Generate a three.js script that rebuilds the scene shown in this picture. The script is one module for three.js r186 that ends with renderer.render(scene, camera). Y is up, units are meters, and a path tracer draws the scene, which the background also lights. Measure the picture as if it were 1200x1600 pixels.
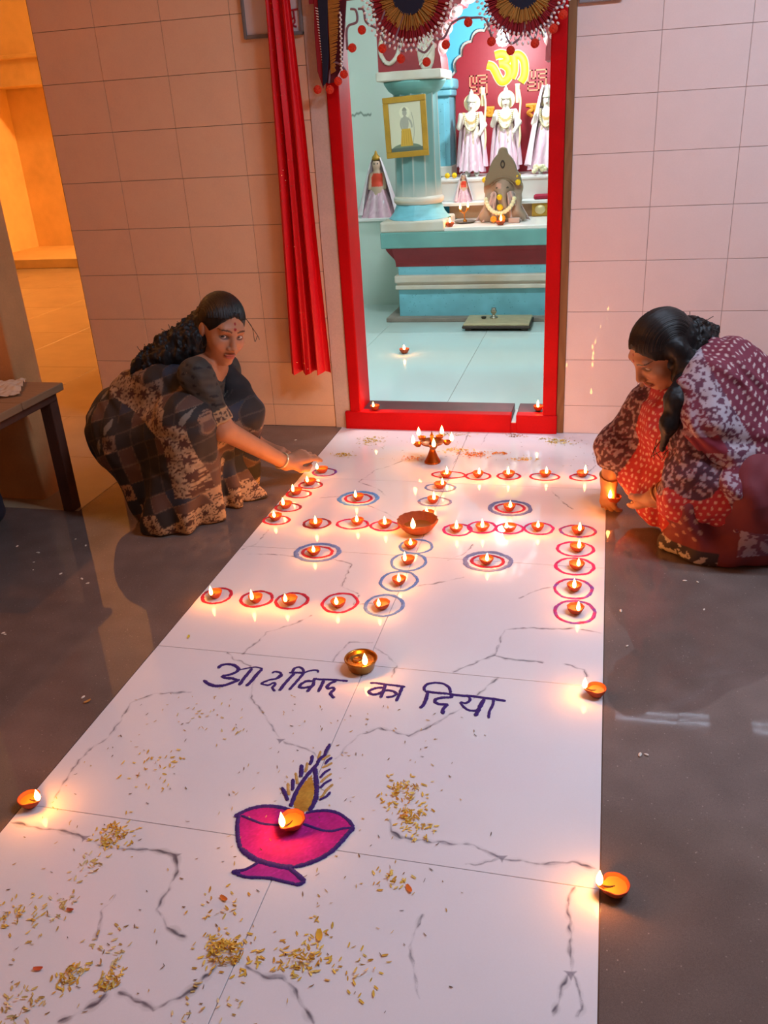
import * as THREE from 'three';
import { mergeGeometries, mergeVertices } from 'three/addons/utils/BufferGeometryUtils.js';
import { RoundedBoxGeometry } from 'three/addons/geometries/RoundedBoxGeometry.js';
import { ImprovedNoise } from 'three/addons/math/ImprovedNoise.js';
import { RectAreaLightUniformsLib } from 'three/addons/lights/RectAreaLightUniformsLib.js';

// ---------------------------------------------------------------- camera, exposure, large lights
RectAreaLightUniformsLib.init();
const scene = new THREE.Scene();
scene.background = new THREE.Color(0x05060a);
const camera = new THREE.PerspectiveCamera(61.79, 1200 / 1600, 0.05, 60);
camera.position.set(0.5528, 1.2894, 3.6318);
camera.rotation.set(-0.428388, 0.262399, -0.060799, 'YXZ');
scene.add(camera);
const renderer = new THREE.WebGLRenderer({ antialias: true });
renderer.toneMapping = THREE.LinearToneMapping;
renderer.toneMappingExposure = 1.0;
renderer.shadowMap.enabled = true;
const LIGHT = {
  hallTube: 215, hallTubeColor: 0xcfe4ff,          // cool white battens of the hall
  corridor: 36, mouthFill: 1.3, corridorColor: 0xffc07a,         // sodium-orange lamp in the corridor, plus an added unseen bulb at its mouth
  hallFillBulb: 3.8, hallFillBulbColor: 0xff9a4c,        // unseen warm fill bulb, added to light the left wall and pillar
  shrine: 2.4, shrineFillTube: 400, shrineColor: 0xe8f8ff,            // white bulb hanging in the shrine; the tube is added, unseen fill
  flame: 0.026, flameColor: 0xff8a2a,
};

// ---------------------------------------------------------------- helpers
let seed = 7;
const rnd = () => { seed = (seed + 0x6d2b79f5) | 0; let t = Math.imul(seed ^ (seed >>> 15), 1 | seed); t = (t + Math.imul(t ^ (t >>> 7), 61 | t)) ^ t; return ((t ^ (t >>> 14)) >>> 0) / 4294967296; };
const rr = (a, b) => a + (b - a) * rnd();
const PN = new ImprovedNoise();
const noise = (x, y, z = 0) => PN.noise(x, y, z);
const fbm = (x, y, z = 0) => 0.55 * noise(x, y, z) + 0.28 * noise(x * 2.1, y * 2.1, z * 2.1 + 5) + 0.17 * noise(x * 4.3, y * 4.3, z * 4.3 + 9);
const clamp = THREE.MathUtils.clamp, lerp = THREE.MathUtils.lerp, sstep = (a, b, x) => { const t = clamp((x - a) / (b - a), 0, 1); return t * t * (3 - 2 * t); };
const V = (x, y, z) => new THREE.Vector3(x, y, z);
const used = new Map();
function numbered(name) { const k = used.get(name) ?? 0; used.set(name, k + 1); return k ? `${name}_${String(k).padStart(3, '0')}` : name; }
function tag(o, label, category, group, kind) {
  if (label) o.userData.label = label;
  if (category) o.userData.category = category;
  if (group) o.userData.group = group;
  if (kind) o.userData.kind = kind;
  return o;
}
function thing(name, label, category, pos = [0, 0, 0], turn = 0, group) {
  const o = new THREE.Group(); o.name = numbered(name); o.position.set(...pos); o.rotation.y = turn; scene.add(o);
  return tag(o, label, category, group);
}
function mesh(name, geo, mat, parent = scene, pos) {
  const m = new THREE.Mesh(Array.isArray(geo) ? join(geo) : geo, mat);
  m.name = parent === scene ? numbered(name) : name; m.castShadow = m.receiveShadow = true;
  if (pos) m.position.set(...pos);
  parent.add(m); return m;
}
function structure(name, geo, mat, pos) {
  const m = geo ? mesh(name, geo, mat, scene, pos) : new THREE.Group();
  if (!geo) { m.name = numbered(name); scene.add(m); }
  m.userData.kind = 'structure'; return m;
}
function join(list) {
  const any = list.some((g) => g.index), col = list.some((g) => g.attributes.color);
  return mergeGeometries(list.map((g) => {
    g = any && g.index ? g.toNonIndexed() : g;
    for (const k of Object.keys(g.attributes)) if (!['position', 'normal', 'uv', ...(col ? ['color'] : [])].includes(k)) g.deleteAttribute(k);
    const n = g.attributes.position.count;
    if (!g.attributes.normal) g.computeVertexNormals();
    if (!g.attributes.uv) g.setAttribute('uv', new THREE.BufferAttribute(new Float32Array(n * 2), 2));
    if (col && !g.attributes.color) g.setAttribute('color', new THREE.BufferAttribute(new Float32Array(n * 3).fill(1), 3));
    return g;
  }));
}
const box = (x0, x1, y0, y1, z0, z1) => new THREE.BoxGeometry(x1 - x0, y1 - y0, z1 - z0).translate((x0 + x1) / 2, (y0 + y1) / 2, (z0 + z1) / 2);
const rbox = (x0, x1, y0, y1, z0, z1, r = 0.004, seg = 2) => new RoundedBoxGeometry(x1 - x0, y1 - y0, z1 - z0, seg, Math.min(r, (x1 - x0) / 2.01, (y1 - y0) / 2.01, (z1 - z0) / 2.01)).translate((x0 + x1) / 2, (y0 + y1) / 2, (z0 + z1) / 2);
const lathe = (pts, seg = 32) => new THREE.LatheGeometry(pts.map((p) => new THREE.Vector2(Math.max(p[0], 1e-5), p[1])), seg);
const ball = (r, x = 0, y = 0, z = 0, w = 16, h = 12) => new THREE.SphereGeometry(r, w, h).translate(x, y, z);
const tube = (pts, r, seg = 24, rad = 8, closed = false) => new THREE.TubeGeometry(new THREE.CatmullRomCurve3(pts.map((p) => (p.isVector3 ? p : V(...p))), closed), seg, r, rad, closed);
function bar(a, b, r0, r1 = r0, seg = 10) {
  const A = V(...a), B = V(...b), d = B.clone().sub(A), g = new THREE.CylinderGeometry(r1, r0, d.length(), seg);
  g.applyQuaternion(new THREE.Quaternion().setFromUnitVectors(V(0, 1, 0), d.clone().normalize()));
  return g.translate((A.x + B.x) / 2, (A.y + B.y) / 2, (A.z + B.z) / 2);
}
// metric uv from the dominant axis of each face
function metricUV(g, s = 1) {
  const h = g.index ? g.toNonIndexed() : g, p = h.attributes.position, n = h.attributes.normal, uv = new Float32Array(p.count * 2);
  for (let i = 0; i < p.count; i++) {
    const ax = Math.abs(n.getX(i)), ay = Math.abs(n.getY(i)), az = Math.abs(n.getZ(i));
    const [u, v] = ay > ax && ay > az ? [p.getX(i), p.getZ(i)] : ax > az ? [p.getZ(i), p.getY(i)] : [p.getX(i), p.getY(i)];
    uv[2 * i] = u * s; uv[2 * i + 1] = v * s;
  }
  h.setAttribute('uv', new THREE.BufferAttribute(uv, 2)); return h;
}
// a tileable texture computed per texel; fn(u, v) -> [r, g, b] in 0..1 sRGB
function texture(w, h, fn, srgb = true) {
  const d = new Uint8Array(w * h * 4);
  for (let y = 0; y < h; y++) for (let x = 0; x < w; x++) {
    const c = fn(x / w, y / h), k = (y * w + x) * 4;
    d[k] = clamp(c[0], 0, 1) * 255; d[k + 1] = clamp(c[1], 0, 1) * 255; d[k + 2] = clamp(c[2], 0, 1) * 255; d[k + 3] = 255;
  }
  const t = new THREE.DataTexture(d, w, h); t.wrapS = t.wrapT = THREE.RepeatWrapping; t.magFilter = THREE.LinearFilter; t.minFilter = THREE.LinearFilter;
  if (srgb) t.colorSpace = THREE.SRGBColorSpace;
  t.needsUpdate = true; return t;
}
const hash = (x, y) => { const s = Math.sin(x * 127.1 + y * 311.7) * 43758.5453; return s - Math.floor(s); };
// periodic fbm over the unit square
function pn(u, v, f, z = 0) {
  const a = noise(u * f, v * f, z), b = noise((u - 1) * f, v * f, z), c = noise(u * f, (v - 1) * f, z), d = noise((u - 1) * f, (v - 1) * f, z);
  const s = u * u * (3 - 2 * u), t = v * v * (3 - 2 * v); return lerp(lerp(a, b, s), lerp(c, d, s), t);
}
const hex = (h) => [(h >> 16 & 255) / 255, (h >> 8 & 255) / 255, (h & 255) / 255];
const lin = (h) => { const c = new THREE.Color(h); return [c.r, c.g, c.b]; };
const std = (o) => new THREE.MeshStandardMaterial(o);
const phys = (o) => new THREE.MeshPhysicalMaterial(o);
function speckle(base, amp, freq = 6, fine = 0.03) {
  const b = hex(base);
  return texture(256, 256, (u, v) => { const k = 1 + amp * (pn(u, v, freq) + 0.6 * pn(u, v, freq * 3, 4)) + fine * (hash(u * 256, v * 256) - 0.5); return b.map((c) => c * k); });
}

// ---------------------------------------------------------------- bodies as distance fields, meshed with surface nets
const sub = (a, b) => [a[0] - b[0], a[1] - b[1], a[2] - b[2]], add = (a, b) => [a[0] + b[0], a[1] + b[1], a[2] + b[2]], mul = (a, k) => [a[0] * k, a[1] * k, a[2] * k];
const mixp = (a, b, t) => [lerp(a[0], b[0], t), lerp(a[1], b[1], t), lerp(a[2], b[2], t)], len3 = (a) => Math.hypot(a[0], a[1], a[2]), unit = (a) => mul(a, 1 / (len3(a) || 1));
const dot = (a, b) => a[0] * b[0] + a[1] * b[1] + a[2] * b[2], crs = (a, b) => [a[1] * b[2] - a[2] * b[1], a[2] * b[0] - a[0] * b[2], a[0] * b[1] - a[1] * b[0]];
function cap(a, b, ra, rb = ra) {
  const [ax, ay, az] = a, dx = b[0] - ax, dy = b[1] - ay, dz = b[2] - az, q = 1 / (dx * dx + dy * dy + dz * dz + 1e-12);
  return (x, y, z) => { const px = x - ax, py = y - ay, pz = z - az; let h = (px * dx + py * dy + pz * dz) * q; h = h < 0 ? 0 : h > 1 ? 1 : h; return Math.hypot(px - dx * h, py - dy * h, pz - dz * h) - (ra + (rb - ra) * h); };
}
function ell(c, r) {
  const [cx, cy, cz] = c, [rx, ry, rz] = r;
  return (x, y, z) => { const a = (x - cx) / rx, b = (y - cy) / ry, d = (z - cz) / rz, k0 = Math.hypot(a, b, d), k1 = Math.hypot(a / rx, b / ry, d / rz); return k1 < 1e-9 ? -Math.min(rx, ry, rz) : k0 * (k0 - 1) / k1; };
}
const smin = (a, b, k) => { const h = Math.max(k - Math.abs(a - b), 0) / k; return Math.min(a, b) - h * h * k * 0.25; };
const smax = (a, b, k) => -smin(-a, -b, k);
const blend = (k, ...fs) => (x, y, z) => { let d = fs[0](x, y, z); for (let i = 1; i < fs.length; i++) d = smin(d, fs[i](x, y, z), k); return d; };
const chain = (k, pts, rs) => blend(k, ...pts.slice(1).map((p, i) => cap(pts[i], p, rs[i], rs[i + 1])));
// a field given in a frame of its own: origin o, unit axes X, Y, Z
const framed = (o, X, Y, Z, f) => (x, y, z) => { const d = [x - o[0], y - o[1], z - o[2]]; return f(dot(d, X), dot(d, Y), dot(d, Z)); };
function fieldMesh(f, lo, hi, cell, colour) {
  const N = [0, 1, 2].map((i) => Math.ceil((hi[i] - lo[i]) / cell) + 1), [nx, ny, nz] = N, B = 8;
  const val = new Float32Array(nx * ny * nz).fill(9), at = (i, j, k) => (k * ny + j) * nx + i, done = new Uint8Array(Math.ceil(nx / B) * Math.ceil(ny / B) * Math.ceil(nz / B));
  const bx = Math.ceil(nx / B), by = Math.ceil(ny / B), bz = Math.ceil(nz / B), reach = B * cell * 0.87 * 1.25 + cell * 2;
  for (let c = 0; c < bz; c++) for (let b = 0; b < by; b++) for (let a = 0; a < bx; a++) {
    const d = f(lo[0] + (a + 0.5) * B * cell, lo[1] + (b + 0.5) * B * cell, lo[2] + (c + 0.5) * B * cell), s = d > 0 ? 9 : -9;
    const i1 = Math.min(nx, a * B + B), j1 = Math.min(ny, b * B + B), k1 = Math.min(nz, c * B + B), near = Math.abs(d) < reach;
    for (let k = c * B; k < k1; k++) for (let j = b * B; j < j1; j++) for (let i = a * B; i < i1; i++) val[at(i, j, k)] = near ? f(lo[0] + i * cell, lo[1] + j * cell, lo[2] + k * cell) : s;
  }
  const vid = new Int32Array(nx * ny * nz).fill(-1), pos = [], idx = [];
  const E = [[0, 1], [2, 3], [4, 5], [6, 7], [0, 2], [1, 3], [4, 6], [5, 7], [0, 4], [1, 5], [2, 6], [3, 7]];
  const v = new Float64Array(8);
  for (let k = 0; k < nz - 1; k++) for (let j = 0; j < ny - 1; j++) for (let i = 0; i < nx - 1; i++) {
    let neg = 0; const o = at(i, j, k);
    for (let c = 0; c < 8; c++) { const q = val[o + (c & 1) + (c >> 1 & 1) * nx + (c >> 2) * nx * ny]; v[c] = q; if (q < 0) neg++; }
    if (neg === 0 || neg === 8) continue;
    let X = 0, Y = 0, Z = 0, n = 0;
    for (const [a, b] of E) if ((v[a] < 0) !== (v[b] < 0)) { const t = v[a] / (v[a] - v[b]); X += (a & 1) + ((b & 1) - (a & 1)) * t; Y += (a >> 1 & 1) + ((b >> 1 & 1) - (a >> 1 & 1)) * t; Z += (a >> 2) + ((b >> 2) - (a >> 2)) * t; n++; }
    vid[o] = pos.length / 3; pos.push(lo[0] + (i + X / n) * cell, lo[1] + (j + Y / n) * cell, lo[2] + (k + Z / n) * cell);
  }
  const quad = (a, b, c, d, flip) => { if (a < 0 || b < 0 || c < 0 || d < 0) return; flip ? idx.push(a, c, b, a, d, c) : idx.push(a, b, c, a, c, d); };
  for (let k = 1; k < nz - 1; k++) for (let j = 1; j < ny - 1; j++) for (let i = 1; i < nx - 1; i++) {
    const o = at(i, j, k), s = val[o] < 0;
    if (s !== (val[o + 1] < 0)) quad(vid[o - nx - nx * ny], vid[o - nx * ny], vid[o], vid[o - nx], !s);
    if (s !== (val[o + nx] < 0)) quad(vid[o - 1 - nx * ny], vid[o - 1], vid[o], vid[o - nx * ny], !s);
    if (s !== (val[o + nx * ny] < 0)) quad(vid[o - 1 - nx], vid[o - nx], vid[o], vid[o - 1], !s);
  }
  const g = new THREE.BufferGeometry(), m = pos.length / 3, col = new Float32Array(pos.length);
  g.setAttribute('position', new THREE.Float32BufferAttribute(pos, 3)); g.setIndex(idx); g.computeVertexNormals();
  const nor = g.attributes.normal.array;
  if (colour) {
    for (let i = 0; i < m; i++) { const q = colour(pos[3 * i], pos[3 * i + 1], pos[3 * i + 2], nor[3 * i], nor[3 * i + 1], nor[3 * i + 2]); col[3 * i] = q[0]; col[3 * i + 1] = q[1]; col[3 * i + 2] = q[2]; }
    g.setAttribute('color', new THREE.BufferAttribute(col, 3));
  }
  return g;
}
function mergeIndexed(list) { // keeps indices, drops uv
  for (const g of list) for (const k of Object.keys(g.attributes)) if (!['position', 'normal', 'color'].includes(k)) g.deleteAttribute(k);
  return mergeGeometries(list);
}

// ---------------------------------------------------------------- the room
const tileTone = speckle(0xf0d9d2, 0.012, 4, 0.015), tileToneWarmLit = speckle(0xfed6b0, 0.02, 5, 0.03);  // left tone warmed to peach: warm light put into the tile colour
const M = {
  tileRight: phys({ map: tileTone, roughness: 0.012 }),
  tileLeftWarmLit: phys({ map: tileToneWarmLit, roughness: 0.28 }),
  grout: std({ color: 0x8a6f5e, roughness: 0.95 }),
  groutPale: std({ color: 0xb59f97, roughness: 0.95 }),
  plaster: std({ map: speckle(0xd9c3b2, 0.06, 5, 0.05), roughness: 0.9 }),
  ceiling: std({ color: 0xe9e6e0, roughness: 0.95 }),
  pillarWarmLit: std({ map: speckle(0xc8925e, 0.08, 5, 0.04), roughness: 0.8 }),  // plaster tinted tan: warm light on the pillar put into its colour
  ochre: std({ map: speckle(0xf0cb88, 0.05, 4, 0.03), roughness: 0.9 }),
  redPaint: phys({ map: speckle(0xc80a12, 0.08, 5, 0.04), roughness: 0.5, specularIntensity: 0.25 }),
  sillTop: phys({ map: speckle(0x5d1c24, 0.25, 6, 0.08), roughness: 0.4 }),
  rawWood: std({ roughness: 0.7, map: texture(256, 256, (u, v) => { const g = 0.5 + 0.5 * pn(u * 1, v, 4) + 0.25 * Math.sin((u * 34 + 3 * pn(u, v, 3, 2)) * 6.28); return [0.60 - 0.10 * g, 0.42 - 0.09 * g, 0.26 - 0.07 * g]; }) }),
  white: std({ color: 0xe8e4dc, roughness: 0.6 }),
};
// granite: dark brown speckled with paler grains
M.granite = phys({
  roughness: 0.035,
  map: texture(1024, 1024, (u, v) => {
    const g = hash(Math.floor(u * 1024), Math.floor(v * 1024)), b = 0.5 + 0.5 * pn(u, v, 60, 3), c = pn(u, v, 5, 8), w = pn(u, v, 14, 6);
    let k = 0.42 + 0.05 * c + 0.04 * w + 0.10 * (g - 0.5) * b;
    const fl = hash(Math.floor(u * 512) + 7, Math.floor(v * 512)) > 0.9965 ? 0.22 * hash(Math.floor(u * 512), 3) : 0;
    return [k * 1.06 + fl, k * 0.92 + fl * 0.95, k * 0.86 + fl * 0.9];
  }),
});
M.granite.map.repeat.set(1 / 1.1, 1 / 1.1);

// floor: granite bed, with a strip of white marble tiles let into it
const floorRoot = structure('floor');
mesh('granite_slab', metricUV(join([box(-7.5, -0.6015, -0.12, 0, 1.035, 7), box(-1.35, -0.6015, -0.12, 0, -0.05, 1.035)])), M.granite, floorRoot);
mesh('granite_slab', metricUV(box(0.6015, 4.5, -0.12, 0, -0.05, 7)), M.granite, floorRoot);
mesh('screed', metricUV(box(-0.6015, 0.6015, -0.12, -0.004, -0.05, 7)), M.grout, floorRoot);

// marble: veins drawn where they run over the strip (x across, z along), printed in metres
const STRIP = { x0: -0.62, z0: -0.06, w: 1.24, l: 3.1 };
const veinCanvas = document.createElement('canvas'); veinCanvas.width = 816; veinCanvas.height = 2040;
{
  const c = veinCanvas.getContext('2d'), S = 816 / STRIP.w;
  const im = c.createImageData(816, 2040);
  for (let y = 0; y < 2040; y++) for (let x = 0; x < 816; x++) {
    const q = 233 + 5 * fbm(x / 150, y / 150, 2) + 2 * (hash(x, y) - 0.5), k = (y * 816 + x) * 4;
    im.data[k] = q; im.data[k + 1] = q - 2; im.data[k + 2] = q + 3; im.data[k + 3] = 255;
  }
  c.putImageData(im, 0, 0); c.lineCap = 'round'; c.lineJoin = 'round';
  const veins = [
    [1.0, [[-0.542,2.4475],[-0.5557,2.3388],[-0.5563,2.2843],[-0.5306,2.2226],[-0.5444,2.0959],[-0.5053,2.0522],[-0.4101,2.0285]]],
    [1.3, [[-0.5947,2.5113],[-0.5256,2.5185],[-0.4535,2.5141],[-0.417,2.5231],[-0.358,2.5394],[-0.2911,2.532],[-0.2528,2.5249],[-0.2086,2.5299],[-0.1862,2.5673],[-0.1849,2.6129],[-0.1851,2.6538],[-0.1484,2.6857],[-0.1058,2.7015]]],
    [1.8, [[-0.0301,2.7404],[-0.0357,2.7622],[-0.0501,2.7888],[-0.0657,2.8093],[-0.0981,2.8362],[-0.1323,2.8261],[-0.1727,2.8168]]],
    [1.6, [[-0.1892,2.8294],[-0.2114,2.8612],[-0.2419,2.8873]]],
    [1.4, [[0.0207,2.7303],[0.0608,2.7443],[0.0881,2.7413],[0.1157,2.7558],[0.1351,2.7805],[0.1649,2.8053]]],
    [0.9, [[-0.3905,1.8488],[-0.3591,1.8745],[-0.3047,1.8958],[-0.2736,1.9428],[-0.2506,2.0316],[-0.2027,2.0724],[-0.1245,2.1645],[-0.0904,2.1768],[-0.0483,2.1873],[-0.0221,2.2068]]],
    [1.0, [[0.024,2.2052],[0.0384,2.1613],[0.0507,2.1231],[0.0919,2.0859],[0.1467,2.0974],[0.1719,2.1023],[0.2263,2.0394],[0.2744,1.9777],[0.3224,1.8847],[0.3433,1.8461]]],
    [1.1, [[0.2266,1.8398],[0.2773,1.7917],[0.3232,1.7462],[0.3363,1.6222],[0.3888,1.6044],[0.4491,1.5986],[0.5258,1.587],[0.5956,1.6022]]],
    [1.0, [[0.3232,1.7462],[0.3534,1.7621],[0.3878,1.7596],[0.4517,1.7612]]],
    [1.0, [[0.5049,1.7585],[0.5533,1.7763],[0.5589,1.8086]]],
    [1.5, [[0.1836,2.3637],[0.1953,2.3912],[0.2145,2.4064],[0.2544,2.4057],[0.2923,2.4037],[0.3608,2.3976],[0.4141,2.4184],[0.4713,2.4234],[0.5149,2.4167],[0.5487,2.4057],[0.5934,2.4143]]],
    [0.8, [[0.4141,2.4184],[0.3853,2.4411],[0.3473,2.4482]]],
    [1.2, [[0.5556,2.4646],[0.5445,2.4968],[0.5503,2.5529],[0.5557,2.6053],[0.5561,2.6403],[0.5378,2.6831],[0.533,2.7204]]],
    [0.8, [[0.5571,2.6389],[0.5693,2.6655],[0.5784,2.7015],[0.5671,2.7156]]],
    [0.9, [[-0.2199,1.6306],[-0.2659,1.6896],[-0.3187,1.7348],[-0.3261,1.7851],[-0.3495,1.8486]]],
    [0.8, [[-0.0927,1.8414],[-0.0894,1.8109],[-0.072,1.7459],[-0.0078,1.7424]]], [0.8, [[-0.0032,1.7605],[0.0325,1.7826],[0.0774,1.8263],[0.0789,1.8915]]],
    [0.9, [[-0.5902,1.2548],[-0.5561,1.2118],[-0.551,1.1517],[-0.5555,1.0959]]],
    [1.0, [[-0.5603,1.2885],[-0.4844,1.2785],[-0.4145,1.2785],[-0.3172,1.3108],[-0.2576,1.285],[-0.1907,1.3071],[-0.1847,1.3957],[-0.1828,1.4523],[-0.1176,1.4901]]],
    [0.8, [[-0.2009,0.3593],[-0.2602,0.4597],[-0.3107,0.5071],[-0.3453,0.6392],[-0.2521,0.6999],[-0.2089,0.763]]],
    [0.8, [[-0.2523,0.8566],[-0.1796,0.905],[-0.0624,1.0092]]], [0.8, [[-0.4537,0.8085],[-0.3604,0.7799],[-0.3194,0.7447]]],
    [0.9, [[0.0273,1.4306],[0.0489,1.4197],[0.1178,1.3862],[0.1836,1.3407]]], [0.8, [[0.4028,0.6472],[0.4499,0.7476],[0.4862,0.805]]],
    [0.9, [[0.5618,0.0989],[0.5457,0.2232],[0.5562,0.3865],[0.517,0.4842]]], [0.7, [[0.3582,1.4483],[0.4075,1.3923],[0.4561,1.3624]]],
    [0.7, [[-0.0018,-0.0927],[0.0003,0.2265],[-0.0051,0.4276]]], [0.7, [[0.0948,-0.0731],[0.0825,0.0576],[0.0764,0.1805]]],
    [0.8, [[-0.1156,1.4975],[-0.116,1.5539],[-0.0567,1.5342],[-0.02,1.4838]]], [0.8, [[0.1126,1.2401],[0.1571,1.194],[0.1774,1.1176]]],
    [0.8, [[-0.2779,2.6425],[-0.2829,2.6797],[-0.2618,2.7372]]], [0.7, [[0.2946,2.5754],[0.2857,2.6432],[0.3205,2.7322]]],
  ];
  for (const [wd, pts] of veins) {
    const q = pts.map(([x, z]) => [(x - STRIP.x0) * S, (z - STRIP.z0) * S]);
    for (let pass = 0; pass < 3; pass++) for (let i = 0; i + 1 < q.length; i++) {
      const [a, b] = [q[i], q[i + 1]], n = Math.max(2, Math.hypot(b[0] - a[0], b[1] - a[1]) / 1.3 | 0);
      for (let j = 0; j < n; j++) {
        const t = j / n, x = lerp(a[0], b[0], t), y = lerp(a[1], b[1], t), w = fbm(x / 22, y / 22, 1);
        const r = Math.max(0.4, wd * (pass === 0 ? 3.4 : pass === 1 ? 1.5 : 0.75) * (0.9 + 1.4 * w)), ox = 4 * noise(x / 14, y / 14, 3 + pass * 0.4), oy = 4 * noise(x / 14, y / 14, 7 + pass * 0.4);
        c.fillStyle = `rgba(${72 + 20 * w},${68 + 20 * w},${80 + 20 * w},${[0.016, 0.12, 0.42][pass] * clamp(0.75 + 1.2 * w, 0.1, 1.2)})`;
        c.beginPath(); c.arc(x + ox, y + oy, r, 0, 7); c.fill();
      }
    }
  }
  // the little grey knots where veins meet
  for (const [x, z] of [[-0.417,2.5231],[-0.2104,2.5318],[0.4166,2.4195],[0.5541,2.6418],[-0.123,2.1688]]) {
    const X = (x - STRIP.x0) * S, Y = (z - STRIP.z0) * S; c.fillStyle = 'rgba(110,104,118,0.55)';
    c.beginPath(); c.moveTo(X - 7, Y - 3); c.quadraticCurveTo(X, Y - 2, X + 8, Y - 5); c.quadraticCurveTo(X + 3, Y, X + 2, Y + 8); c.quadraticCurveTo(X - 1, Y, X - 7, Y - 3); c.fill();
  }
}
const marbleMap = new THREE.CanvasTexture(veinCanvas); marbleMap.colorSpace = THREE.SRGBColorSpace;
M.marble = phys({ map: marbleMap, roughness: 0.04 });
for (let r = 0; r < 5; r++) for (let s = 0; s < 2; s++) {
  const x0 = -0.6 + 0.6 * s + 0.0007, x1 = x0 + 0.5986, z0 = r === 0 ? -0.02 : 0.615 * r + 0.0007, z1 = 0.615 * (r + 1) - 0.0007, zc = Math.min(z1, STRIP.z0 + STRIP.l);
  const g = metricUV(rbox(x0, x1, -0.01, 0.001 * 0.3 * rnd(), z0, zc, 0.0008, 1)), uv = g.attributes.uv, p = g.attributes.position;
  for (let i = 0; i < p.count; i++) uv.setXY(i, (p.getX(i) - STRIP.x0) / STRIP.w, 1 - (p.getZ(i) - STRIP.z0) / STRIP.l);
  mesh('marble_tile', g, M.marble, floorRoot);
}
for (let r = 5; r < 8; r++) for (let s = 0; s < 2; s++) mesh('marble_tile', rbox(-0.6 + 0.6 * s + 0.0007, 0.6 * s - 0.0007, -0.01, 0.0002, 0.615 * r + 0.0007, 0.615 * (r + 1) - 0.0007, 0.0008, 1), std({ color: 0xe9e7ec, roughness: 0.12 }), floorRoot);

// tiled walls either side of the doorway
function wallTiles(root, xs, ys, z, mat, tilt) {
  for (let i = 0; i + 1 < xs.length; i++) for (let j = 0; j + 1 < ys.length; j++) {
    const w = xs[i + 1] - xs[i] - 0.0017, h = ys[j + 1] - ys[j] - 0.0017; if (w < 0.01 || h < 0.01) continue;
    const g = metricUV(new RoundedBoxGeometry(w, h, 0.01, 1, 0.0012)), uv = g.attributes.uv, du = rnd() * 3, dv = rnd() * 3;
    for (let k = 0; k < uv.count; k++) uv.setXY(k, uv.getX(k) * 2 + du, uv.getY(k) * 2 + dv);
    const m = mesh('wall_tile', g, mat, root, [(xs[i] + xs[i + 1]) / 2, (ys[j] + ys[j + 1]) / 2, z - 0.005 + rr(-0.0004, 0.0004)]);
    m.rotation.set(rr(-tilt, tilt), rr(-tilt, tilt), 0);
  }
}
const H = 3.4;
const wallLeft = structure('wall_left');
mesh('masonry', metricUV(box(-1.82, -0.552, -0.1, 2.1, -0.3, -0.0035)), M.grout, wallLeft);
mesh('masonry', metricUV(box(-1.82, -0.552, 2.1, H, -0.3, 0)), M.plaster, wallLeft);
wallTiles(wallLeft, [-1.817, -1.526, -1.228, -0.929, -0.629], [0.0, 0.104, 0.306, 0.507, 0.709, 0.91, 1.11, 1.308, 1.505, 1.702, 1.9, 2.1], 0, M.tileLeftWarmLit, 0.003);
mesh('plaster_reveal', metricUV(rbox(-0.628, -0.552, -0.02, 2.1, -0.05, 0.004, 0.004)), M.plaster, wallLeft);
const wallRight = structure('wall_right');
mesh('masonry', metricUV(box(0.412, 4.6, -0.1, 2.1, -0.3, -0.0025)), M.groutPale, wallRight);
mesh('masonry', metricUV(box(0.412, 4.6, 2.1, H, -0.3, 0)), M.plaster, wallRight);
wallTiles(wallRight, [0.412, 0.712, 1.014, 1.315, 1.616, 1.917, 2.218], [0.0, 0.126, 0.327, 0.528, 0.73, 0.93, 1.128, 1.328, 1.528, 1.728, 1.928, 2.1], 0, M.tileRight, 0.0022);
structure('wall_lintel', metricUV(box(-0.56, 0.42, 2.06, H, -0.3, 0)), M.plaster);

// the door frame: red painted posts and sill, bare wood edge at the right
const frame = structure('door_1');
mesh('post', metricUV(rbox(-0.552, -0.5, 0, 2.06, -0.16, 0.012, 0.006)), M.redPaint, frame);
mesh('post', metricUV(rbox(0.322, 0.381, 0, 2.06, -0.16, 0.012, 0.006)), M.redPaint, frame);
mesh('wood_edge', metricUV(rbox(0.381, 0.413, 0, 2.06, -0.16, 0.006, 0.004)), M.rawWood, frame);
mesh('head', metricUV(rbox(-0.5, 0.322, 1.97, 2.06, -0.16, 0.012, 0.006)), M.redPaint, frame);
mesh('sill', metricUV(join([rbox(-0.575, 0.186, -0.02, 0.083, -0.03, 0.02, 0.006), rbox(0.208, 0.385, -0.02, 0.083, -0.03, 0.02, 0.006), rbox(0.18, 0.21, -0.02, 0.045, -0.03, 0.016, 0.003)])), M.redPaint, frame);
mesh('sill_top', metricUV(join([rbox(-0.552, 0.186, 0.0, 0.08, -0.165, -0.028, 0.004), rbox(0.208, 0.381, 0.0, 0.08, -0.165, -0.028, 0.004)])), M.sillTop, frame);
mesh('latch_slot', rbox(0.186, 0.208, 0.0, 0.05, -0.165, 0.014, 0.003), M.white, frame);

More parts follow.
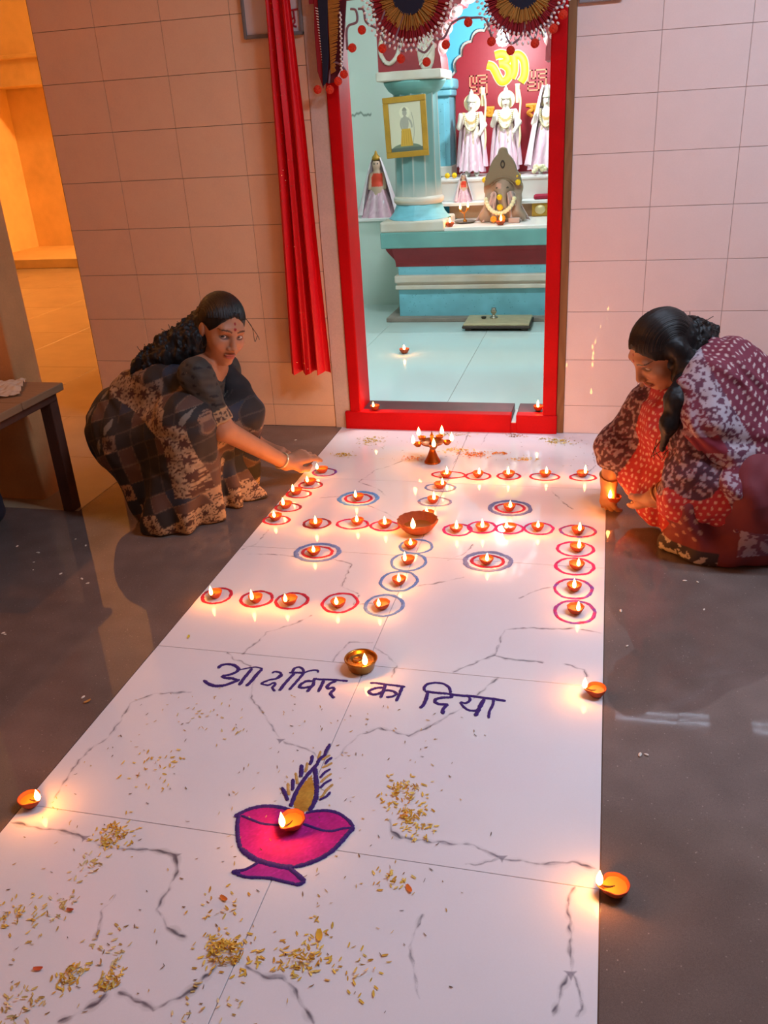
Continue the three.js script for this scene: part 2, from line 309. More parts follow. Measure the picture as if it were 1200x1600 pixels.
// the rest of the hall and the corridor beyond the left wall
structure('ceiling', metricUV(box(-7.5, 4.6, H, H + 0.15, -6.6, 7.1)), M.ceiling);
structure('wall_east', metricUV(box(4.5, 4.7, -0.1, H, -0.3, 7.1)), M.plaster);
structure('wall_south', metricUV(box(-7.5, 4.7, -0.1, H, 7, 7.2)), M.plaster);
structure('wall_west', metricUV(box(-7.7, -7.5, -0.1, H, -6.6, 7.2)), M.plaster);
structure('wall_corridor', metricUV(join([box(-1.819, -1.81, 2.7, H, -3.4, -0.3), box(-1.826, -1.82, -0.1, 2.7, -3.4, -0.3), box(-1.819, -1.6, -0.1, H, -4.2, -3.4)])), M.ochre);
structure('wall_sanctum_outside', metricUV(box(-1.819, 3.0, -0.1, H, -4.3, -4.2)), M.ochre);
structure('wall_end', metricUV(box(2.9, 3.0, -0.1, H, -6.6, -4.2)), M.ochre);
const corridorTone = texture(256, 256, (u, v) => { const k = 1 + 0.08 * pn(u, v, 4) + 0.05 * pn(u, v, 12, 2); return [0.68 * k, 0.60 * k, 0.48 * k]; });
const corridorFloor = structure('floor_corridor');
for (let i = 0; i < 8; i++) for (let j = 0; j < 7; j++) {
  const z1 = -0.052 - j * 0.93, x0 = -7.5 + i * 0.72;
  mesh('floor_tile', metricUV(rbox(x0 + 0.002, Math.min(x0 + 0.718, -1.82), -0.1, 0, z1 - 0.928, z1, 0.002, 1)), M.corridorFloor ??= phys({ map: corridorTone, roughness: 0.3 }), corridorFloor);
}
mesh('screed', box(-1.95, 3, -0.1, -0.004, -6.6, -4.3), M.grout, corridorFloor);
for (let i = 0; i < 9; i++) for (const [a, b] of [[-0.05, 0.49], [0.492, 1.033]]) { const xa = -1.352 - i * 0.72; mesh('floor_tile', metricUV(rbox(Math.max(-7.5, xa - 0.718), xa, -0.1, 0.0003, a, b, 0.002, 1)), M.corridorFloor, corridorFloor); }
const cw = structure('wall_corridor_end');
mesh('plaster', metricUV(box(-7.6, 3, -0.1, H, -6.7, -6.15)), M.ochre, cw);
mesh('pier', metricUV(box(-7.5, -6.33, 0, 1.95, -6.15, -5.5)), M.ochre, cw);
mesh('band', metricUV(box(-7.5, 3, 1.86, 2.12, -6.15, -5.68)), M.ochre, cw);
mesh('ledge', metricUV(rbox(-7.5, 3, 2.12, 2.16, -6.15, -5.6, 0.01)), M.ochre, cw);
mesh('plaster', metricUV(box(-7.5, 3, 2.16, H, -6.15, -5.75)), M.ochre, cw);
mesh('step', metricUV(rbox(-7.5, 3, 0, 0.1, -6.15, -5.0, 0.008)), M.ochre, cw);
// square pillar at the left
structure('wall_pillar', metricUV(rbox(-2.1, -1.55, -0.02, H, 0.8, 0.95, 0.012)), M.pillarWarmLit);

// light fittings of the hall: twin tube battens on the ceiling
const tubeGlow = std({ color: 0xffffff, emissive: LIGHT.hallTubeColor, emissiveIntensity: 14, roughness: 0.4 });
const battenMat = std({ color: 0xdedede, roughness: 0.5 });
for (const [x, z, len, label] of [[1.11, 1.58, 0.64, 'short twin tube light hung near the door wall'], [2.15, 1.58, 0.9, 'longer twin tube light hung at the right']]) {
  const t = thing('tube_light', label, 'tube light', [x, 2.7, z]);
  for (const s of [-1, 1]) mesh('rod', bar([s * len * 0.35, 0.09, 0], [s * len * 0.35, H - 2.7, 0], 0.006), battenMat, t);
  mesh('batten', rbox(-len / 2 - 0.03, len / 2 + 0.03, 0.02, 0.1, -0.06, 0.06, 0.008), battenMat, t);
  for (const s of [-1, 1]) mesh('tube', new THREE.CylinderGeometry(0.013, 0.013, len, 16).rotateZ(Math.PI / 2).translate(0, 0, 0.042 * s), tubeGlow, t);
  for (const s of [-1, 1]) mesh('end_cap', rbox(s * len / 2 - 0.015, s * len / 2 + 0.015, -0.018, 0.03, -0.06, 0.06, 0.004), battenMat, t);
  for (const s of [-1, 1]) { const L = new THREE.RectAreaLight(LIGHT.hallTubeColor, LIGHT.hallTube, len, 0.03); L.position.set(0, -0.02, 0.042 * s); L.rotation.set(-Math.PI / 2, 0, 0); t.add(L); }
}
function bulbLamp(name, label, pos, intensity, color, cord) {
  const t = thing(name, label, 'lamp', pos);
  mesh('bulb', lathe([[0, -0.035], [0.018, -0.031], [0.03, -0.016], [0.033, 0.002], [0.026, 0.024], [0.014, 0.042], [0.012, 0.05]], 24), std({ color: 0xffffff, emissive: color, emissiveIntensity: 12 }), t);
  mesh('holder', lathe([[0.012, 0.048], [0.019, 0.05], [0.019, 0.085], [0.006, 0.092], [0, 0.092]], 20), std({ color: 0x2a2320, roughness: 0.5 }), t);
  mesh('cord', bar([0, 0.09, 0], [0, cord, 0], 0.003), std({ color: 0x2a2320, roughness: 0.6 }), t);
  const L = new THREE.PointLight(color, intensity); L.castShadow = true; L.shadow.radius = 1.5; L.position.set(0, 0.0, 0); t.add(L);
  return t;
}
bulbLamp('ceiling_bulb', 'bare orange bulb hanging in the corridor behind the shrine', [-1.655, 2.3, -5.3], LIGHT.corridor, LIGHT.corridorColor, H - 2.3);
bulbLamp('ceiling_bulb', 'added unseen warm fill bulb hanging from the hall ceiling near the pillar', [-2.3, 2.3, 1.6], LIGHT.hallFillBulb, LIGHT.hallFillBulbColor, H - 2.3);  // added to warm the left wall and pillar; out of view
bulbLamp('ceiling_bulb', 'added unseen orange fill bulb hanging where the corridor opens to the left', [-3.6, 2.3, -0.9], LIGHT.mouthFill, LIGHT.corridorColor, H - 2.3);  // added to lift the dim corridor floor; out of view

// ---------------------------------------------------------------- oil lamps
M.clay = std({ map: texture(128, 128, (u, v) => { const k = 1 + 0.12 * pn(u, v, 6) + 0.08 * (hash(u * 128, v * 128) - 0.5); return [0.70 * k, 0.29 * k, 0.13 * k]; }), roughness: 0.75 });
M.brass = phys({ color: 0xb57a35, metalness: 1, roughness: 0.3 });
M.oil = phys({ color: 0xc98a2c, roughness: 0.08, clearcoat: 1 });
M.wick = std({ color: 0x3a2418, roughness: 1 });
M.flame = std({ color: 0x1a0a02, emissive: 0xffbe62, emissiveIntensity: 26, roughness: 1 });
const flameGeo = lathe([[0, 0], [0.0026, 0.0012], [0.0042, 0.0045], [0.0043, 0.008], [0.0031, 0.0125], [0.0014, 0.017], [0, 0.0205]], 8).scale(1.45, 1.5, 1.45);
function bowlGeo(R, Hh, spout, scallop, thick = 0.12) {
  const t = thick * R, prof = [[0, 0], [0.5 * R, 0], [0.56 * R, 0.06 * Hh], [0.75 * R, 0.3 * Hh], [0.93 * R, 0.68 * Hh], [R, 0.96 * Hh], [R - t * 0.4, Hh], [R - t, 0.95 * Hh], [0.8 * R - t * 0.6, 0.5 * Hh], [0.5 * R, 0.2 * Hh], [0, 0.14 * Hh]];
  const g = lathe(prof, 56), p = g.attributes.position;
  for (let i = 0; i < p.count; i++) {
    const x = p.getX(i), y = p.getY(i), z = p.getZ(i), a = Math.atan2(x, z), r = Math.hypot(x, z), up = clamp(y / Hh, 0, 1);
    const k = Math.exp(-((a / 0.42) ** 2)) * up * spout, q = 1 + 0.3 * k + scallop * Math.cos(9 * a) * up;
    const side = 1 - 0.1 * spout * up * Math.exp(-(((Math.abs(a) - 0.8) / 0.3) ** 2));
    p.setXYZ(i, x * q * side, y + 0.12 * Hh * k, z * q * side);
  }
  g.computeVertexNormals(); return g;
}
const bowls = [bowlGeo(0.0255, 0.021, 1, 0.012), bowlGeo(0.027, 0.022, 0.85, 0.03), bowlGeo(0.0245, 0.0225, 1.1, 0)];
const oils = bowls.map((b, i) => new THREE.CircleGeometry([0.0255, 0.027, 0.0245][i] * 0.83, 28).rotateX(-Math.PI / 2).translate(0, 0.0148, 0));
const wickGeo = tube([[0, 0.014, 0], [0.001, 0.0155, 0.01], [0, 0.02, 0.022], [0, 0.0245, 0.0285]], 0.0016, 10, 6);
const flameLight = (parent, pos, k = 1) => {
  const L = new THREE.PointLight(LIGHT.flameColor, LIGHT.flame * k); L.position.set(...pos); L.castShadow = true; L.shadow.radius = 0.22; parent.add(L); return L;
};
// a small clay lamp with its spout turned towards (turn)
function clayLamp([x, z], turn, label, group, y = 0.0005, scale = 1, lit = 1) {
  const k = Math.floor(rnd() * 3), t = thing('clay_lamp', label, 'oil lamp', [x, y, z], turn, group);
  t.scale.setScalar(scale);
  mesh('bowl', bowls[k], M.clay, t); mesh('oil', oils[k], M.oil, t); mesh('wick', wickGeo, M.wick, t);
  const f = mesh('flame', flameGeo, M.flame, t, [0, 0.0235, 0.0285]); f.scale.set(1, rr(0.85, 1.25), 1); f.castShadow = false;
  flameLight(t, [0, 0.0325, 0.0285], lit);
  return t;
}
// ring of coloured powder poured on the marble: a low uneven ridge
function powderRing([x, z], rx, rz, width, color, label, group, opts = {}) {
  const n = 88, m = 5, pos = [], col = [], idx = [], s0 = rnd() * 50, c = lin(color), c2 = lin(opts.color2 ?? color), start = opts.start ?? 0, span = opts.span ?? Math.PI * 2;
  for (let i = 0; i <= n; i++) for (let j = 0; j <= m; j++) {
    const a = start + span * i / n, ca = Math.cos(a), sa = Math.sin(a), u = j / m * 2 - 1;
    const wob = 1 + 0.05 * noise(ca * 2 + s0, sa * 2), w = width * (0.75 + 0.75 * (0.5 + 0.5 * noise(ca * 3 + s0, sa * 3, 4))) * 0.5 * (1 + 0.35 * noise(ca * 14 + s0, sa * 14, u));
    const hgt = (1 - u * u) * 0.0016 * (0.8 + 0.5 * noise(ca * 30, sa * 30, s0 + u)) + 0.0004;
    pos.push(ca * (rx * wob + u * w), hgt, sa * (rz * wob + u * w));
    const k = clamp(0.5 + 1.2 * noise(ca * 2.3 + s0, sa * 2.3, 9), 0, 1), b = 0.8 + 0.4 * hash(i, j);
    for (let q = 0; q < 3; q++) col.push(clamp(lerp(c[q], c2[q], k) * b, 0, 1));
  }
  for (let i = 0; i < n; i++) for (let j = 0; j < m; j++) { const a = i * (m + 1) + j, b = a + m + 1; idx.push(a, a + 1, b, b, a + 1, b + 1); }
  const g = new THREE.BufferGeometry(); g.setAttribute('position', new THREE.Float32BufferAttribute(pos, 3)); g.setAttribute('color', new THREE.Float32BufferAttribute(col, 3)); g.setIndex(idx); g.computeVertexNormals();
  const r = mesh('powder_ring', g, M.powder ??= std({ vertexColors: true, roughness: 0.95 }), scene, [x, 0.0003, z]);
  return tag(r, label, 'powder ring', group);
}
const RED = 0xc81f3c, PINK = 0xe0206a, BLUE = 0x5d86c8, VIOLET = 0x7d4aa8;
// [lamp foot, ring centre, ring half-width, half-depth, ring colour, second colour, turn of the spout, words for the lamp, words for the ring]
const lamps = [
  // top bar, from the door side
  [[[-0.0127,0.5518]][0], [[-0.006,0.5311]][0], 0.068, 0.034, RED, RED, 0.1, 'first clay lamp from the left in the top row, right of the brass lamp', 'wide thin red powder ring at the left end of the top row'],
  [[[0.1122,0.5389]][0], [[0.1113,0.5324]][0], 0.05, 0.038, RED, RED, 0.1, 'second clay lamp from the left in the top row', 'red powder ring around the second lamp of the top row'],
  [[[0.2308,0.5267]][0], [[0.2301,0.5202]][0], 0.046, 0.034, RED, RED, -0.2, 'third clay lamp from the left in the top row', 'small red powder ring around the third lamp of the top row'],
  [[[0.3697,0.5058]][0], [[0.3677,0.5126]][0], 0.058, 0.036, RED, RED, 0.0, 'fourth clay lamp from the left in the top row', 'red powder ring around the fourth lamp of the top row'],
  [[[0.5099,0.4914]][0], [[0.5127,0.5041]][0], 0.05, 0.034, RED, RED, 0.2, 'last clay lamp of the top row, beside the kneeling woman in red', 'red powder ring beside the hands of the woman in red'],
  // upper stem
  [[[-0.016,0.6618]][0], [[-0.016,0.6618]][0], 0.06, 0.038, BLUE, 0x8a7f9a, 0.3, 'upper clay lamp of the short column above the big clay bowl', 'faint blue powder ring uppermost in the column above the big bowl'],
  [[[-0.0174,0.8008]][0], [[-0.0138,0.7946]][0], 0.062, 0.04, BLUE, 0x9d8aa0, 0.1, 'middle clay lamp of the short column above the big clay bowl', 'faint blue powder ring second in the column above the big bowl'],
  [[[-0.013,0.9237]][0], [[-0.0103,0.9016]][0], 0.05, 0.034, BLUE, 0x9d8aa0, -0.2, 'clay lamp just behind the big clay bowl at the centre', null],
  // left column along the edge of the marble
  [[[-0.5222,0.5562]][0], [[-0.5143,0.5554]][0], 0.05, 0.04, 0x9c2c48, VIOLET, -0.8, 'clay lamp under the fingers of the woman in the dark sari', 'thin dark red powder ring under the dark-saried woman’s hand'],
  [[[-0.5323,0.6852]][0], [[-0.5303,0.6914]][0], 0.048, 0.036, RED, 0x8c2038, -0.3, 'second clay lamp of the left edge column, next to the woman’s hand', 'red powder ring second from the top on the left marble edge'],
  [[[-0.5575,0.7833]][0], [[-0.5474,0.7822]][0], 0.05, 0.036, RED, RED, -0.3, 'middle clay lamp of the left edge column', 'red powder ring midway down the left edge column'],
  [[[-0.5547,0.9089]][0], [[-0.5474,0.908]][0], 0.05, 0.036, RED, 0x8c2038, -0.2, 'fourth clay lamp of the left edge column', 'red powder ring fourth down on the left marble edge'],
  [[[-0.556,1.0159]][0], [[-0.5517,1.0208]][0], 0.05, 0.036, RED, RED, 0.0, 'lowest clay lamp of the left edge column', 'red powder ring at the foot of the left edge column'],
  // middle bar, left half
  [[[-0.392,1.0496]][0], [[-0.3962,1.0289]][0], 0.05, 0.04, 0xc02838, 0x93202f, 0.1, 'leftmost clay lamp of the middle row, in a thick red ring', 'thick red powder ring at the left end of the middle row'],
  [[[-0.2483,1.0162]][0], [[-0.2664,1.0184]][0], 0.058, 0.04, PINK, RED, 0.0, 'second clay lamp of the middle row, left of the big bowl', 'pinkish red powder ring second in the middle row'],
  [[[-0.1461,1.0247]][0], [[-0.1473,1.0196]][0], 0.054, 0.038, PINK, RED, 0.0, 'clay lamp just left of the big clay bowl in the middle row', 'pinkish red powder ring just left of the big clay bowl'],
  // middle bar, right half
  [[[0.1054,1.0293]][0], [[0.1081,1.0189]][0], 0.05, 0.045, PINK, 0xb82478, 0.0, 'first clay lamp right of the big clay bowl, in a pink ring', 'bright pink powder ring first right of the big bowl'],
  [[[0.1926,1.0085]][0], [[0.1877,0.9888]][0], 0.05, 0.045, PINK, 0xd0307a, -0.1, 'second clay lamp right of the big clay bowl, in a pink ring', 'bright pink powder ring second right of the big bowl'],
  [[[0.2833,1.0022]][0], [[0.2818,0.9873]][0], 0.048, 0.04, PINK, 0xd0307a, -0.5, 'third clay lamp right of the big clay bowl, beside the bright floor glare', 'pink powder ring with smudged edges third right of the big bowl'],
  [[[0.3766,0.9857]][0], [[0.3801,0.9752]][0], 0.05, 0.045, PINK, 0xd0307a, -0.1, 'fourth clay lamp right of the big clay bowl, in a pink ring', 'bright pink powder ring fourth right of the big bowl'],
  [[[0.5104,0.9937]][0], [[0.5099,0.9791]][0], 0.06, 0.045, 0xcf3040, VIOLET, 0.0, 'clay lamp with a tall flame at the top of the right edge column', 'wide red and violet powder ring at the top of the right edge column'],
  // right column
  [[[0.5128,1.1203]][0], [[0.5065,1.1121]][0], 0.06, 0.05, PINK, 0xc02868, 0.0, 'second clay lamp of the right edge column', 'pink powder ring second down the right edge column'],
  [[[0.5151,1.2416]][0], [[0.5089,1.2299]][0], 0.06, 0.054, PINK, 0xc02868, 0.0, 'middle clay lamp of the right edge column', 'pink powder ring midway down the right edge column'],
  [[[0.5126,1.3774]][0], [[0.5105,1.3701]][0], 0.056, 0.058, 0xd02c5c, VIOLET, -0.2, 'fourth clay lamp of the right edge column', 'pink powder ring with a violet patch, fourth down the right edge column'],
  [[[0.521,1.5035]][0], [[0.5191,1.5003]][0], 0.058, 0.06, 0xd02c5c, VIOLET, 0.1, 'lowest clay lamp of the right edge column', 'pink and violet powder ring at the foot of the right edge column'],
  // lower stem
  [[[-0.0244,1.1672]][0], [[-0.0085,1.1604]][0], 0.056, 0.05, BLUE, BLUE, 0.0, 'clay lamp just below the big clay bowl', 'blue powder ring just below the big clay bowl'],
  [[[-0.0093,1.2783]][0], [[-0.0111,1.2698]][0], 0.058, 0.06, BLUE, BLUE, -0.4, 'second clay lamp below the big clay bowl', 'blue powder ring second below the big clay bowl'],
  [[[-0.0087,1.4119]][0], [[-0.0142,1.3966]][0], 0.058, 0.062, BLUE, 0x4a78c4, 0.0, 'third clay lamp below the big clay bowl', 'deep blue powder ring third below the big clay bowl'],
  [[[-0.0273,1.5592]][0], [[-0.0251,1.5443]][0], 0.058, 0.06, 0x7d9ccc, BLUE, -0.3, 'clay lamp at the foot of the stem, right end of the bottom row', 'pale blue powder ring at the right end of the bottom row'],
  // bottom bar
  [[[-0.1573,1.5673]][0], [[-0.1587,1.549]][0], 0.054, 0.055, RED, 0xd8304e, -0.1, 'fourth clay lamp from the left in the bottom row', 'red powder ring fourth from the left in the bottom row'],
  [[[-0.3064,1.5741]][0], [[-0.3056,1.559]][0], 0.05, 0.046, RED, 0xa8243c, -0.3, 'third clay lamp from the left in the bottom row', 'red powder ring third from the left in the bottom row'],
  [[[-0.4127,1.5783]][0], [[-0.4163,1.5636]][0], 0.05, 0.046, RED, 0xa8243c, -0.2, 'second clay lamp from the left in the bottom row', 'red powder ring second from the left in the bottom row'],
  [[[-0.5468,1.5709]][0], [[-0.5461,1.563]][0], 0.046, 0.046, RED, 0xa8243c, -0.2, 'clay lamp at the left end of the bottom row, on the marble edge', 'red powder ring at the left end of the bottom row'],
];
const LG = 'clay lamps laid out on the marble in the form of a swastika', RG = 'powder rings under the clay lamps';
lamps.forEach(([p, c, rx, rz, c1, c2, turn, l, r], i) => {
  clayLamp(p, turn + 0.22, l, LG, 0.0005, 0.9);
  if (r) powderRing(c, rx * 0.95, rz, 0.009, c1, r, RG, { color2: c2 });
});
// lamps standing in the four quarters, each in a double ring
const quarters = [
  [[[-0.3019,0.8095]][0], [[-0.305,0.7979]][0], -0.3, 'clay lamp alone in the upper left quarter', 'upper left quarter', 0x5c9be0, RED],
  [[[0.2659,0.8362]][0], [[0.2664,0.8194]][0], 0.0, 'clay lamp alone in the upper right quarter', 'upper right quarter', 0x6a7ab0, 0xc0284a],
  [[[-0.3319,1.2584]][0], [[-0.3255,1.2437]][0], 0.1, 'clay lamp alone in the lower left quarter', 'lower left quarter', 0x6a86c0, 0xc8303c],
  [[[0.2364,1.2453]][0], [[0.2387,1.232]][0], 0.0, 'clay lamp alone in the lower right quarter', 'lower right quarter', 0x7e88b4, 0xc82c44],
];
for (const [p, c, turn, l, q, blue, red] of quarters) {
  clayLamp(p, turn + 0.22, l, LG, 0.0005, 0.9);
  powderRing(c, 0.072, 0.062, 0.014, blue, `outer blue powder ring around the lamp of the ${q}`, RG);
  powderRing(c, 0.05, 0.04, 0.01, red, `inner red powder ring around the lamp of the ${q}`, RG);
}
// lamps on their own
clayLamp([[0.5834,1.8786]][0], -1.25, 'clay lamp on the right edge of the marble, level with the lettering', null, 0.0005, 1.0, 1.2);
clayLamp([[-0.5819,2.4604]][0], 1.35, 'clay lamp on the left edge of the marble near the front', null, 0.0005, 1.0, 1.2);
clayLamp([[0.6256,2.4614]][0], -1.2, 'nearest clay lamp, on the granite against the right marble edge', null, 0.0005, 1.05, 1.2);
clayLamp([[-0.0039,2.4174]][0], -0.35, 'clay lamp standing on the magenta powder drawing', null, 0.0022, 1.0, 1.0);
clayLamp([[-0.4401,-0.0164]][0], 0.0, 'clay lamp on the red door sill, left end', null, 0.0832, 0.92);
clayLamp([[0.2988,-0.0563]][0], 0.0, 'clay lamp on the red door sill, right end', null, 0.0832, 0.92);
clayLamp([[-0.5633,-1.2054]][0], 0.2, 'clay lamp alone on the white floor inside the shrine', null, 0.041, 1.2);

// the big terracotta bowl at the centre with a flame on its near rim
{
  const [x, z] = [[-0.0254,1.0456]][0], t = thing('clay_bowl_lamp', 'large brown terracotta bowl lamp at the centre of the pattern', 'oil lamp', [x, 0.0005, z], 0.2);
  const g = bowlGeo(0.07, 0.046, 0.15, 0.004, 0.09), gp = g.attributes.position;
  for (let i = 0; i < gp.count; i++) { const X = gp.getX(i), Y = gp.getY(i), Z = gp.getZ(i), a = Math.atan2(X, Z), k = 1 + 0.025 * Math.sin(a * 40) * clamp(Y / 0.02, 0, 1) + 0.03 * noise(X * 90, Y * 200, Z * 90); gp.setXYZ(i, X * k, Y, Z * k); }
  g.computeVertexNormals();
  mesh('bowl', g, std({ map: texture(128, 128, (u, v) => { const k = 1 + 0.14 * pn(u, v, 5) + 0.1 * (hash(u * 128, v * 128) - 0.5); return [0.56 * k, 0.27 * k, 0.11 * k]; }), roughness: 0.8 }), t);
  mesh('oil', new THREE.CircleGeometry(0.05, 36).rotateX(-Math.PI / 2).translate(0, 0.02, 0), phys({ color: 0x8a5420, roughness: 0.1 }), t);
  mesh('wick', tube([[0, 0.02, 0.02], [-0.012, 0.026, 0.05], [-0.014, 0.045, 0.066]], 0.0022, 10, 6), M.wick, t);
  const f = mesh('flame', flameGeo, M.flame, t, [-0.014, 0.043, 0.068]); f.scale.setScalar(1.3);
  flameLight(t, [-0.014, 0.056, 0.068], 1.3);
}
// brass bowl lamp above the lettering
{
  const [x, z] = [[-0.0088,1.8603]][0], t = thing('brass_bowl_lamp', 'small brass bowl lamp above the purple lettering', 'oil lamp', [x, 0.0005, z], 0.6);
  mesh('bowl', lathe([[0, 0], [0.03, 0], [0.034, 0.004], [0.036, 0.016], [0.042, 0.028], [0.0435, 0.031], [0.041, 0.033], [0.037, 0.03], [0.033, 0.018], [0.028, 0.012], [0, 0.011]], 48), M.brass, t);
  mesh('oil', new THREE.CircleGeometry(0.0345, 36).rotateX(-Math.PI / 2).translate(0, 0.0225, 0), phys({ color: 0x7a5a30, roughness: 0.08 }), t);
  mesh('ring', new THREE.TorusGeometry(0.012, 0.003, 8, 28).rotateX(Math.PI / 2).translate(-0.006, 0.024, -0.006), M.brass, t);
  mesh('wick', tube([[0, 0.023, 0], [0.002, 0.026, 0.02], [0, 0.033, 0.033]], 0.0018, 10, 6), M.wick, t);
  const f = mesh('flame', flameGeo, M.flame, t, [0, 0.032, 0.0345]); f.scale.setScalar(1.15);
  flameLight(t, [0, 0.043, 0.0345], 1.3);
}
// five-wick copper lamp with a finial, before the sill
{
  const [x, z] = [[-0.0949,0.4006]][0], t = thing('five_wick_lamp', 'copper lamp on a conical foot with five flames, in front of the door sill', 'oil lamp', [x, 0.0005, z], 0.28);
  const cu = phys({ color: 0xb0602a, metalness: 1, roughness: 0.32 });
  mesh('foot', lathe([[0, 0], [0.033, 0], [0.034, 0.004], [0.03, 0.009], [0.022, 0.026], [0.014, 0.046], [0.0095, 0.06], [0.012, 0.066], [0.009, 0.072], [0, 0.074]], 40), cu, t);
  mesh('dish', lathe([[0, 0.072], [0.02, 0.074], [0.044, 0.082], [0.05, 0.09], [0.047, 0.0905], [0.04, 0.085], [0.016, 0.08], [0, 0.08]], 48), cu, t);
  mesh('finial', lathe([[0, 0.08], [0.012, 0.082], [0.007, 0.09], [0.011, 0.099], [0.006, 0.108], [0.009, 0.114], [0.004, 0.124], [0, 0.136]], 24), cu, t);
  for (let i = 0; i < 5; i++) {
    const a = i * Math.PI * 0.4, s = Math.sin(a), c = Math.cos(a);
    mesh('cup', bowlGeo(0.017, 0.016, 1, 0).rotateY(a).translate(s * 0.062, 0.079, c * 0.062), cu, t);
    mesh('flame', flameGeo, M.flame, t, [s * 0.082, 0.095, c * 0.082]).scale.setScalar(1.25);
    flameLight(t, [s * 0.082, 0.107, c * 0.082], 0.8);
  }
}

// ---------------------------------------------------------------- powder lettering and drawing
M.powderFlat ??= std({ vertexColors: true, roughness: 0.95 });
// a poured line of powder: a low ridge with a grainy edge along a path of [x, z] on the marble
function ridge(pts, width, color, taper = true, y0 = 0.0004) {
  const cv = new THREE.CatmullRomCurve3(pts.map(([x, z]) => V(x, 0, z)), false, 'catmullrom', 0.35), len = cv.getLength(), n = Math.max(6, Math.ceil(len / 0.0016)), m = 4, pos = [], col = [], idx = [], c = lin(color);
  for (let i = 0; i <= n; i++) {
    const t = i / n, p = cv.getPointAt(t), d = cv.getTangentAt(t), nx = d.z, nz = -d.x, e = taper ? Math.min(1, 0.55 + Math.min(t, 1 - t) * len / width * 0.9) : 1;
    for (let j = 0; j <= m; j++) {
      const u = j / m * 2 - 1, w = 0.5 * width * e * (1 + 0.22 * noise(p.x * 90, p.z * 90, 3) + 0.3 * noise(p.x * 420, p.z * 420, u * 2)) + (Math.abs(u) === 1 ? 0.0008 * (hash(i, j + 3) - 0.4) : 0);
      pos.push(p.x + nx * u * w, y0 + (1 - u * u) * 0.0016 * (0.8 + 0.4 * hash(i, j)), p.z + nz * u * w);
      const b = 0.78 + 0.5 * hash(i + 11, j) + 0.25 * noise(p.x * 200, p.z * 200); for (let q = 0; q < 3; q++) col.push(clamp(c[q] * b, 0, 1));
    }
  }
  for (let i = 0; i < n; i++) for (let j = 0; j < m; j++) { const a = i * (m + 1) + j, b = a + m + 1; idx.push(a, a + 1, b, b, a + 1, b + 1); }
  const g = new THREE.BufferGeometry(); g.setAttribute('position', new THREE.Float32BufferAttribute(pos, 3)); g.setAttribute('color', new THREE.Float32BufferAttribute(col, 3)); g.setIndex(idx);
  g.computeVertexNormals(); if (g.attributes.normal.getY(0) < 0) { g.setIndex(idx.map((v, i, A) => A[i - i % 3 + [0, 2, 1][i % 3]])); g.computeVertexNormals(); }
  return g;
}
// a field of powder inside an outline
function field(outline, color, color2, y = 0.0009, grain = 0.0035) {
  const sh = new THREE.Shape(outline.map(([x, z]) => new THREE.Vector2(x, z))), poly = sh.getPoints(4), xs = poly.map((p) => p.x), zs = poly.map((p) => p.y), pos = [], col = [], idx = [], at = new Map(), c = lin(color), c2 = lin(color2);
  const inside = (x, z) => { let r = false; for (let i = 0, j = poly.length - 1; i < poly.length; j = i++) { const a = poly[i], b = poly[j]; if ((a.y > z) !== (b.y > z) && x < (b.x - a.x) * (z - a.y) / (b.y - a.y) + a.x) r = !r; } return r; };
  const x0 = Math.min(...xs), x1 = Math.max(...xs), z0 = Math.min(...zs), z1 = Math.max(...zs), nx = Math.ceil((x1 - x0) / grain), nz = Math.ceil((z1 - z0) / grain);
  const vert = (i, j) => { const k = i * 1000 + j; if (!at.has(k)) { const x = x0 + i * grain, z = z0 + j * grain; at.set(k, pos.length / 3); pos.push(x, y + 0.0005 * (hash(i, j) - 0.3), z); const t = clamp(0.5 + 1.4 * fbm(x * 26, z * 26, 2), 0, 1), s = hash(i + 5, j + 9) > 0.985 ? 1.5 : 0.86 + 0.28 * hash(i, j + 2); for (let q = 0; q < 3; q++) col.push(clamp(lerp(c[q], c2[q], t) * s, 0, 1)); } return at.get(k); };
  for (let i = 0; i < nx; i++) for (let j = 0; j < nz; j++) if (inside(x0 + (i + 0.5) * grain, z0 + (j + 0.5) * grain)) { const a = vert(i, j), b = vert(i + 1, j), d = vert(i, j + 1), e = vert(i + 1, j + 1); idx.push(a, d, b, b, d, e); }
  const g = new THREE.BufferGeometry(); g.setAttribute('position', new THREE.Float32BufferAttribute(pos, 3)); g.setAttribute('color', new THREE.Float32BufferAttribute(col, 3)); g.setIndex(idx); g.computeVertexNormals(); return g;
}
const PURPLE = 0x3a2070;
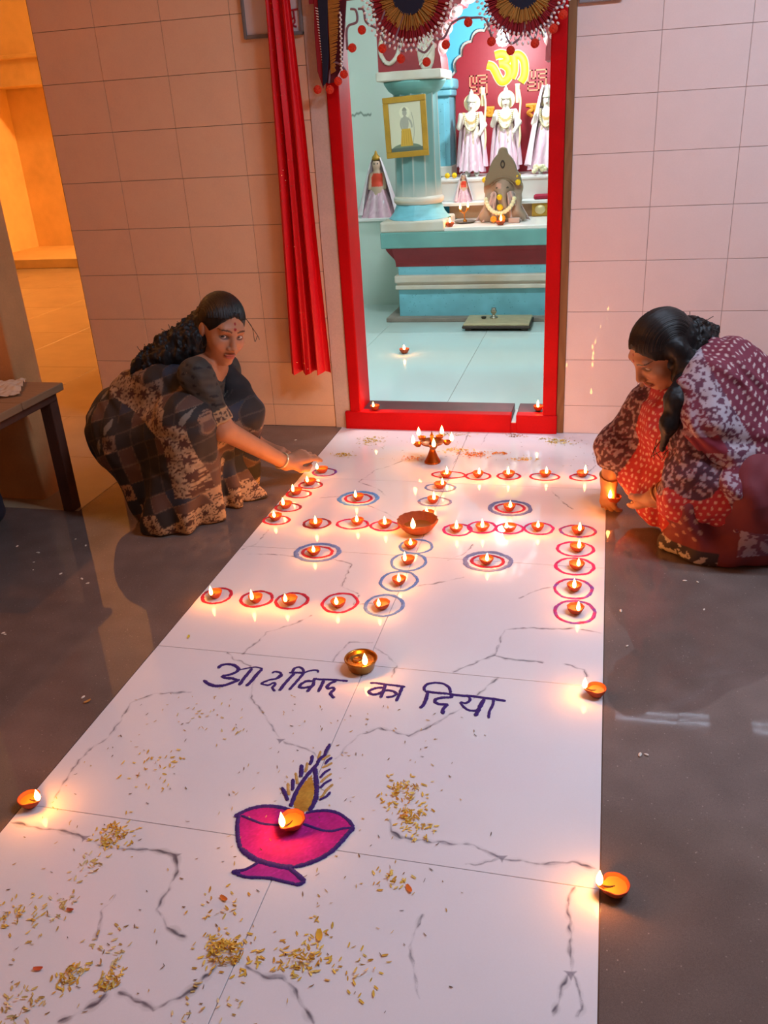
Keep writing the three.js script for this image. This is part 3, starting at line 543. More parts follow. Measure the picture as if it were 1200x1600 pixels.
{
  // first word
  const w1 = thing('powder_lettering', 'first and longest word of the purple powder lettering on the marble', 'lettering', [0, 0, 0], 0, 'purple powder words');
  const st1 = [
    [0.011, [[-0.3844,1.9222],[-0.384,1.9094],[-0.3704,1.8995],[-0.35,1.9007],[-0.3308,1.9136],[-0.3302,1.9293],[-0.3436,1.9438],[-0.3594,1.9526],[-0.3489,1.9589],[-0.3298,1.9582],[-0.3123,1.9633]]],
    [0.012, [[-0.4008,1.9776],[-0.3867,1.9875],[-0.3637,1.9957],[-0.3394,1.99],[-0.3226,1.9753],[-0.308,1.9596]]],
    [0.011, [[-0.2952,1.9079],[-0.2968,1.9301],[-0.2995,1.9521],[-0.3001,1.9836]]],
    [0.006, [[-0.3279,1.9207],[-0.3074,1.9086],[-0.2872,1.9003],[-0.2654,1.9044]]],
    [0.011, [[-0.2673,1.9066],[-0.272,1.9293],[-0.2752,1.9603],[-0.2809,1.984]]],
    [0.008, [[-0.2351,1.9202],[-0.2288,1.9111],[-0.2144,1.9138],[-0.2062,1.9261],[-0.2128,1.9393],[-0.2303,1.9482],[-0.2439,1.9625],[-0.2435,1.9684],[-0.2258,1.9703],[-0.2154,1.9579],[-0.2092,1.9646],[-0.2111,1.9797],[-0.1996,1.9925]]],
    [0.008, [[-0.2095,1.9223],[-0.2165,1.9448]]],
    [0.010, [[-0.1762,1.9108],[-0.1818,1.9362],[-0.1869,1.964],[-0.189,1.989]]],
    [0.009, [[-0.1909,1.91],[-0.1783,1.908],[-0.1639,1.9057],[-0.1501,1.9047]]],
    [0.009, [[-0.183,1.9088],[-0.183,1.8888],[-0.1719,1.882],[-0.1598,1.8895],[-0.1528,1.907],[-0.156,1.929],[-0.1606,1.9538],[-0.1659,1.9812]]],
    [0.007, [[-0.1533,1.9089],[-0.1442,1.8963],[-0.1295,1.889],[-0.1188,1.8892],[-0.116,1.898]]],
    [0.009, [[-0.12,1.9244],[-0.1029,1.9252],[-0.0778,1.9224],[-0.0522,1.9212],[-0.0285,1.9204]]],
    [0.010, [[-0.1177,1.9258],[-0.1121,1.9488],[-0.1154,1.9671],[-0.1178,1.982]]],
    [0.010, [[-0.1174,1.936],[-0.1326,1.9373],[-0.1429,1.9509],[-0.1441,1.9641],[-0.1338,1.9671],[-0.1178,1.9598],[-0.1112,1.9517]]],
    [0.010, [[-0.091,1.9275],[-0.0901,1.9482],[-0.0901,1.9774]]],
    [0.010, [[-0.0584,1.9252],[-0.0699,1.9361],[-0.0744,1.9516],[-0.0684,1.9594],[-0.0591,1.9538],[-0.0533,1.961],[-0.0572,1.972],[-0.0565,1.9805],[-0.043,1.9954]]],
  ];
  for (const [w, p] of st1) mesh('stroke', ridge(p, w * 0.92, PURPLE), M.powderFlat, w1);
  const w2 = thing('powder_lettering', 'short middle word of the purple powder lettering, beside the lamp glow', 'lettering', [0, 0, 0], 0, 'purple powder words');
  const st2 = [
    [0.009, [[0.0292,1.9196],[0.0431,1.9173],[0.0688,1.919],[0.094,1.9196],[0.1211,1.9211]]],
    [0.010, [[0.0685,1.9179],[0.0705,1.9409],[0.07,1.9752]]],
    [0.010, [[0.0667,1.9328],[0.0499,1.9373],[0.0368,1.9493],[0.0362,1.958],[0.0479,1.9647],[0.0608,1.9597],[0.0693,1.948]]],
    [0.009, [[0.0698,1.9456],[0.0831,1.9417],[0.0981,1.945],[0.1053,1.9536],[0.0974,1.965],[0.0828,1.9703]]],
    [0.009, [[0.1132,1.9224],[0.1129,1.9483],[0.1112,1.9823]]],
  ];
  for (const [w, p] of st2) mesh('stroke', ridge(p, w * 0.92, PURPLE), M.powderFlat, w2);
  const w3 = thing('powder_lettering', 'last word of the purple powder lettering, at the right', 'lettering', [0, 0, 0], 0, 'purple powder words');
  const st3 = [
    [0.009, [[0.1723,1.93],[0.1678,1.9163],[0.1736,1.9008],[0.1914,1.8921],[0.2128,1.8933],[0.2291,1.9063],[0.2369,1.928]]],
    [0.010, [[0.1725,1.9311],[0.1989,1.9325],[0.23,1.9319],[0.2475,1.9336],[0.2681,1.9336],[0.2882,1.9314],[0.3157,1.9335],[0.3394,1.9341],[0.3733,1.9373]]],
    [0.010, [[0.1801,1.9344],[0.1815,1.9596],[0.1796,1.9847],[0.174,1.9993]]],
    [0.010, [[0.2381,1.9351],[0.2407,1.9442],[0.2193,1.9495],[0.2054,1.9584],[0.2051,1.9695],[0.2171,1.9758],[0.2356,1.9744],[0.2322,1.9842],[0.2291,1.9954],[0.2321,2.0125]]],
    [0.008, [[0.2752,1.9313],[0.284,1.9371],[0.2875,1.9493],[0.2792,1.9617],[0.2671,1.9604],[0.2744,1.9744],[0.2897,1.9869],[0.3062,1.9863],[0.3151,1.9784]]],
    [0.012, [[0.3212,1.9365],[0.3162,1.962],[0.3116,1.9896],[0.3085,2.007]]],
    [0.008, [[0.343,1.9302],[0.344,1.9574],[0.3391,1.9851],[0.3406,2.01]]],
  ];
  for (const [w, p] of st3) mesh('stroke', ridge(p, w * 0.92, PURPLE), M.powderFlat, w3);
}
{
  const d = thing('powder_drawing', 'magenta and purple powder drawing of a footed lamp with an ochre flame', 'powder drawing');
  const bowlUp = [[-0.1304,2.4083],[-0.1213,2.3957],[-0.1065,2.3827],[-0.0867,2.3746],[-0.0654,2.3707],[-0.0454,2.3709],[-0.0258,2.3784],[-0.0042,2.3926],[0.0122,2.3751],[0.0266,2.3681],[0.0447,2.3637],[0.0638,2.3628],[0.0818,2.3679],[0.1018,2.3804],[0.1172,2.3969],[0.1111,2.4136],[0.102,2.4373],[0.0927,2.4589],[0.0801,2.4776],[0.0662,2.4914],[0.0501,2.5056],[0.0326,2.5151],[0.0077,2.5183],[-0.019,2.5169],[-0.039,2.5127],[-0.0605,2.5055],[-0.0842,2.4935],[-0.0956,2.479],[-0.1086,2.4541],[-0.1207,2.4282]];
  mesh('magenta_field', field(bowlUp, 0xb0147a, 0xc21a8a), M.powderFlat, d);
  mesh('foot_field', field([[-0.0379,2.5157],[-0.0141,2.516],[0.0131,2.5188],[0.0263,2.5195],[0.0372,2.5283],[0.0507,2.538],[0.0644,2.5446],[0.046,2.5541],[0.0197,2.5515],[-0.0069,2.5489],[-0.0316,2.5521],[-0.057,2.5538],[-0.0775,2.5484],[-0.0555,2.538]], 0x98168a, 0xb0289a), M.powderFlat, d);
  mesh('flame_field', field([[-0.0129,2.2679],[-0.0026,2.2862],[0.0086,2.3118],[0.0152,2.3412],[0.0141,2.3638],[0.0055,2.38],[-0.0177,2.3695],[-0.0264,2.3525],[-0.0284,2.33],[-0.025,2.3061],[-0.0203,2.2854]], 0xb8812a, 0xc89a3c), M.powderFlat, d);
  const dark = [
    [0.011, [[-0.1335,2.4144],[-0.1245,2.4018],[-0.1081,2.3859],[-0.0865,2.3753],[-0.0651,2.3714],[-0.0452,2.3716],[-0.0244,2.3744]]],
    [0.007, [[-0.1204,2.4083],[-0.0966,2.4148],[-0.0717,2.421],[-0.0468,2.4207],[-0.0231,2.4174]]],
    [0.010, [[-0.1264,2.4076],[-0.118,2.4348],[-0.1033,2.4668],[-0.0885,2.491]]], [0.014, [[-0.0885,2.491],[-0.0667,2.5034],[-0.0415,2.5132],[-0.0135,2.5175],[0.0131,2.5188],[0.0329,2.516]]],
    [0.012, [[0.0327,2.5154],[0.0545,2.5032],[0.0751,2.4866],[0.0921,2.4656],[0.103,2.4405],[0.1116,2.4152],[0.1184,2.3967]]],
    [0.009, [[0.1184,2.3967],[0.1018,2.3804],[0.0818,2.3679],[0.0638,2.3628],[0.0447,2.3637],[0.0269,2.3688],[0.0102,2.3773]]],
    [0.008, [[0.1174,2.3979],[0.0977,2.404],[0.0793,2.4143],[0.0584,2.4164],[0.0353,2.4119],[0.0145,2.407]]],
    [0.014, [[-0.0823,2.5484],[-0.0647,2.5475]]], [0.008, [[-0.0803,2.548],[-0.0579,2.5385],[-0.0398,2.5177]]], [0.008, [[-0.0703,2.5532],[-0.0485,2.5553],[-0.0264,2.552],[-0.0016,2.5495],[0.025,2.552],[0.0484,2.5536]]], [0.012, [[0.0239,2.5199],[0.0401,2.5293],[0.0531,2.5376],[0.0642,2.544]]], [0.010, [[0.0642,2.544],[0.0555,2.5522],[0.0463,2.5549]]],
    [0.011, [[-0.0269,2.3656],[-0.0289,2.3454],[-0.0295,2.3186],[-0.0258,2.2864],[-0.0202,2.259],[-0.0141,2.2414],[-0.0108,2.2282]]],
    [0.012, [[-0.0134,2.2434],[-0.0025,2.2702],[0.0091,2.3],[0.0171,2.3295],[0.0178,2.3538],[0.0145,2.3692]]],
    [0.010, [[-0.0122,2.2285],[-0.011,2.2134],[-0.0042,2.2015],[-0.0049,2.1864],[-0.0033,2.1618]]],
    [0.010, [[-0.0646,2.3151],[-0.0527,2.3305],[-0.0383,2.3509]]], [0.009, [[-0.0498,2.2866],[-0.0433,2.3054],[-0.039,2.3203]]], [0.012, [[-0.0459,2.2399],[-0.039,2.2603],[-0.0346,2.2779]]], [0.010, [[-0.0314,2.2062],[-0.0276,2.2227],[-0.027,2.2365]]],
    [0.008, [[0.0148,2.2046],[0.0087,2.2142],[0.0056,2.2283]]], [0.007, [[0.022,2.2413],[0.0133,2.2531],[0.0076,2.2724]]], [0.007, [[0.0338,2.2726],[0.0233,2.2856],[0.0171,2.3025]]], [0.007, [[0.0422,2.3097],[0.038,2.3238],[0.0263,2.3362]]],
  ];
  for (const [w, p] of dark) mesh('purple_line', ridge(p, w * 0.85, PURPLE, true, 0.0012), M.powderFlat, d);
  for (const p of [[[-0.0564,2.2998],[-0.0493,2.3183],[-0.0413,2.3343]], [[-0.0503,2.2664],[-0.0422,2.2833],[-0.0347,2.2991]], [[-0.0355,2.2305],[-0.0317,2.2466],[-0.03,2.2607]], [[-0.0173,2.1885],[-0.0163,2.2014],[-0.0153,2.2141]], [[0.0081,2.1972],[0.0014,2.2048],[-0.0055,2.2167]], [[0.0197,2.2208],[0.01,2.233],[0.002,2.2406]], [[0.0284,2.2545],[0.0194,2.2683],[0.0131,2.2854]], [[0.0407,2.2857],[0.0324,2.3056],[0.0284,2.3313]]]) mesh('ochre_line', ridge(p, 0.0065, 0xc09a58), M.powderFlat, d);
}

// ---------------------------------------------------------------- the shrine room behind the doorway
const FY = 0.04;
const blueTone = texture(256, 256, (u, v) => { const k = 1 + 0.10 * pn(u, v, 5) + 0.07 * pn(u, v, 17, 3), s = hash(u * 256 | 0, v * 256 | 0) > 0.995 ? -0.25 : 0; return [0.47 * k + s, 0.74 * k + s, 0.80 * k + s]; });
Object.assign(M, {
  paleWall: phys({ map: texture(256, 256, (u, v) => { const k = 1 + 0.02 * pn(u, v, 3) + 0.02 * pn(u, v, 9, 2); return [0.78 * k, 0.84 * k, 0.80 * k]; }), roughness: 0.35 }),
  shrineFloor: phys({ map: texture(128, 128, (u, v) => { const k = 1 + 0.012 * pn(u, v, 4); return [0.80 * k, 0.87 * k, 0.85 * k]; }), roughness: 0.09 }),
  blue: std({ map: blueTone, roughness: 0.55 }),
  teal: std({ map: texture(128, 128, (u, v) => { const k = 1 + 0.14 * pn(u, v, 5) + 0.06 * pn(u, v, 15, 2); return [0.42 * k, 0.63 * k, 0.61 * k]; }), roughness: 0.55 }),
  sky: std({ color: 0x63c6e6, roughness: 0.6 }),
  maroon: std({ map: speckle(0x932830, 0.12, 5, 0.05), roughness: 0.5 }),
  crimson: std({ map: speckle(0xa01c2a, 0.05, 4, 0.03), roughness: 0.45 }),
  whitewash: std({ map: texture(128, 128, (u, v) => { const k = 1 + 0.1 * pn(u, v, 5) + 0.08 * pn(u, v, 14, 2), d = Math.max(0, pn(u, v, 4, 7)) * 0.25; return [0.80 * k, 0.77 * k - d * 0.5, 0.72 * k - d]; }), roughness: 0.75 }),
  marbleWhite: phys({ color: 0xe9e7e2, roughness: 0.25 }),
  yellow: std({ color: 0xf2d21c, roughness: 0.5 }), orange: std({ color: 0xe8951c, roughness: 0.5 }), cream: std({ color: 0xf0e2c0, roughness: 0.6 }),
  gold: phys({ map: speckle(0xb8892c, 0.1, 6, 0.06), metalness: 0.35, roughness: 0.45 }),
  vcol: std({ vertexColors: true, roughness: 0.6 }),
  petalYellow: std({ color: 0xf0c414, roughness: 0.8 }), petalWhite: std({ color: 0xefe6bc, roughness: 0.8 }), petalOrange: std({ color: 0xf0971a, roughness: 0.8 }),
});
const sf = structure('floor_shrine');
for (const [x0, x1] of [[-1.6, -1.51], [-1.51, -0.83], [-0.83, -0.15], [-0.15, 0.53], [0.53, 1.21], [1.21, 1.5]]) for (const [z0, z1] of [[-2.95, -1.72], [-1.72, -0.166]]) mesh('floor_tile', rbox(x0 + 0.001, x1 - 0.001, -0.05, FY, z0 + 0.001, z1 - 0.001, 0.001, 1), M.shrineFloor, sf);
mesh('bed', box(-1.6, 1.5, -0.12, FY - 0.003, -3.3, -0.166), M.grout, sf);
structure('wall_shrine_left', metricUV(box(-1.82, -1.6, -0.1, 2.7, -3.3, -0.31)), M.paleWall);
structure('wall_shrine_right', metricUV(box(1.5, 1.7, -0.1, 2.7, -3.3, -0.31)), M.paleWall);
structure('wall_shrine_front', metricUV(join([box(-1.6, -0.552, -0.05, 2.7, -0.31, -0.301), box(0.412, 1.5, -0.05, 2.7, -0.31, -0.301), box(-0.552, 0.412, 2.06, 2.7, -0.31, -0.301)])), M.paleWall);
structure('ceiling_shrine', metricUV(box(-1.82, 1.7, 2.6, 2.7, -3.3, -0.31)), M.ceiling);
{
  const g = metricUV(box(-1.82, 1.7, -0.1, 2.7, -3.4, -3.12));
  structure('wall_shrine_back', g, M.sky);
  // pale marble-faced wall and ledge at the left, one dark vein in the stone
  const w = structure('wall_shrine_ledge'), vein = texture(512, 512, (u, v) => { const y = 0.35 + 0.02 * noise(u * 9, 3, 1) + 0.012 * noise(u * 30, 5, 1), on = u > 0.3 && u < 0.62 ? 1 : 0, d = Math.abs(v - y), k = 1 + 0.02 * pn(u, v, 3), e = on * Math.max(0, 1 - d / 0.006) * 0.35; return [0.78 * k - e, 0.84 * k - e, 0.80 * k - e]; });
  const upper = new THREE.PlaneGeometry(0.78, 1.95).translate(-1.21, 1.625, -2.899), body = box(-1.6, -0.82, 0.64, 2.6, -3.12, -2.9);
  mesh('marble_face', upper, phys({ map: vein, roughness: 0.35 }), w); mesh('wall', metricUV(body), M.paleWall, w);
  mesh('ledge_front', metricUV(box(-1.6, -0.8, FY, 0.635, -2.95, -2.63)), M.paleWall, w);
  mesh('ledge_top', rbox(-1.6, -0.8, 0.635, 0.655, -2.95, -2.615, 0.004), M.marbleWhite, w);
}
// stepped altar: ledge, blue base, white mouldings, red ogee, teal cornice, white top
const altar = structure('altar_base');
mesh('kerb', metricUV(rbox(-0.87, 1.5, FY, 0.068, -3.1, -2.03, 0.006)), std({ map: speckle(0x8f8378, 0.15, 6, 0.06), roughness: 0.7 }), altar);
mesh('base', metricUV(rbox(-0.79, 1.5, 0.06, 0.26, -3.1, -2.1, 0.006)), M.blue, altar);
mesh('moulding', metricUV(join([rbox(-0.805, 1.5, 0.248, 0.278, -3.1, -2.07, 0.008), rbox(-0.795, 1.5, 0.278, 0.292, -3.1, -2.085, 0.003), rbox(-0.81, 1.5, 0.292, 0.342, -3.1, -2.065, 0.012)])), M.whitewash, altar);
mesh('band', metricUV(box(-0.785, 1.5, 0.34, 0.4, -3.1, -2.1)), M.blue, altar);
{
  const prof = []; for (let i = 0; i <= 10; i++) { const t = i / 10; prof.push([t, 0.395 + 0.135 * t, (0.5 - 0.5 * Math.cos(Math.PI * t)) * 0.085]); }
  const sh = new THREE.Shape(); sh.moveTo(-1.0, 0.395); for (const [, y, o] of prof) sh.lineTo(o, y); sh.lineTo(-1.0, 0.53); sh.closePath();
  const g = new THREE.ExtrudeGeometry(sh, { depth: 2.3, bevelEnabled: false, curveSegments: 10 }).rotateY(-Math.PI / 2).translate(1.5, 0, -2.1);
  mesh('ogee', metricUV(g), M.maroon, altar);
  const g2 = new THREE.ExtrudeGeometry(sh, { depth: 0.9, bevelEnabled: false }).rotateY(Math.PI).translate(-0.785, 0, -2.1);
  mesh('ogee_return', metricUV(g2), M.maroon, altar);
}
mesh('cornice', metricUV(rbox(-0.87, 1.5, 0.528, 0.628, -3.1, -1.985, 0.008)), M.teal, altar);
mesh('top_slab', metricUV(rbox(-0.45, 1.5, 0.626, 0.65, -3.1, -1.99, 0.005)), M.marbleWhite, altar);
mesh('step', metricUV(rbox(-0.5, 1.5, 0.65, 0.74, -3.1, -2.5, 0.003)), std({ map: speckle(0x9a7a5c, 0.15, 5, 0.06), roughness: 0.5 }), altar);
mesh('step_slab', metricUV(rbox(-0.585, 1.5, 0.735, 0.757, -3.1, -2.44, 0.005)), M.marbleWhite, altar);
mesh('upper_step', metricUV(rbox(-0.585, 1.5, 0.757, 0.885, -3.1, -2.56, 0.003)), M.marbleWhite, altar);
mesh('upper_slab', metricUV(rbox(-0.6, 1.5, 0.882, 0.9, -3.1, -2.54, 0.005)), M.marbleWhite, altar);
// fluted pillar on the corner of the altar
{
  const p = structure('pillar_front'), cx = -0.648, cz = -2.2;
  mesh('plinth_block', metricUV(rbox(cx - 0.222, cx + 0.205, 0.626, 0.695, cz - 0.21, cz + 0.215, 0.016, 3)), M.whitewash, p);
  const flare = lathe([[0, 0.69], [0.205, 0.69], [0.195, 0.7], [0.165, 0.735], [0.15, 0.775], [0.145, 0.79], [0, 0.79]], 8 * 6); 
  { const q = flare.attributes.position; for (let i = 0; i < q.count; i++) { const a = Math.atan2(q.getZ(i), q.getX(i)), k = 1 + 0.05 * Math.abs(Math.cos(4 * a)) - 0.03; q.setXYZ(i, q.getX(i) * k, q.getY(i), q.getZ(i) * k); } flare.computeVertexNormals(); }
  mesh('petal_flare', flare.translate(cx, 0, cz), M.blue, p);
  mesh('torus', lathe([[0, 0.785], [0.15, 0.785], [0.163, 0.8], [0.165, 0.82], [0.15, 0.838], [0, 0.838]], 40).translate(cx, 0, cz), M.whitewash, p);
  const n = 12 * 10, rows = 12, pos = [], col = [], idx = [];
  for (let j = 0; j <= rows; j++) for (let i = 0; i <= n; i++) {
    const t = j / rows, y = 0.83 + 0.6 * t, a = i / n * Math.PI * 2, f = Math.abs(Math.sin(6 * a)), low = sstep(0.16, 0.02, t), r = (0.153 - 0.012 * t) * (1 - 0.09 * Math.pow(f, 0.7) * (1 - low));
    pos.push(cx + Math.cos(a) * r, y, cz + Math.sin(a) * r); const w = clamp(low + sstep(0.28, 0.1, f), 0, 1) * (0.8 + 0.3 * noise(y * 20, a * 3, 2)), c0 = [0.15, 0.29, 0.28], c1 = [0.52, 0.50, 0.45]; for (let k = 0; k < 3; k++) col.push(lerp(c0[k], c1[k], clamp(w, 0, 1)));
  }
  for (let j = 0; j < rows; j++) for (let i = 0; i < n; i++) { const a = j * (n + 1) + i, b = a + n + 1; idx.push(a, b, a + 1, b, b + 1, a + 1); }
  const g = new THREE.BufferGeometry(); g.setAttribute('position', new THREE.Float32BufferAttribute(pos, 3)); g.setAttribute('color', new THREE.Float32BufferAttribute(col, 3)); g.setIndex(idx); g.computeVertexNormals();
  mesh('fluted_shaft', g, M.vcol, p);
  mesh('capital', lathe([[0, 1.4], [0.125, 1.4], [0.13, 1.425], [0.165, 1.45], [0.192, 1.49], [0.195, 1.505], [0, 1.505]], 40).translate(cx, 0, cz), M.teal, p);
  mesh('abacus', metricUV(rbox(cx - 0.2, cx + 0.2, 1.503, 1.555, cz - 0.2, cz + 0.2, 0.01)), M.whitewash, p);
}
// red arch springing from the pillar, its edge a row of pale scallops
{
  const a = structure('arch_front'), z0 = -2.33, z1 = -2.07, cx = -0.15, R = 0.31, cy = 1.62;
  const sh = new THREE.Shape(); sh.moveTo(-0.845, 1.555); sh.lineTo(-0.455, 1.555); sh.lineTo(cx - R, cy);
  for (let i = 0; i < 5; i++) { const t0 = Math.PI - i * Math.PI / 10, t1 = t0 - Math.PI / 10, tm = (t0 + t1) / 2; sh.quadraticCurveTo(cx + (R + 0.035) * Math.cos(tm), cy + (R + 0.035) * Math.sin(tm) * 1.05, cx + R * Math.cos(t1), cy + R * Math.sin(t1) * 1.05); }
  for (let i = 5; i < 10; i++) { const t0 = Math.PI - i * Math.PI / 10, t1 = t0 - Math.PI / 10, tm = (t0 + t1) / 2; sh.quadraticCurveTo(cx + (R + 0.035) * Math.cos(tm), cy + (R + 0.035) * Math.sin(tm) * 1.05, cx + R * Math.cos(t1), cy + R * Math.sin(t1) * 1.05); }
  sh.lineTo(0.16, 1.555); sh.lineTo(0.55, 1.555); sh.lineTo(0.55, 2.6); sh.lineTo(-0.845, 2.6); sh.closePath();
  mesh('spandrel', metricUV(new THREE.ExtrudeGeometry(sh, { depth: z1 - z0, bevelEnabled: false, curveSegments: 8 }).translate(0, 0, z0)), M.maroon, a);
  for (let i = 0; i < 10; i++) { const tm = Math.PI - (i + 0.5) * Math.PI / 10; mesh('scallop', ell3(0.062, 0.05, 0.14).translate(0, 0, 0).rotateZ(tm).translate(cx + (R + 0.045) * Math.cos(tm), cy + (R + 0.045) * Math.sin(tm) * 1.05, -2.2), std({ color: 0xdfa9a4, roughness: 0.6 }), a); }
  mesh('hook_relief', tube([[-0.815, 1.66, -2.065], [-0.825, 1.72, -2.065], [-0.8, 1.61, -2.065], [-0.77, 1.6, -2.065], [-0.73, 1.63, -2.065], [-0.7, 1.7, -2.065], [-0.68, 1.78, -2.065]].slice(2), 0.013, 24, 8), M.whitewash, a);
  mesh('hook_relief', tube([[-0.8, 1.61, -2.065], [-0.825, 1.66, -2.065], [-0.815, 1.73, -2.065], [-0.79, 1.79, -2.065]], 0.013, 20, 8), M.whitewash, a);
  const leaf = ell3(0.055, 0.12, 0.02).translate(-0.545, 1.66, -2.068); mesh('leaf_relief', leaf, M.whitewash, a);
  for (let i = 0; i < 4; i++) mesh('leaf_vein', tube([[-0.585 + 0.01 * i, 1.58 + 0.03 * i, -2.05], [-0.55, 1.61 + 0.035 * i, -2.046], [-0.51, 1.66 + 0.03 * i, -2.05]], 0.004, 10, 6), M.whitewash, a);
  // the other half of the arcade, out of sight behind the door post
  mesh('pier', metricUV(box(0.3, 0.55, 0.65, 1.56, -2.33, -2.07)), M.teal, a);
}
function ell3(a, b, c) { return new THREE.SphereGeometry(1, 20, 14).scale(a, b, c); }
// blue pilaster beside the niche
{
  const p = structure('pilaster_niche');
  mesh('shaft', metricUV(join([box(-0.75, -0.545, 0.9, 1.42, -3.12, -2.86), box(-0.66, -0.58, 0.95, 1.38, -3.0, -2.845)])), M.blue, p);
  mesh('cap', metricUV(join([rbox(-0.78, -0.525, 1.42, 1.46, -3.12, -2.83, 0.01), rbox(-0.8, -0.51, 1.46, 1.53, -3.12, -2.81, 0.02)])), M.blue, p);
  mesh('foot', metricUV(rbox(-0.78, -0.53, 0.9, 0.97, -3.12, -2.83, 0.01)), M.whitewash, p);
}
// red backdrop with a cusped head
{
  const t = thing('backdrop_panel', 'red painted panel with a cusped top, yellow sacred syllable and orange swastikas behind the idols', 'panel');
  const cx = -0.17, outline = (s, z) => { const sh = new THREE.Shape(), R = 0.36 * s; sh.moveTo(cx - R, 0.9); sh.lineTo(cx - R, 1.47); for (let i = 0; i < 11; i++) { const t0 = Math.PI - i * Math.PI / 11, t1 = t0 - Math.PI / 11, tm = (t0 + t1) / 2; sh.quadraticCurveTo(cx + (R + 0.055) * Math.cos(tm), 1.47 + (R + 0.055) * Math.sin(tm), cx + R * Math.cos(t1), 1.47 + R * Math.sin(t1)); } sh.lineTo(cx + R, 0.9); sh.closePath(); return sh; };
  mesh('white_border', new THREE.ExtrudeGeometry(outline(1.075), { depth: 0.03, bevelEnabled: false, curveSegments: 6 }).translate(0, 0, -3.115), M.whitewash, t);
  mesh('red_panel', metricUV(new THREE.ExtrudeGeometry(outline(1), { depth: 0.03, bevelEnabled: true, bevelSize: 0.004, bevelThickness: 0.004, curveSegments: 6 }).translate(0, 0, -3.09)), M.crimson, t);
  const zf = -3.05, stroke = (pts, r) => tube(pts.map(([x, y]) => [x, y, zf]), r, 40, 10).translate(0, 0, -zf).scale(1, 1, 0.35).translate(0, 0, zf);
  const om = [[[-0.2505,1.6536],[-0.2152,1.6616],[-0.1785,1.65],[-0.1653,1.623],[-0.1931,1.6027],[-0.2225,1.5994]], [[-0.1989,1.6004],[-0.1599,1.5703],[-0.153,1.527],[-0.178,1.4948],[-0.2061,1.4906],[-0.2313,1.5221],[-0.2506,1.5597],[-0.2742,1.5897],[-0.3053,1.5983]], [[-0.1238,1.6463],[-0.1183,1.5938],[-0.1208,1.5415],[-0.1374,1.5082]], [[-0.1238,1.645],[-0.091,1.6479],[-0.0573,1.6158],[-0.0464,1.5629],[-0.0516,1.5107],[-0.0732,1.479]]];
  for (const p of om) { mesh('syllable_stroke', stroke(p, 0.026), M.yellow, t); mesh('syllable_outline', stroke(p, 0.033).translate(0, 0, -0.004), M.cream, t); }
  // swastikas drawn as an outline band
  const swastika = (x, y, s) => {
    const u = s / 5, P5 = [[0, 5], [1, 5], [1, 3], [2, 3], [2, 5], [5, 5], [5, 4], [3, 4], [3, 3], [5, 3], [5, 0], [4, 0], [4, 2], [3, 2], [3, 0], [0, 0], [0, 1], [2, 1], [2, 2], [0, 2]];
    const gs = P5.map((a, i) => { const b = P5[(i + 1) % P5.length], x0 = x + (Math.min(a[0], b[0]) - 2.5) * u, x1 = x + (Math.max(a[0], b[0]) - 2.5) * u, y0 = y + (Math.min(a[1], b[1]) - 2.5) * u, y1 = y + (Math.max(a[1], b[1]) - 2.5) * u, w = 0.0045; return box(x0 - w, x1 + w, y0 - w, y1 + w, zf - 0.012, zf + 0.001); });
    mesh('swastika', join(gs), std({ color: 0xf0926a, roughness: 0.5 }), t);
  };
  { const [a, b] = [[-0.3689,1.4786],[0.0385,1.4852]]; swastika(a[0], a[1], 0.118); swastika(b[0], b[1], 0.122); }
  const txt = [[[-0.3203,1.3286],[-0.2901,1.3283],[-0.2561,1.3271]], [[-0.2712,1.3259],[-0.2736,1.2986],[-0.2752,1.2712]], [[-0.3052,1.3264],[-0.2939,1.3066],[-0.3129,1.2905],[-0.2865,1.2808],[-0.2736,1.2883]], [[-0.036,1.3308],[0.0046,1.3312],[0.0466,1.3301]], [[-0.0101,1.3293],[0.0086,1.3134],[0.0051,1.2987],[-0.0132,1.2909],[-0.0205,1.2811],[-0.0055,1.2701],[0.011,1.2576]], [[0.0341,1.3295],[0.0332,1.2985],[0.0317,1.2613]]];
  for (const p of txt) mesh('letter_stroke', stroke(p, 0.012), M.orange, t);
}
// hanging bulb of the shrine, and an added unseen fill tube
{
  const t = bulbLamp('shrine_bulb', 'bright white bulb hanging under the arch in front of the red backdrop', [-0.13, 1.71, -2.44], LIGHT.shrine, LIGHT.shrineColor, 0.89);
  t.children[0].scale.setScalar(1.25);
  const b = thing('tube_light', 'added unseen white fill tube on the shrine ceiling just inside the door', 'tube light', [-0.1, 2.5, -0.42]);
  mesh('batten', rbox(-0.33, 0.33, 0.02, 0.1, -0.03, 0.03, 0.006), battenMat, b); mesh('tube', new THREE.CylinderGeometry(0.013, 0.013, 0.6, 16).rotateZ(Math.PI / 2), std({ color: 0xffffff, emissive: LIGHT.shrineColor, emissiveIntensity: 10 }), b);
  const L = new THREE.RectAreaLight(LIGHT.shrineColor, LIGHT.shrineFillTube, 0.6, 0.05); L.position.set(0, -0.02, 0); L.rotation.set(-Math.PI / 2, 0, 0); b.add(L);
}
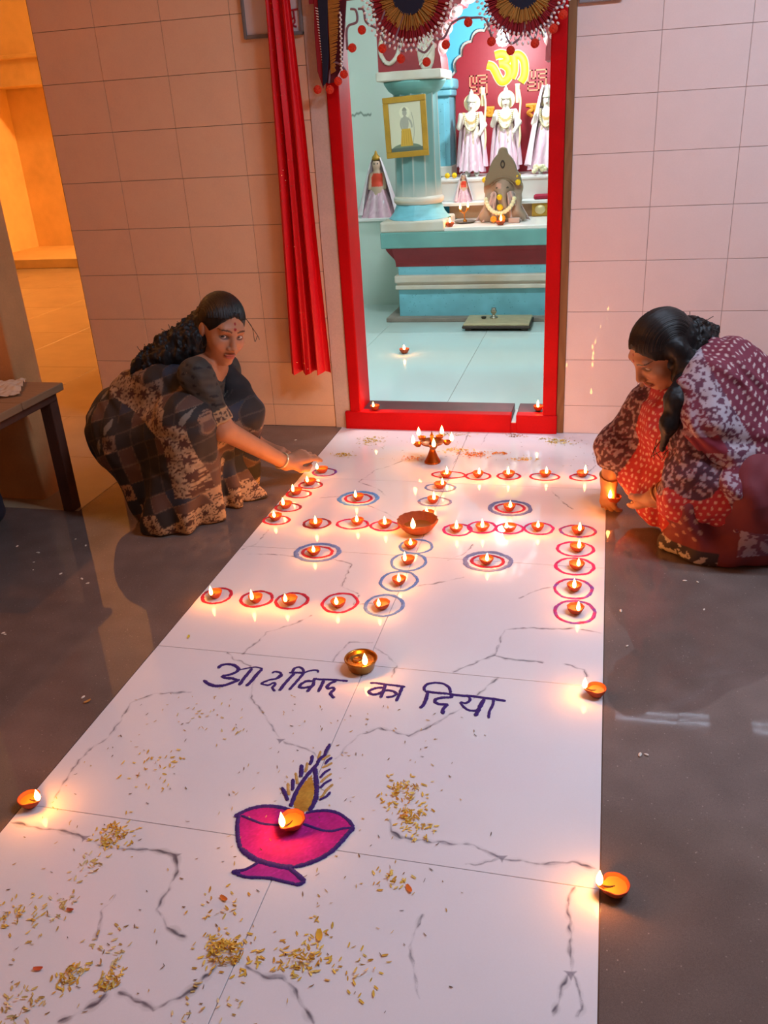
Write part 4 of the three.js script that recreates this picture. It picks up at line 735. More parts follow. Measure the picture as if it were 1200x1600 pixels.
// framed print leaning on the pillar
{
  const t = thing('framed_print', 'gold framed picture print hung tilted on the fluted pillar', 'picture', [-0.68, 1.246, -2.035], 0.02);
  t.rotation.z = 0.035;
  const w = 0.268, h = 0.345, b = 0.034;
  for (const [x0, x1, y0, y1] of [[-w / 2, w / 2, h / 2 - b, h / 2], [-w / 2, w / 2, -h / 2, -h / 2 + b], [-w / 2, -w / 2 + b, -h / 2 + b, h / 2 - b], [w / 2 - b, w / 2, -h / 2 + b, h / 2 - b]]) mesh('frame_rail', metricUV(rbox(x0, x1, y0, y1, -0.012, 0.012, 0.004)), M.gold, t);
  const c = document.createElement('canvas'); c.width = 200; c.height = 280; const x = c.getContext('2d');
  x.fillStyle = '#cfc8ae'; x.fillRect(0, 0, 200, 280); x.fillStyle = '#6f7a66'; x.beginPath(); x.ellipse(100, 268, 96, 34, 0, 0, 7); x.fill(); x.fillStyle = '#58635a'; x.fillRect(0, 258, 200, 22);
  x.fillStyle = '#ddd6ba'; x.beginPath(); x.arc(98, 58, 34, 0, 7); x.fill(); x.fillStyle = '#a39e90'; x.beginPath(); x.ellipse(98, 60, 14, 18, 0, 0, 7); x.fill(); x.beginPath(); x.ellipse(98, 118, 22, 42, 0, 0, 7); x.fill(); x.fillStyle = '#8a8577'; x.beginPath(); x.moveTo(82, 48); x.quadraticCurveTo(98, 8, 114, 48); x.fill(); x.lineCap = 'round'; x.strokeStyle = '#a39e90'; x.lineWidth = 11; x.beginPath(); x.moveTo(80, 92); x.quadraticCurveTo(62, 118, 76, 150); x.stroke(); x.beginPath(); x.moveTo(116, 92); x.quadraticCurveTo(140, 112, 138, 142); x.stroke();
  x.fillStyle = '#c89a3a'; x.beginPath(); x.moveTo(74, 150); x.lineTo(128, 150); x.lineTo(140, 250); x.lineTo(60, 250); x.fill(); x.fillStyle = '#b08430'; for (let i = 0; i < 5; i++) x.fillRect(70 + i * 14, 160, 3, 84); x.strokeStyle = '#8c8878'; x.lineWidth = 3; x.beginPath(); x.moveTo(140, 60); x.quadraticCurveTo(165, 150, 138, 240); x.stroke();
  const tx = new THREE.CanvasTexture(c); tx.colorSpace = THREE.SRGBColorSpace;
  mesh('print', new THREE.PlaneGeometry(w - 2 * b, h - 2 * b).translate(0, 0, 0.003), phys({ map: tx, roughness: 0.3 }), t);
  mesh('backing', box(-w / 2 + 0.01, w / 2 - 0.01, -h / 2 + 0.01, h / 2 - 0.01, -0.01, 0.001), M.grout, t);
}
// robed idols: one marble body each with crown, skirt, shawl and attributes
function idol(label, pos, s, o) {
  const t = thing('idol', label, 'idol', pos, o.turn ?? 0, 'white marble idols on the upper step'); t.scale.setScalar(s);
  const head = [0, 0.8, 0.0], f = blend(0.03, ell(head, [0.048, 0.062, 0.052]), cap([0, 0.72, -0.005], [0, 0.76, 0], 0.028), ell([0, 0.63, 0], [0.1, 0.1, 0.06]), ell([0, 0.52, 0], [0.075, 0.09, 0.055]),
    cap([-0.105, 0.69, 0], [-0.15, 0.56, 0.01], 0.033, 0.027), cap([-0.15, 0.56, 0.01], o.handL ?? [-0.125, 0.66, 0.09], 0.027, 0.02), cap([0.105, 0.69, 0], [0.155, 0.57, 0.01], 0.033, 0.027), cap([0.155, 0.57, 0.01], o.handR ?? [0.1, 0.47, 0.09], 0.027, 0.02),
    cap([-0.05, 0.44, 0], [-0.055, 0.05, 0], 0.05, 0.035), cap([0.05, 0.44, 0], [0.055, 0.05, 0], 0.05, 0.035), cap([-0.055, 0.02, 0], [-0.065, 0.015, 0.06], 0.026, 0.02), cap([0.055, 0.02, 0], [0.065, 0.015, 0.06], 0.026, 0.02), ell([0, 0.785, 0.055], [0.009, 0.014, 0.01]));
  const g = fieldMesh(f, [-0.25, -0.02, -0.12], [0.25, 0.9, 0.16], 0.011, (x, y, z) => {
    if (z > 0.03 && Math.hypot(Math.abs(x) - 0.019, (y - 0.808) * 1.6) < 0.009) return [0.03, 0.02, 0.02];
    if (z > 0.03 && Math.hypot(x, (y - 0.768) * 2.2) < 0.012) return [0.45, 0.08, 0.06];
    if (z > 0.03 && y > 0.82 && Math.hypot(x, (y - 0.832) * 0.5) < 0.006) return [0.5, 0.03, 0.03];
    if (Math.abs(Math.hypot(x * 1.0, (y - 0.76) * 0.62) - 0.098) < 0.010 && z > 0) return [0.62, 0.42, 0.16];
    return [0.78, 0.72, 0.62];
  });
  mesh('body', g, M.vcol, t);
  mesh('crown', lathe([[0, 0.97], [0.008, 0.965], [0.012, 0.95], [0.022, 0.94], [0.026, 0.92], [0.04, 0.9], [0.045, 0.87], [0.058, 0.85], [0.06, 0.83], [0.05, 0.825], [0, 0.83]], 28), phys({ color: 0xcfc8b4, metalness: 0.3, roughness: 0.4 }), t);
  mesh('halo', new THREE.CylinderGeometry(0.1, 0.1, 0.012, 36).rotateX(Math.PI / 2).translate(0, 0.82, -0.06), std({ color: 0xe6d9a8, roughness: 0.5 }), t);
  const folds = (top, bottom, r0, r1, color, color2, n, arc0 = 0, arc = Math.PI * 2, ph = 0) => {
    const N = 90, R = 14, p = [], c = [], id = [], A = lin(color), Bc = lin(color2);
    for (let j = 0; j <= R; j++) for (let i = 0; i <= N; i++) { const q = j / R, a = arc0 + arc * i / N, r = lerp(r0, r1, Math.pow(q, 0.8)) * (1 + (0.05 + 0.09 * q) * Math.sin(n * a + ph + 2 * noise(q * 2, a, ph)));
      p.push(Math.sin(a) * r, lerp(top, bottom, q) + 0.012 * Math.sin(n * a) * q, Math.cos(a) * r * 0.72); const k = clamp(0.5 + 0.5 * Math.sin(n * a + ph) + 0.5 * noise(a * 9, q * 12, ph), 0, 1), sp = hash(i, j + ph) > 0.93 ? 1.35 : 1; for (let z = 0; z < 3; z++) c.push(clamp(lerp(A[z], Bc[z], k) * sp, 0, 1)); }
    for (let j = 0; j < R; j++) for (let i = 0; i < N; i++) { const a = j * (N + 1) + i, b = a + N + 1; id.push(a, b, a + 1, b, b + 1, a + 1); }
    const q = new THREE.BufferGeometry(); q.setAttribute('position', new THREE.Float32BufferAttribute(p, 3)); q.setAttribute('color', new THREE.Float32BufferAttribute(c, 3)); q.setIndex(id); q.computeVertexNormals(); return q;
  };
  mesh('skirt', folds(0.53, 0.06, 0.085, o.skirt ?? 0.15, 0xf0d8de, 0xdcb2c2, 11, 0, Math.PI * 2, o.ph ?? 0), M.clothV ??= std({ vertexColors: true, roughness: 0.75, side: THREE.DoubleSide }), t);
  mesh('sash', folds(0.56, 0.36, 0.09, 0.1, 0xe6dcd0, 0xbfa68c, 7), M.clothV, t);
  if (o.shawl) mesh('shawl', folds(0.72, 0.12, 0.12, 0.175, 0xf0dade, 0xd8b0c0, 8, Math.PI * 0.3, Math.PI * 1.4, 2), M.clothV, t);
  if (o.veil) mesh('veil', folds(0.96, 0.1, 0.06, 0.23, 0xf0e6e6, 0xd9b6c4, 9, Math.PI * 0.22, Math.PI * 1.56, 1), M.clothV, t);
  if (o.bow) { mesh('bow', tube([[0.15, 0.92, 0.0], [0.17, 0.8, 0.01], [0.16, 0.6, 0.02], [0.17, 0.4, 0.02], [0.14, 0.25, 0.01]], 0.012, 30, 8), std({ color: 0xe8d8a8, roughness: 0.5 }), t); mesh('quiver', lathe([[0, 0], [0.02, 0], [0.026, 0.18], [0.03, 0.2], [0, 0.19]], 18).translate(0.13, 0.78, -0.05), std({ color: 0xe8d8a8, roughness: 0.5 }), t); }
  const beads = []; for (let i = 0; i < 26; i++) { const a = -1.9 + 3.8 * i / 25; beads.push(ball(0.011, Math.sin(a) * 0.075, 0.56 - 0.14 * Math.cos(a) + 0.1, 0.066 + 0.02 * Math.cos(a), 8, 6)); }
  mesh('necklace', join(beads), std({ color: 0xd8c9a0, roughness: 0.5 }), t);
  return t;
}
{
  const c = [[-0.1429,0.8893],[-0.375,0.8946],[0.1195,0.895]], S = 0.575;
  idol('central marble idol with bow and tall crown under the sacred syllable', [c[0][0], 0.9, -2.75], S, { bow: true, shawl: true, ph: 1 });
  idol('left marble idol with raised hand and pink draped skirt', [c[1][0], 0.9, -2.75], S * 0.985, { bow: true, shawl: true, ph: 2, handL: [-0.13, 0.7, 0.06] });
  idol('right marble idol with a white veil, half behind the door post', [0.13, 0.9, -2.75], S * 0.985, { veil: true, skirt: 0.2, ph: 4 });
}
// elephant-headed idol in front
{
  const [x, y] = [[-0.1054,0.6223]][0], t = thing('seated_idol', 'brown elephant-headed idol with a pointed crown and flower garland on the altar', 'idol', [x, 0.651, -2.28]);
  const f = blend(0.035, ell([0, 0.2, 0.02], [0.06, 0.065, 0.06]), chain(0.02, [[0, 0.19, 0.075], [0.002, 0.14, 0.095], [0.012, 0.1, 0.098], [0.03, 0.08, 0.1]], [0.028, 0.022, 0.018, 0.014]), ell([-0.085, 0.2, 0], [0.045, 0.055, 0.014]), ell([0.085, 0.2, 0], [0.045, 0.055, 0.014]), ell([0, 0.09, 0], [0.09, 0.09, 0.075]), cap([-0.09, 0.13, 0.02], [-0.1, 0.06, 0.08], 0.03, 0.022), cap([0.09, 0.13, 0.02], [0.1, 0.06, 0.08], 0.03, 0.022), cap([-0.03, 0.03, 0.06], [-0.12, 0.03, 0.05], 0.035), cap([0.03, 0.03, 0.06], [0.12, 0.03, 0.05], 0.035));
  mesh('body', fieldMesh(f, [-0.18, -0.02, -0.11], [0.18, 0.3, 0.16], 0.008, (X, Y, Z) => (Z > 0.05 && Y > 0.19 && Math.hypot(Math.abs(X) - 0.034, (Y - 0.208) * 1.6) < 0.008 ? [0.02, 0.015, 0.01] : Z > 0.05 && Math.abs(X + 0.02) < 0.018 && Y > 0.2 && Y < 0.235 ? [0.6, 0.3, 0.22] : [0.36, 0.24, 0.17])), M.vcol, t);
  const cs = new THREE.Shape(); cs.moveTo(-0.115, 0.22); cs.quadraticCurveTo(-0.11, 0.28, -0.085, 0.3); cs.quadraticCurveTo(-0.075, 0.36, -0.03, 0.4); cs.lineTo(-0.02, 0.43); cs.quadraticCurveTo(0, 0.45, 0.02, 0.43); cs.lineTo(0.03, 0.4); cs.quadraticCurveTo(0.075, 0.36, 0.085, 0.3); cs.quadraticCurveTo(0.11, 0.28, 0.115, 0.22); cs.quadraticCurveTo(0, 0.285, -0.115, 0.22);
  const crownM = phys({ color: 0x8d7a62, metalness: 0.4, roughness: 0.45 });
  const cr = mesh('crown', new THREE.ExtrudeGeometry(cs, { depth: 0.02, bevelEnabled: true, bevelSize: 0.006, bevelThickness: 0.008, bevelSegments: 2 }).translate(0, 0, 0.02), crownM, t);
  mesh('crown_jewel', new THREE.TorusGeometry(0.014, 0.004, 8, 20).scale(0.8, 1.4, 1).translate(0, 0.345, 0.052), std({ color: 0x3a2c24, roughness: 0.4 }), cr);
  for (const r of [0.09, 0.105]) mesh('crown_band', tube(Array.from({ length: 9 }, (_, i) => { const a = -0.95 + 1.9 * i / 8; return [Math.sin(a) * r, 0.165 + Math.cos(a) * r, 0.05]; }), 0.004, 24, 6), crownM, cr);
  for (const s of [-1, 1]) {
    const ap = []; for (let j = 0; j <= 8; j++) for (let i = 0; i <= 24; i++) { const q = j / 8, u = i / 24; ap.push([s * (0.03 + (0.045 + 0.085 * q) * u + 0.02 * q), 0.17 * (1 - q) + 0.004 + 0.012 * Math.sin(u * 3.1) * (1 - q), 0.085 + 0.02 * Math.sin(u * 14) * (0.3 + q * 0.6) - 0.06 * u * u]); }
    const p = [], c = [], id = []; ap.forEach((v, k) => { p.push(...v); const m = noise(v[0] * 60, v[1] * 60, 2) > 0.28 ? 0.55 : 1; c.push(0.62 * m, 0.44 * m, 0.41 * m); });
    for (let j = 0; j < 8; j++) for (let i = 0; i < 24; i++) { const a = j * 25 + i, b = a + 25; s > 0 ? id.push(a, b, a + 1, b, b + 1, a + 1) : id.push(a, a + 1, b, b, a + 1, b + 1); }
    const g = new THREE.BufferGeometry(); g.setAttribute('position', new THREE.Float32BufferAttribute(p, 3)); g.setAttribute('color', new THREE.Float32BufferAttribute(c, 3)); g.setIndex(id); g.computeVertexNormals(); mesh('robe_panel', g, M.clothV, t);
  }
}
// a flower: a ball of small upturned petals
function flowerGeo(r) { const gs = [ball(r * 0.6, 0, 0, 0, 8, 6)]; for (let k = 0; k < 26; k++) { const y = 1 - 2 * (k + 0.5) / 26, a = k * 2.4, q = Math.sqrt(1 - y * y); const g = new THREE.SphereGeometry(r * 0.34, 6, 4).scale(1, 0.5, 1); g.applyQuaternion(new THREE.Quaternion().setFromUnitVectors(V(0, 1, 0), V(q * Math.cos(a), y, q * Math.sin(a)))); gs.push(g.translate(q * Math.cos(a) * r * 0.66, y * r * 0.66, q * Math.sin(a) * r * 0.66)); } return join(gs); }
const marigold = flowerGeo(0.022);
function flower(px, label, mat, s, z, y, group) { const m = mesh('marigold', marigold, mat, scene, [px, y, z]); m.scale.setScalar(s); m.rotation.set(rr(0, 3), rr(0, 3), 0); return tag(m, label, 'flower', group); }
{
  const F = [[0.0, 0.155, 0.125, 'petalYellow', 1, 'yellow marigold on the elephant-headed idol’s chest'], [0.004, 0.095, 0.14, 'petalYellow', 1.1, 'yellow marigold at the elephant-headed idol’s waist'], [-0.035, 0.025, 0.15, 'petalOrange', 1.15, 'orange marigold at the elephant-headed idol’s feet, left'], [0.02, 0.03, 0.16, 'petalOrange', 1.25, 'orange marigold at the elephant-headed idol’s feet, right'], [-0.105, 0.255, 0.03, 'petalYellow', 1.05, 'yellow marigold left of the brown crown'], [0.105, 0.27, 0.03, 'petalYellow', 1.1, 'upper yellow marigold right of the brown crown'], [0.108, 0.235, 0.04, 'petalYellow', 1.1, 'lower yellow marigold right of the brown crown']];
  for (const [x, y, z, m, s, l] of F) flower(-0.116 + x, l, M[m], s, -2.28 + z, 0.651 + y, 'marigolds on the idols');
  const g = []; for (let i = 0; i < 15; i++) { const a = -1.35 + 2.7 * i / 14; g.push(flowerGeo(0.017).translate(-0.116 + Math.sin(a) * 0.092, 0.651 + 0.165 - 0.105 * Math.cos(a), -2.28 + 0.085 + 0.055 * Math.cos(a))); }
  tag(mesh('flower_garland', g, M.petalWhite), 'cream flower garland around the neck of the elephant-headed idol', 'garland');
  const q = [[-0.5218,0.9284],[-0.473,0.9305],[0.097,0.9229],[0.1322,0.8535]];
  flower(q[0][0], 'left marigold of the pair on the white step beside the pilaster', M.petalYellow, 1.0, -2.58, 0.922, 'marigolds on the idols'); flower(q[1][0], 'right marigold of the pair on the white step beside the pilaster', M.petalYellow, 1.0, -2.58, 0.922, 'marigolds on the idols');
  const h = []; for (let i = 0; i < 9; i++) h.push(flowerGeo(0.019).translate(q[2][0] + rr(-0.03, 0.05), 0.915 + rr(0, 0.05), -2.57 + rr(-0.02, 0.02))); tag(mesh('flower_bunch', h, M.petalWhite), 'bunch of cream flowers at the feet of the veiled idol', 'flowers', null, 'stuff');
}
// small dolls in shiny pink
function doll(label, pos, s, o = {}) {
  const t = thing('dressed_figurine', label, 'figurine', pos, o.turn ?? 0); t.scale.setScalar(s);
  const f = blend(0.02, ell([0, 0.36, 0], [0.032, 0.04, 0.034]), cap([0, 0.31, 0], [0, 0.33, 0], 0.016), ell([0, 0.265, 0], [0.045, 0.06, 0.03]), cap([-0.045, 0.29, 0], [-0.06, 0.2, 0.02], 0.014, 0.011), cap([0.045, 0.29, 0], [0.06, 0.2, 0.02], 0.014, 0.011), cap([0, 0.2, 0], [0, 0.1, 0], 0.05, 0.06));
  mesh('body', fieldMesh(f, [-0.1, 0.02, -0.08], [0.1, 0.42, 0.08], 0.006, (x, y, z) => (z > 0.015 && y > 0.36 && Math.hypot(Math.abs(x) - 0.012, y - 0.367) < 0.006 ? [0.03, 0.02, 0.02] : y > 0.325 ? (z < 0 || y > 0.385 ? [0.03, 0.02, 0.02] : [0.62, 0.42, 0.3]) : y < 0.3 && y > 0.21 && Math.abs(x) < 0.042 && (x + 0.03) * 1.2 > (y - 0.29) * 0.6 ? [0.68, 0.05, 0.015] : [0.6, 0.42, 0.3])), M.vcol, t);
  const shape = (r0, r1, y0, y1, a0, a1, n, c1, c2) => { const N = 80, R = 12, p = [], c = [], id = [], A = lin(c1), B2 = lin(c2); for (let j = 0; j <= R; j++) for (let i = 0; i <= N; i++) { const q = j / R, a = lerp(a0, a1, i / N), r = lerp(r0, r1, Math.pow(q, 0.85)) * (1 + 0.09 * q * Math.sin(n * a)); p.push(Math.sin(a) * r, lerp(y0, y1, q), Math.cos(a) * r * 0.75); const k = clamp(0.5 + 0.5 * Math.sin(n * a) + noise(a * 8, q * 9, n), 0, 1), s = hash(i + n, j) > 0.965 ? 1.6 : 1; for (let z = 0; z < 3; z++) c.push(Math.min(1, lerp(A[z], B2[z], k) * s)); } for (let j = 0; j < R; j++) for (let i = 0; i < N; i++) { const a = j * (N + 1) + i, b = a + N + 1; id.push(a, b, a + 1, b, b + 1, a + 1); } const g = new THREE.BufferGeometry(); g.setAttribute('position', new THREE.Float32BufferAttribute(p, 3)); g.setAttribute('color', new THREE.Float32BufferAttribute(c, 3)); g.setIndex(id); g.computeVertexNormals(); return g; };
  const sat = M.satin ??= phys({ vertexColors: true, roughness: 0.4, side: THREE.DoubleSide, sheen: 0.4 });
  mesh('skirt', shape(0.045, 0.13, 0.215, 0.0, 0, Math.PI * 2, 10, 0xe8c8d2, 0xd0a2b4), sat, t);
  mesh('veil', shape(0.03, 0.15, 0.41, 0.02, 0.95, Math.PI * 2 - 0.95, 9, 0xf2e8ea, 0xe4c8d2), sat, t);
  if (!o.noCrown) mesh('crown', lathe([[0, 0.455], [0.006, 0.45], [0.012, 0.43], [0.03, 0.41], [0.033, 0.39], [0, 0.395]], 18), M.gold, t);
  return t;
}
doll('standing figurine with red bodice and shiny pink skirt on the left ledge', [-1.06, 0.655, -2.745], 0.98, { turn: 0.1 });
{ const [x] = [[-0.4004,0.7545]][0]; doll('small seated figurine in pink on the middle step', [x, 0.757, -2.49], 0.44, { noCrown: true, turn: 0.4 }); }
{
  const [x] = [[0.124,0.7815]][0], t = mesh('folded_cloth', rbox(-0.05, 0.09, 0, 0.03, -0.04, 0.04, 0.012, 3), std({ map: speckle(0xa01838, 0.2, 5, 0.06), roughness: 0.8 }), scene, [x, 0.758, -2.49]); tag(t, 'crimson folded cloth on the middle step at the right', 'cloth');
  const g = thing('gilt_picture', 'small gilt frame with carved relief leaning on the brown step', 'picture', [x - 0.01, 0.651, -2.46]); g.rotation.x = -0.12; mesh('panel', rbox(-0.05, 0.06, 0.0, 0.085, -0.006, 0.006, 0.003), M.gold, g); mesh('relief', ell3(0.035, 0.03, 0.008).translate(0.005, 0.043, 0.007), std({ color: 0xd8c08a, roughness: 0.4, metalness: 0.3 }), g);
  const c = mesh('small_box', rbox(-0.035, 0.035, 0, 0.03, -0.02, 0.02, 0.003), std({ color: 0xb09a94, roughness: 0.5 }), scene, [-0.02, 0.651, -2.14]); tag(c, 'small pale box on the altar edge right of the marigolds', 'box');
}
// steel plate with a small stand of flames
{
  const [x] = [[-0.3492,0.637]][0], t = thing('offering_plate', 'steel plate with a small brass lamp stand on the altar', 'plate', [x, 0.651, -2.22]);
  mesh('plate', lathe([[0, 0], [0.055, 0], [0.07, 0.008], [0.073, 0.012], [0.069, 0.01], [0.054, 0.003], [0, 0.003]], 40), phys({ color: 0x8d8a80, metalness: 1, roughness: 0.35 }), t);
  mesh('lamp_stand', [bar([0.0, 0.003, 0], [-0.005, 0.06, 0], 0.004), bar([-0.005, 0.055, 0], [0.02, 0.085, 0], 0.004), bar([-0.005, 0.055, 0], [-0.03, 0.075, 0], 0.004), ball(0.01, 0.02, 0.085, 0), ball(0.01, -0.03, 0.075, 0), ball(0.014, 0, 0.01, 0)], M.brass, t);
  for (const [a, b] of [[0.02, 0.094], [-0.03, 0.084]]) { mesh('flame', flameGeo, M.flame, t, [a, b, 0]).scale.setScalar(1.2); flameLight(t, [a, b + 0.01, 0], 0.6); }
}
{ const q = [[-0.4181,0.6353],[-0.0955,0.6494]]; clayLamp([q[0][0], -2.03], 0.2, 'clay lamp on the altar edge beside the pillar base', null, 0.6512, 1.15); clayLamp([q[1][0], -2.03], 0.2, 'clay lamp on the altar edge below the elephant-headed idol', null, 0.6512, 1.15); }
// low wooden board with a small brass bell-shaped vessel
{
  const c = [[-0.3254,-1.8217],[-0.2782,-2.1303],[0.1146,-2.1195],[0.113,-1.7442]], t = thing('low_board', 'low cream-topped board with dark edges on the shrine floor', 'board');
  const x0 = (c[0][0] + c[1][0]) / 2, x1 = (c[2][0] + c[3][0]) / 2, z1 = (c[0][1] + c[3][1]) / 2 + 0.02, z0 = z1 - 0.27;
  mesh('top', rbox(x0, x1, 0.072, 0.088, z0, z1, 0.006), std({ map: speckle(0xb9ad88, 0.1, 5, 0.04), roughness: 0.5 }), t);
  mesh('edge', join([rbox(x0 - 0.008, x1 + 0.008, 0.056, 0.074, z0 - 0.008, z1 + 0.008, 0.008)]), std({ color: 0x3a2c22, roughness: 0.6 }), t);
  for (const x of [x0 + 0.03, x1 - 0.03]) for (const z of [z0 + 0.03, z1 - 0.03]) mesh('foot', rbox(x - 0.02, x + 0.02, FY, 0.058, z - 0.02, z + 0.02, 0.004), std({ color: 0x3a2c22, roughness: 0.6 }), t);
  const v = thing('small_vessel', 'small steel bell-shaped vessel on the low board', 'vessel', [x0 + (x1 - x0) * 0.42, 0.0882, z0 + 0.1]);
  mesh('body', lathe([[0, 0], [0.026, 0], [0.027, 0.006], [0.012, 0.014], [0.009, 0.024], [0.018, 0.036], [0.02, 0.048], [0.014, 0.058], [0.016, 0.064], [0, 0.066]], 28), phys({ color: 0xb8b4a8, metalness: 1, roughness: 0.25 }), v);
  const b = mesh('small_cup', lathe([[0, 0], [0.012, 0], [0.018, 0.012], [0.016, 0.012], [0.01, 0.003], [0, 0.003]], 20), std({ color: 0x35302a, roughness: 0.5 }), scene, [x0 + (x1 - x0) * 0.27, 0.0882, z0 + 0.12]); tag(b, 'small dark cup beside the steel vessel on the low board', 'cup');
}

// ---------------------------------------------------------------- things hung and scattered
// red sequined curtain gathered at the left of the doorway
{
  const t = thing('curtain', 'long red curtain with scattered sequins, gathered beside the doorway', 'curtain');
  const top = [[[-0.7723,1.8771],[-0.6643,1.8675]][0], [[-0.7723,1.8771],[-0.6643,1.8675]][1]], pts = [[-0.7463,1.7288],[-0.6521,1.7213],[-0.7587,1.2866],[-0.635,1.2802],[-0.7727,0.8427],[-0.6253,0.8391],[-0.793,0.274],[-0.6113,0.2818]];
  const L = [[2.05, top[0][0]], [pts[0][1], pts[0][0]], [pts[2][1], pts[2][0]], [pts[4][1], pts[4][0]], [pts[6][1], pts[6][0]]], Rt = [[2.05, top[1][0]], [pts[1][1], pts[1][0]], [pts[3][1], pts[3][0]], [pts[5][1], pts[5][0]], [pts[7][1], pts[7][0]]];
  const at = (E, s) => { const k = Math.min(3.999, s * 4), i = Math.floor(k), u = k - i; return [lerp(E[i][0], E[i + 1][0], u), lerp(E[i][1], E[i + 1][1], u)]; };
  const n = 150, m = 90, pos = [], idx = [], fold = (u, s) => 0.026 * Math.sin(u * 5.5 * Math.PI * 2 / 2 + 0.5 + 1.4 * noise(u * 3, s * 2, 1)) + 0.008 * Math.sin(u * 31 + s * 4);
  for (const back of [0, 1]) for (let j = 0; j <= m; j++) for (let i = 0; i <= n; i++) {
    const s = j / m, u = i / n, a = at(L, s), b = at(Rt, s), hem = s > 0.98 ? 0.014 * Math.sin(u * 20) : 0;
    pos.push(lerp(a[1], b[1], u) + 0.004 * Math.sin(u * 40), lerp(a[0], b[0], u) - hem * 0.4, 0.075 + fold(u, s) * (0.55 + 0.5 * s) * (1 - Math.pow(Math.abs(2 * u - 1), 6)) - back * 0.003);
  }
  const S = (m + 1) * (n + 1);
  for (const back of [0, 1]) for (let j = 0; j < m; j++) for (let i = 0; i < n; i++) { const a = back * S + j * (n + 1) + i, b = a + n + 1; back ? idx.push(a, a + 1, b, b, a + 1, b + 1) : idx.push(a, b, a + 1, b, b + 1, a + 1); }
  const g = new THREE.BufferGeometry(); g.setAttribute('position', new THREE.Float32BufferAttribute(pos, 3)); g.setIndex(idx); g.computeVertexNormals();
  mesh('cloth', g, phys({ color: 0xe41420, roughness: 0.42, sheen: 0.5, sheenColor: new THREE.Color(0xff5040), sheenRoughness: 0.4, side: THREE.DoubleSide }), t);
  const sq = []; for (let k = 0; k < 210; k++) { const j = Math.floor(rnd() * m), i = Math.floor((0.1 + 0.5 * rnd()) * n), o = (j * (n + 1) + i) * 3; const d = new THREE.CylinderGeometry(0.0016, 0.0016, 0.0006, 7).rotateX(Math.PI / 2 + rr(-0.4, 0.4)).rotateY(rr(-0.5, 0.5)); sq.push(d.translate(pos[o], pos[o + 1], pos[o + 2] + 0.0012)); }
  tag(mesh('sequins', sq, phys({ color: 0xf2d9c0, metalness: 0.9, roughness: 0.25 }), t), null, null, null, 'stuff');
  mesh('rod', bar([-0.84, 2.06, 0.075], [-0.64, 2.06, 0.075], 0.008), M.brass, t); mesh('bracket', join([box(-0.82, -0.8, 2.05, 2.07, 0, 0.075), box(-0.68, -0.66, 2.05, 2.07, 0, 0.075)]), M.brass, t);
}
// framed notice above the curtain, one red letter showing
{
  const t = thing('framed_notice', 'small white framed notice with red lettering on the tiles, half behind the curtain', 'sign');
  mesh('frame', join([rbox(-0.86, -0.626, 1.61, 1.624, 0.001, 0.018, 0.003), rbox(-0.638, -0.626, 1.61, 1.86, 0.001, 0.018, 0.003), rbox(-0.86, -0.626, 1.848, 1.86, 0.001, 0.018, 0.003), rbox(-0.872, -0.86, 1.61, 1.86, 0.001, 0.018, 0.003)]), std({ color: 0x7d7a78, roughness: 0.5 }), t);
  mesh('sheet', box(-0.862, -0.636, 1.62, 1.852, 0.001, 0.008), std({ color: 0xeadfda, roughness: 0.6 }), t);
  const red = std({ color: 0xa8283a, roughness: 0.6 }), s3 = (p, r) => tube(p.map(([x, y]) => [x, y, 0.009]), r, 20, 6);
  for (const p of [[[-0.6999,1.6937],[-0.6394,1.6976]], [[-0.66,1.6992],[-0.6567,1.6559]], [[-0.6921,1.6931],[-0.6918,1.6715],[-0.6795,1.6641],[-0.6606,1.6692]], [[-0.6567,1.6559],[-0.6657,1.6457],[-0.6507,1.6381]], [[-0.7042,1.7026],[-0.7001,1.6678]]]) mesh('letter_stroke', s3(p, 0.0035), red, t);
}
{
  const t = thing('framed_notice', 'grey framed notice over the right wall, only its lower edge showing', 'sign');
  mesh('frame', rbox(0.418, 0.57, 1.632, 1.82, 0.001, 0.016, 0.004), std({ color: 0x8c8a8c, roughness: 0.5 }), t); mesh('sheet', box(0.43, 0.558, 1.644, 1.808, 0.014, 0.018), std({ color: 0xd8d3d4, roughness: 0.6 }), t);
}
